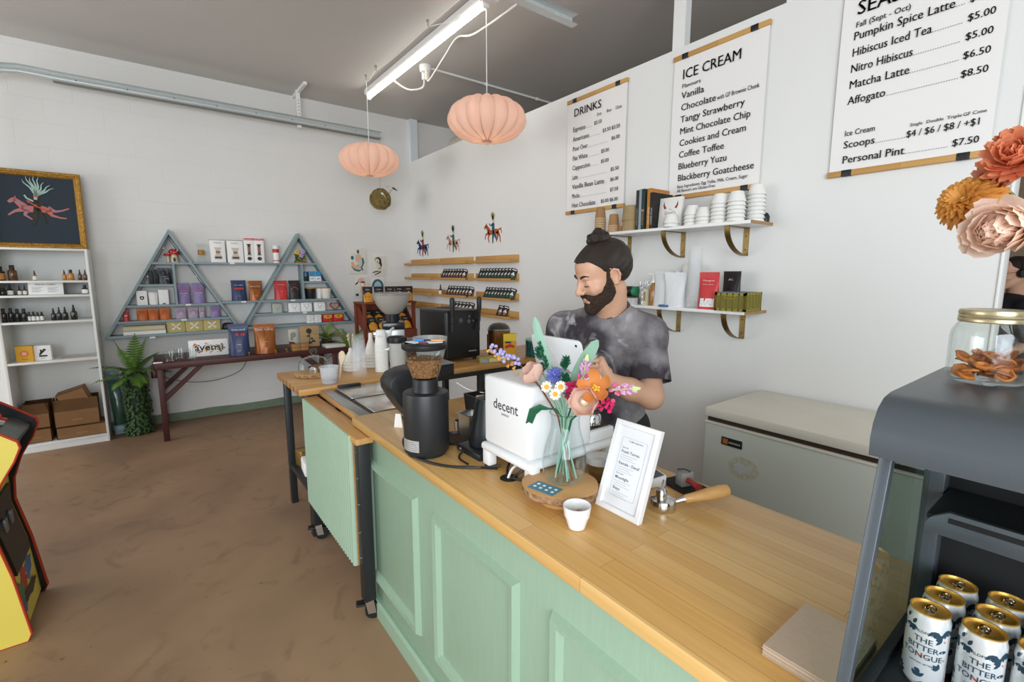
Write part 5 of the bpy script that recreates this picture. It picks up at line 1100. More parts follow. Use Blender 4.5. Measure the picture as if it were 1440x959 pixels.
def sachet(pm):
    t = thing('coffee_sachet', '', 'sachet', (0, 0, 0)); w, h = .034, .118
    m = MB(); m.prism([(-w, 0), (w, 0), (w, h), (-w, h)], -.004, .004, 'y', .003); m.build('pack', M('matt_black', '#1d1f20', .5), t)
    m = MB(); flat(m, [(0, .016), (.02, .05), (0, .085), (-.02, .05)], -.0055, .001); m.build('diamond_print', pm, t)
    m = MB(); flat(m, [(0, .05), (.02, .05), (0, .085), (-.02, .05)], -.006, .001); flat(m, rect(-.022, .022, .098, .108), -.006, .001); m.build('white_print', M('print_white', '#e9e4dc', .6), t)
    return t
protos = {}
ords = ['first', 'second', 'third', 'fourth', 'fifth', 'sixth', 'seventh', 'eighth', 'ninth', 'tenth', 'eleventh']
for c, n, x0, x1, z, rown in (('orange', 8, -5.07, -4.63, 1.49, 'second ledge row, middle ledge'), ('green', 11, -4.27, -3.72, 1.49, 'second ledge row, right ledge'), ('orange', 8, -4.96, -4.5, 1.294, 'third ledge row, middle ledge'), ('green', 9, -4.16, -3.74, 1.294, 'third ledge row, right ledge'), ('orange', 6, -4.88, -4.5, 1.117, 'lowest ledge row, middle ledge'), ('orange', 2, -3.93, -3.85, 1.117, 'lowest ledge row, right ledge')):
    for k in range(n):
        x = x0 + (x1-x0)*k/max(1, n-1); lab = 'black sachet with %s diamond, %s from left, %s' % (c, ords[k], rown); grp = 'coffee sachets on the picture ledges'
        if c not in protos:
            o = sachet(M('sachet_orange', '#c2703a', .6) if c == 'orange' else M('sachet_green', '#2f7a4c', .6)); protos[c] = o; o['label'] = lab; o['group'] = grp
        else: o = clone(protos[c], (0, 0, 0), 0, lab, grp)
        o.location = (x, YW - .062, z); o.rotation_euler = (R(-14 - 3*math.sin(k*2.1)), R(19), R(42 + 4*math.sin(k*1.3)))
bottle('brown dropper bottle with white label standing alone on the third ledge row', (-5.14, YW-.06, 1.294), .022, .13, AMBER, BLACK, LABELW, .42, True, rz=30)

# ================================================================ arcade cabinet at the left edge
t = thing('arcade_cabinet', 'yellow arcade cabinet with red edging and red joystick at the left edge', 'arcade cabinet', (-2.905, -.9, 0))
YC = M('arcade_yellow', '#e3cf5c', .4, var=(3, .15)); EDGE = M('edge_red', '#b8392a', .4)
def Y_(y): return y + .9
side = [(Y_(-.54), .0), (Y_(-.525), .03), (Y_(-.555), .3), (Y_(-.59), .5), (Y_(-.583), .6), (Y_(-.55), .7), (Y_(-.5), .79), (Y_(-.478), .845), (Y_(-.483), .872), (Y_(-.55), .93), (Y_(-.66), 1.02), (Y_(-.72), 1.15), (Y_(-.78), 1.4), (Y_(-.7), 1.46), (Y_(-.68), 1.6), (Y_(-1.05), 1.62), (Y_(-1.1), 1.5), (Y_(-1.1), 0)]
for x, nm in ((.205, 'side_panel'), (-.2, 'side_panel')):
    p = MB().prism(side, x-.008, x+.008, 'x').build(nm, YC if x > 0 else BLACK, t)
    e = MB(); e.tube([(x+.008, a, b) for a, b in side], .0035, 5, True); e.tube([(x-.008, a, b) for a, b in side], .0035, 5, True); e.build('edge_trim', EDGE, p)
def fy(z): return Y_(float(np.interp(z, [0, .3, .5, .62], [-.548, -.568, -.604, -.6])))
MB().prism([(fy(z), z) for z in (.02, .3, .5, .62)] + [(fy(z)-.02, z) for z in (.62, .5, .3, .02)], -.197, .197, 'x').build('front_panel', YC, t)
dr = MB().prism([(fy(z)+.012, z) for z in (.27, .3, .5, .6)] + [(fy(z), z) for z in (.6, .5, .3, .27)], -.14, .14, 'x').build('coin_door', BLACK, t)
for x in (-.05, .05): MB().box(x-.018, x+.018, fy(.47)+.008, fy(.47)+.02, .44, .5, .002).build('coin_slot', M('slot_grey', '#7f8284', .4, .6), dr)
m = MB(); rnd = random.Random(4)
for k, (c, cx, cz, rx, rz) in enumerate((('#2f6fae', -.08, .21, .07, .05), ('#b8322c', .02, .2, .05, .06), ('#2f7a4c', .1, .17, .05, .05), ('#222222', -.02, .12, .12, .03), ('#2f6fae', .1, .1, .03, .03))):
    q = MB(); pts = [(cx + rx*(1+.35*math.sin(i*2.3+k))*math.cos(2*PI*i/14), cz + rz*(1+.35*math.cos(i*1.7+k))*math.sin(2*PI*i/14)) for i in range(14)]
    q.add([(a, fy(b)+.001+.0005*k, b) for a, b in pts], [tuple(range(14))]); q.build('art_panel', M('arcade'+c[1:], c, .4), t)
MB().prism([(Y_(-.61), .62), (Y_(-.6), .62), (Y_(-.52), .82), (Y_(-.545), .82)], -.197, .197, 'x').build('under_panel', BLACK, t)
cp = MB().prism([(Y_(-.5), .842), (Y_(-.5), .856), (Y_(-.66), .96), (Y_(-.66), .94)], -.197, .197, 'x').build('control_panel', M('panel_black', '#1b1d1f', .25, var=(20, .6), c2='#5d6b62'), t)
j = MB(); j.cyl((.1, Y_(-.58), .905), (.1, Y_(-.56), .95), .006, n=10); j.build('joystick_shaft', CHROME, cp)
MB().sph((.1, Y_(-.557), .963), .021, 18, 12).build('joystick_ball', M('ball_red', '#d63a28', .25), cp)
for x, c in ((-.03, '#d8d8d8'), (-.08, '#d63a28')): MB().cyl((x, Y_(-.57), .902), (x, Y_(-.565), .914), .014, n=16).build('button', M('btn'+c[1:], c, .3), cp)
MB().prism([(Y_(-.66), .95), (Y_(-.65), .96), (Y_(-.77), 1.39), (Y_(-.79), 1.39)], -.197, .197, 'x').build('screen_panel', BLACK, t)
MB().box(-.197, .197, Y_(-1.1), Y_(-1.08), .02, 1.58).build('back_panel', BLACK, t)
# ================================================================ things on the two wall shelves
Z1, Z2, YS = 1.84, 1.34, YW - .15
PC = M('kraft_cup', '#a67d52', .7, var=(30, .25)); WC = M('white_cup', '#e9e8e3', .6); KR = M('kraft_tub', '#a58d66', .75, var=(25, .2))
def cup_mesh(mat, r0, r1, h, name='cup', inv=True):
    """one upturned paper cup as a thing"""
    t = thing(name, '', 'cup'); MB().lathe([(r1, 0), (r1*.985, .004), (r0, h-.003), (r0*.94, h), (0, h-.003)] , 22).build('cup_body', mat, t)
    MB().tube([(r1*math.cos(a), r1*math.sin(a), .0025) for a in [2*PI*i/22 for i in range(22)]], .0025, 5, True).build('rolled_rim', M('kraft_rim', '#dcc9a6', .6) if mat is PC else mat, t); return t
def stack(proto, n, x, y, z, pitch, lab, grp, first=False, rim_down=True):
    for k in range(n):
        nth = 'topmost' if k == n-1 else 'lowest' if k == 0 else ('%s from the bottom' % (ords[k] if k < 11 else ['twelfth', 'thirteenth', 'fourteenth', 'fifteenth', 'sixteenth', 'seventeenth', 'eighteenth', 'nineteenth', 'twentieth'][k-11]))
        l = '%s, %s' % (lab, nth)
        if k == 0 and first: o = proto; o['label'] = l; o['group'] = grp
        else: o = clone(proto, (0, 0, 0), None, l, grp)
        o.location = (x, y, z + k*pitch)
kc = cup_mesh(PC, .0305, .0405, .085, 'paper_cup')
stack(kc, 10, -2.495, YS, Z1, .0125, 'kraft paper cup in the tall left stack on the upper shelf', 'tall stack of kraft cups', True)
stack(kc, 5, -2.365, YS, Z1, .0125, 'kraft paper cup in the short stack on the upper shelf', 'short stack of kraft cups')
m = cup_mesh(PC, .02, .027, .045, 'paper_cup'); m['label'] = 'tiny kraft cup between the short stack and the round tubs'; m.location = (-2.29, YS, Z1)
solo(MB().box(-.05, .05, -.03, .03, 0, .04, .004), 'yellow_pack', M('pack_yellow', '#e3b92b', .5), 'yellow pack lying between the two kraft cup stacks', 'pack', (-2.43, YS + .09, Z1))
t = cup_mesh(KR, .068, .074, .1, 'kraft_tub'); t['label'] = 'round kraft tub, lower one of two on the upper shelf'; t.location = (-2.195, YS, Z1)
clone(t, (-2.195, YS, Z1 + .0745), None, 'round kraft tub, upper one of two on the upper shelf')
def book(label, x, w, h, d, c, marks=(), title=None, tc='#e6dfd0'):
    t = thing('book', label, 'book', (x, YW - .02 - d/2, Z1)); mt = M('book'+c[1:], c, .5)
    MB().box(-w/2, w/2, -d/2, d/2, 0, h, .0012).build('cover', mt, t); MB().box(-w/2+.002, w/2-.002, -d/2+.004, d/2+.0006, .003, h+.0006).build('pages', PAPER, t)
    m = MB()
    for z0, z1 in marks: m.box(-w/2*.7, w/2*.7, -d/2-.0008, -d/2, h*z0, h*z1)
    if title: m.text(title, w*.62, (w*.22, -d/2-.0008, h*.12), (0, 0, 1), (-1, 0, 0))
    if marks or title: m.build('spine_print', M('mark'+tc[1:], tc, .6), t)
book('slim black book at the left end of the book row', -2.105, .022, .262, .2, '#26292b', title='WILD COCKTAILS', tc='#b7a878')
book('silver grey book, second from left in the book row', -2.082, .02, .265, .2, '#8f9ba0')
book('dark green book, third from left in the book row', -2.058, .024, .265, .2, '#243430', [(.45, .5)], 'BITTERMAN', '#b48a5a')
book('short pink book between the dark green and ochre books', -2.036, .013, .2, .17, '#b08a86')
book('ochre book with cream spine lettering in the book row', -2.011, .03, .262, .2, '#b97a2f', title='LIQUID INTEL', tc='#f0e2c2')
book('black book with cream spine lettering beside the ochre one', -1.982, .026, .232, .21, '#211d1b', title='COFFEE ATLAS', tc='#d8cfbd')
t = thing('book', 'pale front facing book with two red horns on its cover', 'book', (-1.885, YW - .165, Z1)); t.rotation_euler = (R(-6), 0, R(4))
MB().box(-.08, .08, -.011, .011, 0, .195, .001).build('cover', M('book_pale', '#e6e3de', .6), t)
m = MB()
for s in (-1, 1): flat(m, ribbon([(s*.035, .125), (s*.047, .145), (s*.047, .168)], [.016, .011, .002]), -.0118)
m.build('horn_print', M('horn_red', '#8c3a2c', .6), t)
m = MB(); m.text("Devil's", .03, (0, -.0116, .088), (1, 0, 0), (0, 0, 1), 'CENTER').text('Cup', .03, (0, -.0116, .062), (1, 0, 0), (0, 0, 1), 'CENTER').text('The', .012, (0, -.0116, .115), (1, 0, 0), (0, 0, 1), 'CENTER'); m.build('lettering', M('title_grey', '#8a7f7a', .6), t)
tub = cup_mesh(WC, .034, .05, .058, 'ice_cream_tub')
for n_, (x, y, n, lab) in enumerate(((-1.835, YS-.07, 2, 'in front of the horned book'), (-1.715, YS-.03, 4, 'right of the horned book'), (-1.628, YS-.05, 3, 'low third stack'), (-1.6, YS+.07, 7, 'tall stack at the back left'), (-1.53, YS-.05, 6, 'tall fourth stack at the front'), (-1.49, YS+.07, 7, 'tall stack at the back middle'), (-1.425, YS-.06, 6, 'tall front stack near the shelf end'), (-1.375, YS+.06, 8, 'tallest stack at the shelf end'))):
    stack(tub, n, x, y, Z1, .0215, 'white upturned ice cream tub, %s' % lab, 'stacks of white tubs on the upper shelf', n_ == 0)
solo(MB().lathe([(0, 0), (.02, 0), (.022, .03), (.012, .05), (0, .055)], 14), 'dark_stopper', BLACK, 'small dark stopper behind the last tub stack', 'stopper', (-1.335, YW - .05, Z1))
# lower shelf
WPOUCH = M('white_pouch', '#dfe1e2', .5, bump=(30, .2))
solo(MB().box(-.075, .075, -.06, .06, 0, .05, .006), 'woven_basket', M('basket_weave', '#8a633c', .8, var=(80, .8), c2='#5d4026', bump=(140, .7)), 'low woven basket at the left of the lower shelf', 'basket', (-2.19, YS, Z2))
t = thing('speaker', 'black and green round speaker on the woven basket', 'speaker', (-2.19, YS, Z2 + .051)); MB().cyl((-.05, -.0, .036), (.03, -.0, .036), .036, n=24).build('body', BLACK, t); MB().cyl((.03, 0, .036), (.062, 0, .036), .036, n=24).build('green_cap', M('speaker_green', '#2f8a62', .4), t); MB().lathe([(0, -.001), (.012, -.001), (.014, 0)], 16).build('grille', GREY, t)
t.children[-1].location = (-.012, -.0375, .036); t.children[-1].rotation_euler = (R(90), 0, 0)
pouch('silver_bag', 'shiny clear and silver zip bag on the lower shelf', (-2.05, YS - .01, Z2), .125, .16, .05, M('silver_film', '#c7cacb', .18, .75, bump=(35, .8)), rz=0, pinch=1)
carton('slim_box', 'slim cream box standing before the silver bag', (-2.012, YS - .06, Z2), .03, .03, .11, M('cream_slim', '#cfc7ac', .6), [(M('slim_print', '#a28a58', .6), [rect(-.008, .008, .03, .09)])], rz=0)
t = cup_mesh(frosted('milky', '#eef1f2', .6), .04, .04, .045, 'plastic_tub'); t['label'] = 'milky plastic tub at the left front of the lower shelf'; t['category'] = 'tub'; t.location = (-2.12, YS - .07, Z2)
t = thing('syrup_bottle', 'amber syrup bottle with white pump on the lower shelf', 'bottle', (-1.972, YS - .04, Z2))
MB().lathe([(0, 0), (.021, 0), (.022, .004), (.022, .125), (.012, .145), (.011, .15), (0, .15)], 18).build('glass_body', M('syrup_amber', '#9a6a22', .12, coat=.6), t); MB().cyl((0, 0, .15), (0, 0, .17), .013, n=14).build('collar', WHITE, t); MB().tube([(0, 0, .17), (0, 0, .2), (-.008, -.003, .208), (-.035, -.01, .206)], .0045, 8).build('pump', WHITE, t)
for r0, r1, h, x, y, z, n, lab in ((.028, .039, .09, -1.93, YS+.07, Z2, 9, 'white paper cup in the left stack behind the white pouches'), (.026, .036, .09, -1.86, YS+.07, Z2, 10, 'white paper cup in the second stack behind the white pouches')):
    p = cup_mesh(WC, r0, r1, h, 'paper_cup'); stack(p, n, x, y, z, .0155 if n == 9 else .0158, lab, 'stacks of white cups on the lower shelf', True)
p = cup_mesh(WC, .052, .058, .1, 'paper_tub'); stack(p, 6, -1.765, YS+.06, Z2, .034, 'wide white tub in the stack behind the white pouches', 'stack of wide white tubs', True)
pouch('white_pouch', 'upright plain white pouch on the lower shelf', (-1.895, YS-.05, Z2), .125, .225, .06, WPOUCH, rz=-6)
pouch('white_pouch', 'crumpled white pouch leaning beside the upright one', (-1.79, YS-.06, Z2), .13, .218, .08, WPOUCH, rz=12, pinch=1.12)
solo(MB().tube([(.03*math.cos(a), .02*math.sin(a), .007) for a in [2*PI*i/16 for i in range(16)]], .007, 8, True), 'plastic_ring', M('blue_plastic', '#2f6fb0', .4), 'small blue ring in front of the white pouches', 'ring', (-1.84, YS-.105, Z2))
cc = thing('clear_cup', '', 'cup'); MB().lathe([(.035, 0.0), (.036, .002), (.045, .115), (.0468, .118), (.045, .12)], 22).build('cup_body', frosted('clear_plastic', '#f2f4f5', .07), cc)
for ch in cc.children: pass
cc.rotation_euler = (PI, 0, 0)
for k in range(24):
    lab = 'clear plastic cup in the tall upturned stack on the lower shelf, %s' % ('topmost' if k == 23 else 'lowest' if k == 0 else 'number %d upwards' % (k+1)); z = Z2 + .12 + k*.0112
    if k == 0: cc['label'] = lab; cc['group'] = 'tall stack of clear cups'; cc.location = (-1.665, YS-.05, z)
    else: clone(cc, (-1.665, YS-.05, z), None, lab, 'tall stack of clear cups').rotation_euler = (PI, 0, 0)
pouch('coffee_bag', 'red coffee bag with white label on the lower shelf', (-1.56, YS-.06, Z2), .125, .22, .06, REDB, [(PAPER, [rect(-.04, .045, .015, .065)]), (INK, [rect(-.03, .03, .05, .052), rect(-.03, .02, .04, .042), rect(-.03, .035, .03, .032)])], [('Monogram', .016, .165, WT), ('coffee roasters', .01, .145, WT)], rz=4)
pouch('coffee_bag', 'black coffee bag behind the red bag and the crate', (-1.475, YS+.04, Z2), .12, .225, .06, BLKB, [], [('PHIL', .016, .17, WT)], rz=-8)
t = thing('folding_crate', 'mustard yellow plastic crate full of sachets at the shelf end', 'crate', (-1.395, YS-.03, Z2+.002)); MU = M('mustard_plastic', '#94872f', .5)
def wall(mb, x0, x1, y, ax, hh):
    def bx(a, b, z0, z1):
        if ax == 'x': mb.box(a, b, y-.003, y+.003, z0, z1)
        else: mb.box(y-.003, y+.003, a, b, z0, z1)
    bx(x0, x1, 0, .012); bx(x0, x1, hh-.016, hh); bx(x0, x0+.012, 0, hh); bx(x1-.012, x1, 0, hh); n = 9
    for k in range(n): z = .012 + (hh-.03)*(k+.5)/n; bx(x0, x1, z-.0022, z+.0022)
    for k in range(1, 5): x = x0 + (x1-x0)*k/5; bx(x-.003, x+.003, 0, hh)
for nm, x0, x1, y, ax, hh in (('front_wall', -.088, .088, -.09, 'x', .1), ('back_wall', -.088, .088, .09, 'x', .1), ('end_wall', -.09, .09, -.088, 'y', .105), ('end_wall', -.09, .09, .088, 'y', .105)):
    m = MB(); wall(m, x0, x1, y, ax, hh); m.build(nm, MU, t)
MB().box(-.088, .088, -.09, .09, 0, .004).build('crate_floor', MU, t); MB().tube([(-.03, -.094, .07), (.03, -.094, .07), (.034, -.094, .077), (.03, -.094, .085), (-.03, -.094, .085), (-.034, -.094, .077)], .004, 6, True).build('hand_grip', MU, t)
for k in range(9):
    y = YS-.03 - .07 + .0175*k; solo(MB().box(-.078, .078, -.004, .004, 0, .1, .002), 'packed_sachet', M('sachet_grey%d' % (k % 2), ('#6d7876', '#525c5c')[k % 2], .4), 'grey sachet filed in the mustard crate, %s from the front' % ords[k], 'sachet', (-1.395, y, Z2+.008), 0, 'grey sachets in the crate')
# ================================================================ on the work table
ZT = .9
BARK = M('bark', '#b08c66', .9, var=(60, .9), c2='#6f4f38', bump=(80, .8)); SLICE = M('slab_wood', '#c79a63', .5, var=(6, .4), c2='#b5844d')
def slab(name, label, loc, r, z0, z1, foot=None):
    t = thing(name, label, 'cake stand', loc); n = 48; rnd = random.Random(int(r*1e4)); k = [1 + .03*math.sin(3*a+1) + .015*math.sin(7*a) for a in [2*PI*i/n for i in range(n)]]
    ring = lambda s, z: [(r*s*k[i]*math.cos(2*PI*i/n), r*s*k[i]*math.sin(2*PI*i/n), z) for i in range(n)]
    m = MB(); rows = [ring(.94, z0), ring(1.0, z0+(z1-z0)*.25), ring(.985, z0+(z1-z0)*.6), ring(1.0, z1-.002)]; rows = [q + [q[0]] for q in rows]; m.grid(rows); m.build('bark_edge', BARK, t)
    m = MB(); m.add(ring(1.0, z1-.002) + ring(.97, z1), [tuple(range(n, 2*n))] + [(i, (i+1) % n, n+(i+1) % n, n+i) for i in range(n)]); m.add(ring(.94, z0), [tuple(range(n))]); m.build('wood_top', SLICE, t)
    if foot: MB().lathe([(0, 0), (foot, 0), (foot, .004), (foot*.85, z0*.5), (foot*.95, z0), (0, z0)], 28).build('foot', SLICE, t)
    return t
slab('wood_slice', 'round bark edged wood slice under the glass dome on the work table', (-3.16, .8, ZT), .118, 0, .024)
t = thing('glass_dome', 'glass cake dome with ball knob on the wood slice', 'cake dome', (-3.16, .8, ZT+.0245))
MB().lathe([(.096, 0), (.097, .004), (.097, .035), (.09, .065), (.07, .088), (.035, .1), (.012, .103), (.01, .108)], 36).build('dome', glass('dome_glass', '#eef3f3', .02, .9), t); MB().lathe([(.009, .104), (.008, .112), (.02, .122), (.024, .134), (.018, .146), (0, .152)], 20).build('knob', glass('knob_glass', '#e4ecee', .03, .8), t)
rnd = random.Random(31)
t = thing('cookie_tin', 'small steel tin of cookies under the glass dome', 'tin', (-3.165, .81, ZT+.0245)); MB().lathe([(0, 0), (.045, 0), (.048, .03), (.046, .03), (.044, .003), (0, .003)], 24).build('tin_body', CHROME, t)
for x, y, lab in ((-.01, -.01, 'brown cookie leaning in the steel tin'), (.02, .015, 'brown cookie at the back of the steel tin')):
    o = solo(MB().lathe([(0, 0), (.028, 0), (.032, .006), (.028, .012), (0, .014)], 20), 'cookie', M('cookie', '#8a5a34', .8, var=(70, .6), c2='#4a2c18', bump=(120, .5)), lab, 'cookie', (-3.165+x, .81+y, ZT+.03)); o.rotation_euler = (.4, -.5 if x < 0 else .5, 0); o.location.z = ZT + .045
t = thing('deli_tub', 'clear plastic tub with a purple remnant at the front of the work table', 'tub', (-2.87, .81, ZT))
MB().lathe([(0, .002), (.042, .001), (.045, .006), (.054, .098), (.058, .1), (.058, .104), (.053, .104), (.0435, .008), (0, .006)], 28).build('tub_body', frosted('tub_plastic', '#e3e6e8', .42), t)
MB().lathe([(0, .006), (.043, .006), (.046, .03), (.03, .026), (0, .024)], 22).build('purple_remnant', M('remnant', '#514451', .7, var=(60, .5)), t)
t = thing('wooden_spoon', 'pale wooden spoon standing behind the plastic tub', 'spoon', (-2.97, .9, ZT)); t.rotation_euler = (R(4), R(14), R(30))
MB().prism(ribbon([(0, .0), (0, .1), (0, .13), (0, .165), (0, .185)], [.012, .014, .044, .05, .016]), -.003, .003, 'y', .002).build('spoon_body', M('pale_wood', '#dcc9a8', .6), t)
# nested clear cups on the table
sc_ = thing('clear_cup', '', 'cup'); MB().lathe([(.0455, 0), (.0475, .002), (.0465, .004), (.036, .118), (.034, .12), (0, .12)], 22).build('cup_body', frosted('clear_plastic', '#f2f4f5', .07), sc_)
for k in range(13):
    lab = 'clear plastic cup in the upturned stack on the work table, %s' % ('topmost' if k == 12 else 'lowest' if k == 0 else 'number %d upwards' % (k+1))
    if k == 0: sc_['label'] = lab; sc_['group'] = 'clear cup stack on the work table'; sc_.location = (-2.95, 1.02, ZT)
    else: clone(sc_, (-2.95, 1.02, ZT + k*.0125), None, lab, 'clear cup stack on the work table')
wc = cup_mesh(WC, .03, .043, .1, 'paper_cup')
stack(wc, 17, -3.03, 1.2, ZT, .0112, 'white paper cup in the tall stack on the work table', 'tall stack of white cups on the work table', True)
ms = MB(); stroke(ms, [(-.014, .0), (0, .008), (.014, .0), (0, -.008), (-.014, 0)], .002, -.0385, .001); o = solo(ms, 'cup_emblem', GREY, 'grey diamond emblem on the topmost white cup', 'emblem', (0, 0, 0)); 
o.parent = [x for x in COL.objects if x.get('label', '').startswith('white paper cup in the tall stack on the work table, topmost')][0]
for kx in ('label', 'category'): del o[kx]
o.rotation_euler = (0, 0, R(60)); o.location = (0, 0, .06)
def ring_vase(label, x, y, r, hr, hn, stems=False):
    t = thing('ringed_vase', label, 'vase', (x, y, ZT)); p = [(0, 0), (r*.9, 0)]
    for k in range(4): z = hr*k/4; p += [(r, z+hr*.03), (r*1.03, z+hr*.12), (r, z+hr*.2), (r*.9, z+hr*.235)]
    p += [(r*.75, hr+.01), (r*.5, hr+hn*.4), (r*.26, hr+hn*.7), (r*.22, hr+hn), (r*.17, hr+hn), (r*.2, hr+hn*.7), (0, hr+hn*.6)]
    MB().lathe(p, 28).build('vase_body', M('matt_ceramic', '#e2ded5', .6), t)
    if stems:
        for k, (dx, dy) in enumerate(((.0, .02), (.015, -.02), (-.02, .0))):
            MB().tube([(0, 0, hr+hn*.7), (dx*.5, dy*.5, hr+hn+.04), (dx, dy, hr+hn+.08)], .0015, 5).sph((dx, dy, hr+hn+.085), (.006, .006, .012), 8, 6).sph((dx*.8, dy*.8, hr+hn+.06), (.005, .005, .01), 8, 6).build('dried_sprig', M('dried_cream', '#c9b98c', .8), t)
ring_vase('white ringed vase with dried sprigs, left of the clear cup stack', -3.17, 1.04, .052, .085, .07, True)
ring_vase('tall white ringed vase behind the clear cup stack', -3.22, 1.2, .06, .09, .15)
# silver grinder with bowl hopper
t = thing('bowl_grinder', 'silver coffee grinder with translucent bowl hopper behind the white cup stack', 'coffee grinder', (-3.23, 1.37, ZT), -20)
SB = M('grinder_silver', '#b9bcba', .35, .7); MB().box(-.09, .09, -.09, .09, .0, .03, .004).build('foot', BLACK, t); MB().box(-.075, .075, -.07, .08, .03, .26, .012).build('body', SB, t); MB().box(-.078, .078, -.074, .082, .255, .31, .01).build('head', M('polished_dark', '#3b3d3f', .2, .6), t)
MB().box(-.09, -.07, -.05, .06, .2, .3, .004).build('side_cheek', BLACK, t); sp = MB().box(-.04, .04, -.14, -.06, .2, .24, .006); sp.build('chute', CHROME, t); MB().tube([(.078, 0, .27), (.12, -.02, .26), (.125, -.03, .22)], .009, 8).build('lever', M('white_grip', '#e6e6e6', .4), t)
m = MB(); 
for k, (x, z) in enumerate(((-.045, .2), (-.02, .192), (.01, .195), (.035, .2))): m.sph((x, -.078, z), (.01, .006, .012), 8, 6)
m.build('buttons', M('steel_dot', '#d5d2cb', .3, .5), t)
MB().cyl((0, 0, .31), (0, 0, .365), .045, .05, 20).build('neck', BLACK, t)
MB().lathe([(.05, .365), (.075, .385), (.108, .43), (.127, .48), (.132, .505), (.126, .505), (.12, .48), (.1, .43), (.07, .392), (.045, .37)], 36).build('hopper', frosted('smoked_hopper', '#b5b1a8', .62), t); MB().lathe([(.134, .5), (.136, .506), (.134, .512), (.12, .516), (0, .518)], 36).build('hopper_lid', frosted('smoked_lid', '#8c8a86', .8), t)
m = MB(); rnd = random.Random(8)
for k in range(30): a = R(-110) + rnd.uniform(-.7, .7); z = rnd.uniform(.39, .47); r = .072 + (z-.385)*.55; m.sph((r*math.cos(a), r*math.sin(a), z), rnd.uniform(.003, .007), 6, 4)
m.build('bean_marks', M('bean_dark', '#3a2418', .7), t)
# lidded pitcher
t = thing('lidded_pitcher', 'translucent pitcher with black lid beside the coffee grinder on the work table', 'pitcher', (-3.0, 1.3, ZT)); MB().lathe([(0, .001), (.05, 0), (.052, .005), (.06, .2), (.062, .205), (.056, .205), (.048, .008), (0, .006)], 28).build('pitcher_body', frosted('pitcher_plastic', '#dfe0de', .6), t); MB().lathe([(.064, .19), (.066, .2), (.064, .225), (.05, .232), (0, .233)], 28).build('lid', BLACK, t)
# black tap machine
t = thing('tap_machine', 'black drinks machine with two tap handles on the work table', 'drinks machine', (-3.22, 1.83, ZT))
MK = M('machine_black', '#161616', .38); 
for x in (-.17, .17):
    for y in (-.12, .12): MB().cyl((x, y, 0), (x, y, .02), .015, n=12).build('foot', BLACK, t)
MB().box(-.215, .215, -.15, .15, .02, .385, .02, 3).build('body', MK, t); MB().box(-.2, .2, -.1515, -.1505, .2, .203).build('seam', RUBBER, t)
MB().lathe([(.0, .386), (.06, .3865), (.085, .3862), (.09, .3852)], 24, (-.06, .02, 0)).build('top_vent', RUBBER, t)
for y in (-.115, .115):
    MB().tube([(.215, y, .3), (.235, y, .3), (.25, y, .3), (.25, y, .42)], .01, 8).build('tap', BLACKM, t); MB().lathe([(0, .33), (.011, .335), (.013, .37), (.018, .4), (.019, .46), (.015, .478), (0, .483)], 16, (.25, y, 0)).build('tap_handle', BLACK, t)
    MB().cyl((.245, y, .3), (.245, y, .23), .008, n=10).build('spout', BLACKM, t)
for y, z, r in ((-.03, .31, .018), (.04, .3, .016), (.045, .335, .01), (.08, .3, .009)): MB().cyl((.214, y, z), (.224, y, z), r, n=16).build('knob', M('knob_grey', '#56585a', .3, .5), t)
MB().box(.2149, .216, .04, .11, .07, .078).build('badge', GREY, t)
# canister, yellow box, tea box, shimmering canister
t = thing('brass_canister', 'tall brass canister with dark round lid beside the drinks machine', 'canister', (-3.03, 2.17, ZT)); MB().lathe([(0, 0), (.085, 0), (.088, .005), (.088, .21), (.0, .21)], 32).build('body', M('canister_brass', '#8a6236', .28, .85), t); MB().lathe([(.09, .205), (.092, .215), (.088, .222)], 32).build('rim', STEEL, t); MB().lathe([(.088, .222), (.075, .245), (.05, .262), (0, .27)], 32).build('lid', M('lid_smoke', '#4a4640', .25, .4), t); MB().box(-.1, -.085, -.05, .05, .03, .17, .004).build('handle', BLACK, t)
t = carton('coffee_box', 'yellow coffee brick box standing beside the brass canister', (-2.93, 2.2, ZT), .1, .06, .19, YEL, [(M('yellow_flap', '#efce3a', .5), [rect(-.05, .05, .135, .19)]), (RED, [ribbon([(-.036, .085), (0, .1), (.036, .09)], [.022, .026, .02])]), (INK, [rect(-.035, .01, .118, .13)])], [], rz=55)
t = carton('tea_box', 'printed tea box lying on the edge of the work table', (-2.86, 1.98, ZT), .2, .09, .045, M('tea_green', '#b9a65e', .6, var=(25, .6), c2='#8d7a3a'), [(M('tea_blue', '#8fb3bd', .6), [rect(-.09, -.04, .008, .03)]), (M('tea_cream', '#dfd29a', .6), [rect(-.03, .08, .01, .035)])], rz=68)
HOLO = M('shimmer_metal', '#4fb5bd', .2, .8, var=(9, 1), c2='#3d3d8a', stretch=(6, 6, .15))
t = thing('shimmer_canister', 'tall shimmering turquoise canister behind the toy flower leaves', 'canister', (-2.86, 2.42, ZT)); MB().lathe([(0, 0), (.09, 0), (.092, .004), (.092, .13), (0, .13)], 36).build('body', HOLO, t); MB().lathe([(.093, .125), (.094, .135), (.09, .14), (.08, .132), (0, .132)], 36).build('rim', M('rim_green', '#9fd0c0', .3, .6), t)
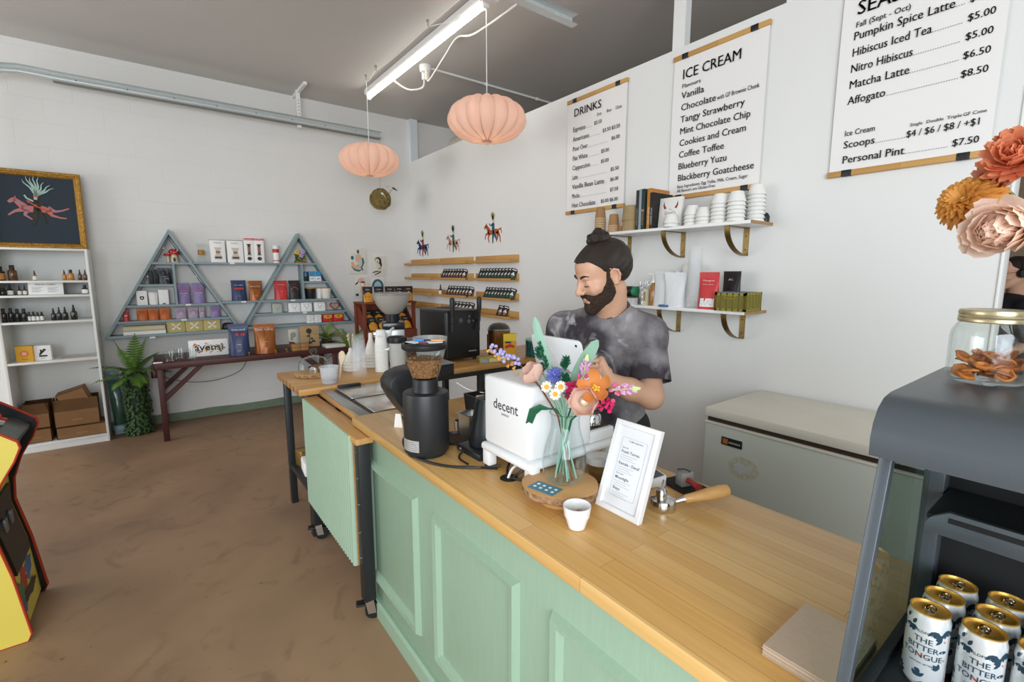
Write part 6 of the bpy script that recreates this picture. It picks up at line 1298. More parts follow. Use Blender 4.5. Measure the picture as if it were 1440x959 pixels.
# ================================================================ on the oak worktop
# black grinder with clear hopper of beans
t = thing('hopper_grinder', 'black cylinder coffee grinder with clear hopper of beans on the worktop', 'coffee grinder', (-1.527, .765, ZC))
SAT = M('satin_black', '#26282a', .4, bump=(250, .03))
MB().lathe([(0, .0), (.07, 0), (.072, .012), (.08, .014), (.082, .018), (.082, .222), (.08, .23), (.074, .233), (.045, .234), (0, .234)], 40).build('body', SAT, t)
MB().lathe([(.05, .234), (.046, .25), (.046, .276), (.044, .28), (0, .28)], 32).build('neck', BLACK, t)
MB().lathe([(.043, .28), (.046, .284), (.06, .325), (.072, .37), (.077, .392), (.074, .392), (.069, .37), (.057, .325), (.043, .286)], 40).build('hopper', glass('hopper_glass', '#f8fafa', .02, .5), t)
MB().lathe([(.078, .388), (.081, .392), (.081, .405), (.077, .41), (.07, .408), (.07, .402), (0, .402)], 40).build('hopper_lid', BLACK, t)
bm_ = MB(); bm_.lathe([(0, .284), (.041, .286), (.054, .325), (.0625, .352), (.05, .355), (0, .357)], 28)
rnd = random.Random(14)
for k in range(420):
    z = rnd.uniform(.288, .357); a = rnd.uniform(0, 2*PI); r = .0425 + (z-.286)*.305; 
    if z > .35: r *= rnd.uniform(.1, 1)
    bm_.at((r*math.cos(a), r*math.sin(a), z), (rnd.uniform(0, 3), rnd.uniform(0, 3), rnd.uniform(0, 3))); bm_.sph((0, 0, 0), (.0052, .0038, .003), 6, 4)
bm_.build('coffee_beans', M('bean_brown', '#a87a4c', .45, var=(90, .8), c2='#6e482a'), t)
lb = MB(); rows = []
for z in (.028, .07): rows.append([(.0826*math.cos(a), .0826*math.sin(a), z) for a in [R(-90) + R(60)*(i/10-.5)*1.0 + R(14) for i in range(11)]])
lb.grid(rows); lo = lb.build('rating_plate', M('plate_silver', '#c9c9c6', .35, .5, var=(60, .2)), t)
m = MB()
for k in range(5):
    z = .034 + .007*k; m.grid([[(.0829*math.cos(a), .0829*math.sin(a), zz) for a in [R(-98) + R(44 - 6*(k % 3))*i/6 for i in range(7)]] for zz in (z, z+.002)])
m.build('fine_print', GREY, lo)
MB().cyl((-.076, -.028, .045), (-.084, -.031, .045), .008, n=12).build('switch', BLACK, t); m = MB(); m.tube([(.02, -.05, .2365), (.05, -.045, .2365), (.055, -.03, .2365), (.02, -.04, .2365)], .0018, 5, True).build('wire_catch', CHROME, t)
MB().prism(ell(0, 0, .013, .075, 20), -.001, .0015, 'y', .0006).build('side_slot', BLACK, t); c_ = t.children[-1]; c_.location = (-.066, -.0478, .15); c_.rotation_euler = (0, 0, R(-54))
for dx, dy, w, d, mt, lab, rz in ((-.03, .005, .055, .05, PAPER, 'white paper slip on the grinder lid', 10), (.035, .0, .05, .05, PAPER, 'second white paper slip on the right of the grinder lid', -12)):
    solo(MB().box(-w/2, w/2, -d/2, d/2, 0, .002), 'paper_slip', mt, lab, 'paper', (-1.527+dx*.6, .765+dx*.8, ZC+.4105), rz)
solo(MB().box(-.018, .018, -.01, .01, 0, .008, .002), 'blue_clip', M('clip_blue', '#3b87c2', .4), 'blue clip on the grinder lid', 'clip', (-1.548, .757, ZC+.413), 50)
solo(MB().prism(ell(0, 0, .024, .011, 16), 0, .008, 'z', .002), 'wood_tag', M('tag_wood', '#cf9f6c', .6), 'small wooden tag on the right of the grinder lid', 'tag', (-1.503, .805, ZC+.413), 50)
solo(MB().box(-.014, .014, -.005, .005, 0, .006, .002), 'pink_clip', M('clip_plum', '#7a3452', .5), 'plum coloured clip at the front of the grinder lid', 'clip', (-1.49, .74, ZC+.413), 50)
# curved black grinder behind
t = thing('curved_grinder', 'black grinder with curved back standing behind the bean hopper grinder', 'coffee grinder', (-1.9, .93, ZC))
pf = [(-.06, .012), (.07, .012), (.07, .03), (.0, .05), (-.02, .12), (.02, .195), (.14, .2), (.14, .25), (-.04, .252), (-.1, .248), (-.145, .232), (-.168, .2), (-.165, .165), (-.14, .12), (-.1, .06)]
MB().prism([(a, b) for a, b in pf], -.06, .06, 'x', .008).build('body', SAT, t); MB().box(-.065, .065, -.07, .1, 0, .014, .004).build('base_plate', BLACK, t)
m = MB()
for k in range(7): m.box(.0595, .0612, -.145+.003*k, -.115+.002*k, .205-.011*k, .2085-.011*k)
m.build('vent_slots', RUBBER, t); MB().box(-.055, .062, .0, .145, .25, .254, .001).build('top_plate', M('plate_grey', '#7f8382', .35, .5), t)
MB().lathe([(.045, .254), (.05, .258), (.075, .35), (.078, .372), (.073, .372), (.047, .262)], 30, (0, .05, 0)).build('hopper', frosted('grey_hopper', '#c5c6c2', .5), t)
solo(MB().prism([(-.02, 0), (.02, 0), (.012, .06), (-.012, .06)], -.0015, .0015, 'y'), 'folded_card', PAPER, 'small white folded card standing left of the bean hopper grinder', 'card', (-1.86, .8, ZC), 40)
# round tray, kettle, caddy, steel pan
t = thing('grounds_tray', 'shallow round black tray of coffee grounds between grinder and kettle', 'tray', (-1.575, .912, ZC)); MB().lathe([(0, .002), (.058, .001), (.062, .003), (.064, .016), (.061, .016), (.059, .006), (0, .005)], 32).build('dish', BLACK, t); MB().lathe([(0, .0065), (.05, .0065), (.058, .0062)], 28).build('grounds', M('grounds', '#4a3322', .9, var=(80, .6)), t)
t = thing('electric_kettle', 'black tapered kettle on its flat base beside the white machine', 'kettle', (-1.415, .955, ZC), 0); KB = M('kettle_black', '#1f2325', .35)
MB().box(-.072, .085, -.09, .08, 0, .026, .006).build('base', KB, t); MB().lathe([(0, .028), (.066, .028), (.068, .034), (.064, .08), (.05, .14), (.042, .185), (.04, .192), (.0, .192)], 36).build('kettle_body', KB, t); lid = MB().lathe([(.038, .192), (.036, .2), (.012, .204), (0, .204)], 28).build('lid', KB, t); MB().lathe([(.006, .204), (.01, .212), (.009, .22), (0, .222)], 16).build('lid_knob', KB, lid)
MB().tube([(.04, .03, .17), (.07, .05, .175), (.095, .065, .16), (.1, .07, .1), (.095, .066, .08)], .008, 8).build('handle', KB, t); MB().tube([(-.05, .03, .05), (-.085, .05, .05), (-.095, .055, .09), (-.1, .058, .14), (-.115, .068, .17)], [.007, .006, .005, .0045, .004], 8).build('spout', KB, t); MB().cyl((-.04, -.0915, .013), (-.04, -.089, .013), .005, n=10).build('dial', GREY, t)
t = thing('utensil_caddy', 'open black plastic caddy with tools at the back of the worktop', 'caddy', (-1.6, 1.075, ZC)); m = MB(); a, b = .075, .06
for s in (-1, 1):
    m.add([(s*a*.82, -b*.82, 0), (s*a*.82, b*.82, 0), (s*a, b, .155), (s*a, -b, .155), (s*a*.82-s*.004, -b*.82, 0), (s*a*.82-s*.004, b*.82, 0), (s*a-s*.004, b, .155), (s*a-s*.004, -b, .155)], [(0, 1, 2, 3), (4, 5, 6, 7), (3, 2, 6, 7), (0, 3, 7, 4), (1, 2, 6, 5)])
    m.add([(-a*.82, s*b*.82, 0), (a*.82, s*b*.82, 0), (a, s*b, .155), (-a, s*b, .155), (-a*.82, s*b*.82-s*.004, 0), (a*.82, s*b*.82-s*.004, 0), (a, s*b-s*.004, .155), (-a, s*b-s*.004, .155)], [(0, 1, 2, 3), (4, 5, 6, 7), (3, 2, 6, 7)])
m.box(-a*.82, a*.82, -b*.82, b*.82, 0, .004); m.build('bin', BLACK, t)
t = thing('wooden_tamper', 'round wooden tamper handle sticking out of the black caddy', 'tamper', (-1.585, 1.07, ZC+.005)); MB().lathe([(0, 0), (.024, 0), (.024, .03), (.01, .04), (.012, .09), (.019, .125), (.02, .14), (.012, .155), (0, .158)], 20).build('handle', M('tamper_wood', '#8a5530', .4), t)
t = thing('measuring_spoon', 'pale scoop lying across the black caddy', 'scoop', (-1.556, 1.065, ZC+.15)); MB().tube([(-.05, -.03, .0), (.0, 0, .012), (.05, .03, .02)], .006, 8).sph((.055, .033, .02), (.018, .018, .012), 12, 8).build('scoop_body', M('scoop_beige', '#c9ab98', .5), t)
t = thing('steel_pan', 'small square steel pan with flared rim behind the kettle', 'pan', (-1.56, .975, ZC), 8); m = MB(); P_ = [(.026, 0), (.03, .003), (.034, .098), (.042, .102), (.042, .105), (.034, .104), (.031, .098), (.027, .006)]
def sq(r, z): k = r; return [(-k, -k, z), (k, -k, z), (k, k, z), (-k, k, z), (-k, -k, z)]
m.grid([sq(r, z) for r, z in P_]); m.add(sq(.026, .003)[:4], [(0, 1, 2, 3)]); m.build('pan_body', STEEL, t)
t = thing('steel_cup', 'tiny steel cup with black handle right behind the bean hopper grinder', 'cup', (-1.665, .985, ZC)); MB().lathe([(0, 0), (.02, 0), (.021, .045), (.019, .045), (.018, .003), (0, .003)], 18).build('cup_body', STEEL, t); MB().tube([(.02, 0, .035), (.035, 0, .03), (.021, 0, .012)], .003, 6).build('handle', BLACK, t)
# white espresso machine on its stand
t = thing('machine_stand', 'white arched stand raising the white espresso machine over the worktop', 'stand', (-1.17, .855, ZC)); PW = M('powder_white', '#e9eaea', .35)
MB().box(-.135, .13, -.002, .4, .06, .088, .012, 3).build('top_plate', PW, t)
for x in (-.116, .112):
    for y in (.012, .36):
        MB().box(x-.02, x+.02, y-.004, y+.03, .006, .075, .006).build('leg', PW, t); f = MB().cyl((x, y+.013, 0), (x, y+.013, .008), .017, n=16); f.build('rubber_foot', RUBBER, t)
t = thing('espresso_machine', 'white boxy espresso machine lettered decent in the middle of the worktop', 'espresso machine', (-1.1755, .865, ZC+.0885))
MB().box(-.1225, .1225, 0, .268, 0, .232, .014, 4).build('housing', PW, t)
m = MB(); m.text('decent', .048, (-.0, -.0006, .132), (1, 0, 0), (0, 0, 1), 'CENTER', 0, .012); m.build('lettering', M('logo_grey', '#4b4d4f', .6), t); MB().text('ESPRESSO', .0095, (.0, -.0006, .116), (1, 0, 0), (0, 0, 1), 'CENTER', 0, .008).build('small_lettering', M('logo_grey', '#4b4d4f', .6), t)
MB().box(-.115, .118, .262, .385, 0, .04, .006).build('drip_tray', PW, t); MB().box(-.1, .105, .275, .375, .04, .044, .002).build('tray_grid', M('grid_dark', '#5a564f', .3, .7), t); MB().box(-.11, .11, .262, .33, .17, .228, .012).build('group_hood', PW, t); MB().lathe([(0, .045), (.03, .046), (.034, .05), (.034, .08), (.028, .088), (0, .088)], 24, (.07, .32, 0)).build('chrome_cup', CHROME, t)
t = thing('tablet', 'white tablet seen from behind on top of the espresso machine', 'tablet', (-1.185, 1.11, ZC+.321)); t.rotation_euler = (R(14), 0, 0)
m = MB(); rr = .016; c_ = [(x+rr*math.cos(a), z+rr*math.sin(a)) for x, z, a0 in ((.107, .106, 0), (-.107, .106, PI/2), (-.107, .02, PI), (.107, .02, 1.5*PI)) for a in [a0+PI/2*i/6 for i in range(7)]]
m.prism(c_, -.004, .004, 'y', .0015); m.build('shell', M('tablet_white', '#e4e6e8', .35), t); MB().cyl((.103, -.0045, .105), (.103, -.0055, .105), .0045, n=14).build('camera_lens', BLACK, t); MB().prism([(-c, d) for c, d in [(x*.95, .006+z*.93) for x, z in c_]], .0041, .005, 'y').build('screen', M('screen_dark', '#1c2024', .1), t); MB().box(-.05, .05, -.03, .01, 0, .012, .003).build('rest', GREY, t)
cord('tablet_cable', 'pale cable looping behind the tablet', [(-1.26, 1.098, 1.24), (-1.225, 1.085, 1.3), (-1.2, 1.09, 1.27), (-1.205, 1.095, 1.225)], .0018, M('cable_cream', '#d9d6c8', .5))
for k, (pts, r, mt, lab) in enumerate((([(-1.59, .74, .945), (-1.612, .715, .94), (-1.6, .706, .915), (-1.54, .704, .902), (-1.45, .715, .902), (-1.36, .757, .902), (-1.29, .83, .902), (-1.24, .88, .902)], .0042, BLACK, 'black power cable curling round the bean hopper grinder to the white machine'), ([(-1.58, .712, .905), (-1.48, .704, .902), (-1.38, .74, .902), (-1.3, .81, .902), (-1.25, .9, .902)], .0042, BLACK, 'second black cable along the worktop in front of the kettle'), ([(-1.43, .862, .908), (-1.425, .845, .902), (-1.39, .822, .902), (-1.33, .82, .902)], .0035, BLACK, 'short black cable from the kettle base'),
    ([(-1.175, .872, .8985), (-1.195, .89, .92), (-1.215, .93, .935), (-1.22, .98, .93)], .0045, BLACK, 'black cable rising from the worktop hole to the left'), ([(-1.165, .868, .8985), (-1.16, .885, .93), (-1.15, .93, .95)], .0045, WHITE, 'white cable rising from the worktop hole'), ([(-1.155, .872, .8985), (-1.13, .895, .925), (-1.11, .95, .945)], .0045, BLACK, 'black cable rising from the worktop hole to the right'), ([(-1.15, .876, .9), (-1.12, .885, .903), (-1.07, .9, .903), (-1.0, .96, .903)], .0045, BLACK, 'black cable lying from the worktop hole behind the wooden cake stand'), ([(-1.76, 1.03, 1.08), (-1.7, 1.07, 1.05), (-1.6, 1.15, 1.04), (-1.46, 1.2, 1.045), (-1.3, 1.15, 1.08)], .0028, WHITE, 'white cable strung from the curved grinder to the white machine'))):
    cord('cable', lab, pts, r, mt)
# cake stand with vase, card, flowers
slab('cake_stand', 'bark edged wooden cake stand holding the vase on the worktop', (-.957, .902, ZC), .11, .03, .056, .06)
ZS = ZC + .056
t = thing('glass_vase', 'bulbous clear glass vase of toy brick flowers on the cake stand', 'vase', (-.955, .915, ZS)); vp = [(0, .002), (.04, .001), (.05, .006), (.062, .03), (.066, .06), (.062, .095), (.052, .13), (.043, .16), (.041, .185), (.044, .205)]
MB().lathe(vp, 40).build('vase_body', glass('vase_glass', '#f4f9f9', .02, .7), t); MB().tube([(.044*math.cos(a), .044*math.sin(a), .205) for a in [2*PI*i/36 for i in range(36)]], .0016, 6, True).build('rim', glass('rim_glass', '#dbe8e8', .02, .9), t)
t = thing('loyalty_card', 'teal loyalty card with white dots on the cake stand', 'card', (-.948, .836, ZS+.0005), -28+40); t.rotation_euler = (0, 0, R(12)); MB().box(-.043, .043, -.026, .026, 0, .0015).build('card', M('card_teal', '#4a8093', .5), t); m = MB()
for k in range(8): m.lathe([(0, .0018), (.0048, .0018), (.005, .0015)], 10, (-.03 + .02*(k % 4), -.008 + .018*(k//4), 0))
m.build('stamp_dots', PAPER, t)
TOYG = M('toy_stem', '#8db39d', .45); DKG = M('toy_dark_green', '#1d5c40', .45); PEACH = petal('toy_peach', '#fde9de'); MAG = M('toy_magenta', '#c2185b', .45); PNK = M('toy_pink', '#dd6f9e', .45); LPK = M('toy_lilac_pink', '#dfa6d2', .45); LIME = M('toy_lime', '#cfe29a', .45)
VC = Vector((-.955, .915, 0))
def stemline(t, head, foot, mt=TOYG, r=.0028):
    h = Vector(head); nk = Vector((VC.x + (h.x-VC.x)*.16, VC.y + (h.y-VC.y)*.16, ZS+.19)); f = Vector((VC.x + foot[0], VC.y + foot[1], ZS+.012))
    P = [h, (h+nk)/2 + Vector((0, 0, .012)), nk, (nk*.45+f*.55), f]; MB().tube([p-h for p in P], r, 8).build('stem', mt, t)
def sc_at(px_, y): return Vector((px_[0]*y/.9, y, 1.55 - (1.55-px_[1])*y/.9))
def flower(name, label, p, y, foot, stem=TOYG):
    h = sc_at(p, y); t = thing(name, label, 'toy flower', h); stemline(t, h, foot, stem); return t
def cup_petals(mb, nrm, r, n, open_, w=.75, z0=0, ph=0):
    nrm = Vector(nrm).normalized(); a = nrm.orthogonal().normalized(); b = nrm.cross(a)
    for k in range(n):
        th = 2*PI*k/n + ph; d = math.cos(th)*a + math.sin(th)*b; s = nrm.cross(d); rows = []
        for q in range(6):
            v = q/5; ang = open_*v; p = d*(r*math.sin(ang)*1.05 + r*.12) + nrm*(z0 + r*(1-math.cos(ang))*1.0 + r*.15*v); ww = w*r*math.sin(PI*(.18+.7*v))
            rows.append([p - s*ww + nrm*ww*.28, p - s*ww*.5, p, p + s*ww*.5, p + s*ww + nrm*ww*.28] + [])
        i0 = len(mb.bm.faces); mb.grid(rows)
        fs = mb.bm.faces[:] if False else None
cam_n = (.5, -.75, .25)
t = flower('toy_rose', 'peach toy brick rose at the left of the vase bouquet', (-1.057, 1.243), .9, (.03, -.015)); m = MB(); cup_petals(m, (-.1, -.7, .6), .026, 5, 2.35, .95); cup_petals(m, (-.1, -.7, .6), .021, 4, 2.4, .9, .006, .5); m.sph((.004, -.01, .014), .017, 12, 8); bmesh.ops.solidify(m.bm, geom=m.bm.faces[:], thickness=.002); m.build('petals', PEACH, t); MB().sph((.006, -.018, .028), .007, 8, 6).build('heart', PAPER, t)
t = flower('toy_rose', 'peach toy brick rose at the right front of the vase bouquet', (-.863, 1.212), .87, (-.03, .01)); m = MB(); cup_petals(m, cam_n, .03, 6, 2.0, .8); cup_petals(m, cam_n, .024, 5, 1.7, .8, .006, .5); bmesh.ops.solidify(m.bm, geom=m.bm.faces[:], thickness=.002); m.build('petals', PEACH, t); e = MB().sph(Vector(cam_n)*.016, .013, 12, 8); e.build('heart', M('toy_tan', '#cdb58a', .45), t); MB().sph(Vector(cam_n)*.028, .006, 8, 6).build('pearl', PAPER, t)
t = flower('toy_poppy', 'bright orange toy brick poppy in the vase bouquet', (-.823, 1.257), .885, (-.025, -.01)); m = MB(); cup_petals(m, (.4, -.75, .35), .038, 5, 1.35, .4, 0, .5); bmesh.ops.solidify(m.bm, geom=m.bm.faces[:], thickness=.002); m.build('petals', petal('toy_orange2', '#fbbd74'), t); m = MB(); rnd = random.Random(2)
for k in range(9): m.sph(Vector((.4, -.75, .35))*.016 + Vector((rnd.uniform(-.008, .008), rnd.uniform(-.004, .004), rnd.uniform(-.008, .008))), .0038, 6, 5)
m.build('stamens', M('toy_yellow2', '#eab02f', .45), t)
t = flower('toy_aster', 'blue violet toy brick aster near the middle of the vase bouquet', (-.985, 1.262), .915, (.012, .03)); m = MB(); rnd = random.Random(3)
for k in range(70):
    d = Vector((rnd.gauss(0, 1), rnd.gauss(0, 1), rnd.gauss(0, 1)+.3)).normalized(); m.cyl(d*.006, d*rnd.uniform(.02, .027), .0042, .0028, 6)
m.build('petals', M('toy_violet2', '#6a72c0', .45), t)
for k, (p, y, lab) in enumerate((((-1.018, 1.222), .885, 'white toy brick daisy, left one of three'), ((-.98, 1.208), .87, 'white toy brick daisy, front one of three'), ((-.958, 1.234), .885, 'white toy brick daisy, right one of three'))):
    t = flower('toy_daisy', lab, p, y, (.01-.012*k, .01)); m = MB(); nn = Vector((.45, -.8, .3)).normalized(); a = nn.orthogonal().normalized(); b = nn.cross(a)
    for i in range(9): d = math.cos(2*PI*i/9)*a + math.sin(2*PI*i/9)*b; m.cyl(d*.006, d*.0165 + nn*.001, .003, .0046, 8)
    m.build('petals', PAPER, t); MB().cyl(-nn*.001, nn*.005, .008, .0072, 14).build('eye', M('toy_yellow2', '#eab02f', .45), t)
def bristle(m, c, d, L_, r, n, rnd):
    d = Vector(d).normalized(); a = d.orthogonal().normalized(); b = d.cross(a)
    for k in range(n):
        v = rnd.random(); th = rnd.uniform(0, 6.28); o = math.cos(th)*a + math.sin(th)*b; p = Vector(c) + d*L_*v; e = (o + d*.9).normalized(); m.cyl(p, p + e*r*(1.25-.5*v), .0013, .0007, 4)
    m.cyl(c, Vector(c)+d*L_, .003, .002, 6)
for lab, p, y, tilt, ft in (('dark green bristly toy stem standing upright in the middle of the bouquet', (-.942, 1.25), .905, (.02, 0, 1), (-.01, -.025)), ('dark green bristly toy stem at the back left of the bouquet', (-1.04, 1.265), .93, (-.28, 0, 1), (.03, .02))):
    t = flower('toy_thistle', lab, p, y, ft, TOYG); m = MB(); rnd = random.Random(int(abs(p[0])*100)); bristle(m, (0, 0, -.01), tilt, .03, .018, 110, rnd); bristle(m, Vector(tilt)*.034, tilt, .034, .018, 120, rnd); m.build('bristles', DKG, t)
def blade(t, pts, ws, th, mt, name='leaf_blade'):
    m = MB(); P = [Vector(p) for p in pts]; rows = []
    for i, p in enumerate(P):
        d = (P[min(i+1, len(P)-1)]-P[max(i-1, 0)]).normalized(); s = d.cross(Vector((.6, -.75, .1))).normalized()*ws[i]; f = s.cross(d).normalized()*th; rows.append([p-s, p-s*.4+f, p+s*.4+f, p+s, p+s*.4-f*.2, p-s*.4-f*.2, p-s])
    m.grid(rows); m.build(name, mt, t)
t = flower('toy_leaf', 'long pale green notched toy leaf at the left of the bouquet', (-.998, 1.262), .94, (.02, 0)); blade(t, [(0, 0, 0), (-.028, 0, .05), (-.058, 0, .105), (-.075, 0, .15), (-.08, 0, .168)], [.006, .013, .015, .011, .003], .003, TOYG); m = MB(); bristle(m, (-.012, -.008, .02), (-.5, 0, 1), .08, .011, 120, random.Random(5)); m.build('bristles', DKG, t)
t = flower('toy_leaf', 'broad pale green toy leaf rising to the right of the bouquet', (-.92, 1.245), .93, (-.02, .02)); blade(t, [(0, 0, 0), (.03, 0, .045), (.062, 0, .09), (.09, 0, .13), (.1, 0, .142)], [.008, .017, .019, .012, .003], .002, TOYG)
t = flower('toy_leaf', 'dark green toy leaf drooping over the left rim of the vase', (-1.012, 1.158), .885, (.02, -.01), DKG); blade(t, [(0, 0, 0), (-.02, -.01, .002), (-.05, -.015, -.018), (-.068, -.015, -.06), (-.074, -.01, -.085)], [.004, .009, .013, .01, .002], .0025, DKG)
t = flower('toy_blossom_cluster', 'magenta and pink toy blossom cluster beside the orange poppy', (-.895, 1.235), .9, (-.02, .015), DKG); m = MB(); rnd = random.Random(7)
for k in range(26): c = Vector((rnd.uniform(-.03, .035), rnd.uniform(-.012, .02), rnd.uniform(-.02, .022))); m.cyl(c, c + Vector((rnd.uniform(-1, 1), -.8, rnd.uniform(-1, 1))).normalized()*.014, .003, .006, 6)
m.build('magenta_petals', MAG, t)
for dx, dz in ((-.026, .004), (-.008, .02), (.0, .002), (-.012, -.012)): MB().lathe([(0, -.006), (.009, -.004), (.0095, .003), (.006, .003), (.006, 0), (.003, 0), (.003, .004), (0, .004)], 16).build('pink_rosette', PNK, t); c_ = t.children[-1]; c_.location = (dx, -.024, dz); c_.rotation_euler = (R(80), 0, R(30))
t = flower('toy_blossom_cluster', 'small magenta toy blossoms under the right side of the orange poppy', (-.79, 1.225), .9, (-.03, .0), DKG); m = MB()
for k in range(14): c = Vector((rnd.uniform(-.024, .024), rnd.uniform(-.01, .01), rnd.uniform(-.012, .012))); m.cyl(c, c + Vector((rnd.uniform(-1, 1), -.8, rnd.uniform(-1, .4))).normalized()*.013, .003, .006, 6)
m.build('magenta_petals', MAG, t)
for lab, p, y, d, ft in (('pink toy snapdragon spike rising behind the orange poppy', (-.876, 1.262), .915, Vector((.22, 0, 1)), (-.015, .03)), ('pink toy snapdragon spike pointing right beyond the orange poppy', (-.775, 1.262), .9, Vector((1, .15, .22)), (-.035, .012))):
    t = flower('toy_snapdragon', lab, p, y, ft, DKG); d.normalize(); a = d.orthogonal().normalized(); b = d.cross(a); m = MB(); m2 = MB(); m3 = MB()
    for k in range(16):
        v = k/16; o = math.cos(k*2.4)*a + math.sin(k*2.4)*b; c = d*(.0+.062*v) + o*(.011*(1-.5*v)); (m2 if v < .35 else m).cyl(c, c + (o*.6+d).normalized()*.012, .0045, .003, 8)
    for k in range(5): o = math.cos(k*1.3)*a + math.sin(k*1.3)*b; m3.cyl(d*.064 + o*.004, d*.082 + o*.002, .0035, .001, 6)
    m3.cyl((0, 0, 0), d*.07, .003, .002, 6); m.build('petals', LPK, t); m2.build('lower_petals', PNK, t); m3.build('tip', LIME, t)
t = flower('toy_berry_branch', 'toy branch with lilac berries and orange leaves reaching left from the vase', (-1.13, 1.262), .9, (.035, .0), M('toy_twig', '#7a4326', .5)); m = MB(); rnd = random.Random(10); e = Vector((-.17, 0, .05)); m.tube([(0, 0, 0), e*.5 + Vector((0, 0, .004)), e], .0022, 6); br = []
for k in range(26): v = .1+.9*k/25; c = e*v + Vector((rnd.uniform(-.012, .012), rnd.uniform(-.012, .008), rnd.uniform(-.018, .022))); m.cyl(e*v, c, .0014, n=5); br.append(c)
for k in range(4): c = Vector((.02+.012*k, 0, -.01-.004*k)); m.cyl(c*.2, c + Vector((.01, -.01, -.012)), .0022, n=6)
m.build('twigs', M('toy_twig', '#7a4326', .5), t); m = MB()
for c in br: m.sph(c, .0065, 10, 7)
m.build('berries', M('toy_berry', '#a9a9d9', .4), t); m = MB()
for k in range(10): c = e*(.05+.1*k) + Vector((0, -.01, rnd.uniform(-.02, .004))); m.cyl(c, c + Vector((rnd.uniform(-.016, .016), -.006, -.01)), .002, .006, 5)
m.build('orange_leaves', M('toy_ochre', '#d6963a', .45), t)
# cup, frame, portafilter and neighbours
t = thing('tip_cup', 'small white two tier cup holding a few coins at the front of the worktop', 'cup', (-.818, .832, ZC)); MB().lathe([(0, 0), (.018, 0), (.022, .002), (.0305, .03), (.0315, .034), (.033, .034), (.0362, .058), (.036, .062), (.034, .062), (.032, .058), (.029, .036), (.02, .006), (0, .005)], 36).build('cup_body', M('glazed_white', '#eeeeec', .2, coat=.5), t)
rnd = random.Random(3)
for k in range(5):
    o = solo(MB().cyl((0, 0, 0), (0, 0, .0018), .0095, n=18), 'coin', M('coin_metal', '#a9977c', .3, .9), 'coin in the little white cup, %s in the pile' % ords[k], 'coin', (-.818 + rnd.uniform(-.01, .01), .832 + rnd.uniform(-.01, .01), ZC + .0295 + .003*k)); o.rotation_euler = (rnd.uniform(-.3, .3), rnd.uniform(-.3, .3), 0)
t = thing('framed_menu', 'white framed coffee menu leaning back on the worktop', 'frame', (-.802, .966, ZC), 0); t.rotation_euler = (R(-19.6), 0, 0); m = MB(); frame_ring(m, .0755, .253, 0, [(0, .014), (0, -.001), (.002, -.003), (.014, -.003), (.017, .001), (.017, .01)]); m.build('frame', M('frame_white', '#eceded', .4), t); MB().box(-.062, .062, .004, .012, .014, .239).build('sheet', M('menu_sheet', '#e6e9ec', .5), t); MB().box(-.072, .072, .0121, .0145, .005, .248).build('backing', KRAFT, t)
m = MB(); stroke(m, [(x*.8, .126+(z-.126)*.8) for x, z in ((-.053, .03), (-.05, .024), (.05, .024), (.053, .03), (.053, .222), (.05, .228), (-.05, .228), (-.053, .222), (-.053, .03))], .0008, .0032, .0005); m.build('border_line', M('line_grey', '#b4bcc4', .7), t)
m = MB(); fl = MB(); m.text('Coffee Selection', .007, (.005, .0034, .198), (1, 0, 0), (0, 0, 1), 'CENTER', 0)
for hd, nm, z, n in (('Espresso', 'Frank Torres', .165, 3), ('', 'Kamala - Decaf', .132, 3), ('Pour Over', 'Moonlight', .092, 3), ('', 'Shaya', .062, 3)):
    if hd: m.text(hd, .006, (-.036, .0034, z+.013), ext=0)
    m.text(nm, .0115, (-.036, .0034, z), ext=0, bold=.006)
    for k in range(n): fl.box(-.036, .02-.012*(k % 2), .0032, .0036, z-.007-.006*k, z-.006-.006*k)
m.build('lettering', M('menu_blue_ink', '#4a5560', .7), t); fl.build('fine_print', M('line_grey', '#b4bcc4', .7), t); MB().prism([(.013, .23), (.075, -.032), (.082, -.03), (.02, .235)], -.02, .02, 'x').build('easel_leg', KRAFT, t)
t = thing('portafilter', 'chrome portafilter with wooden handle lying upside down on the worktop', 'portafilter', (-.744, 1.095, ZC), 55.8); MB().lathe([(.026, .0), (.0355, 0), (.037, .003), (.037, .022), (.034, .03), (.02, .032), (.0, .032)], 36).build('basket_ring', CHROME, t); MB().lathe([(.016, .031), (.015, .05), (.012, .056), (0, .057)], 20, (-.002, .004, 0)).build('spout_boss', CHROME, t); MB().tube([(-.004, .006, .05), (.006, .018, .06), (.012, .026, .072)], [.007, .006, .005], 10).build('spout', CHROME, t)
for a in (70, 250): MB().box(-.009, .009, .034, .042, .004, .013, .002).build('lug', CHROME, t); t.children[-1].rotation_euler = (0, 0, R(a+150))
MB().tube([(.03, 0, .018), (.05, 0, .024), (.062, 0, .027)], [.007, .0085, .011], 14).build('arm', CHROME, t); MB().tube([(.06, 0, .027), (.064, 0, .0275), (.09, 0, .032), (.13, 0, .04), (.165, 0, .047), (.185, 0, .05), (.192, 0, .051)], [.009, .0115, .013, .0168, .0185, .0155, .006], 20).build('handle', M('handle_ash', '#cfa066', .4, var=(14, .5), c2='#b98646', stretch=(.6, 8, 8)), t)
solo(MB().box(-.06, .06, -.048, .048, 0, .006, .002), 'rubber_mat', RUBBER, 'black rubber mat on the worktop behind the portafilter', 'mat', (-.79, 1.272, ZC), -12)
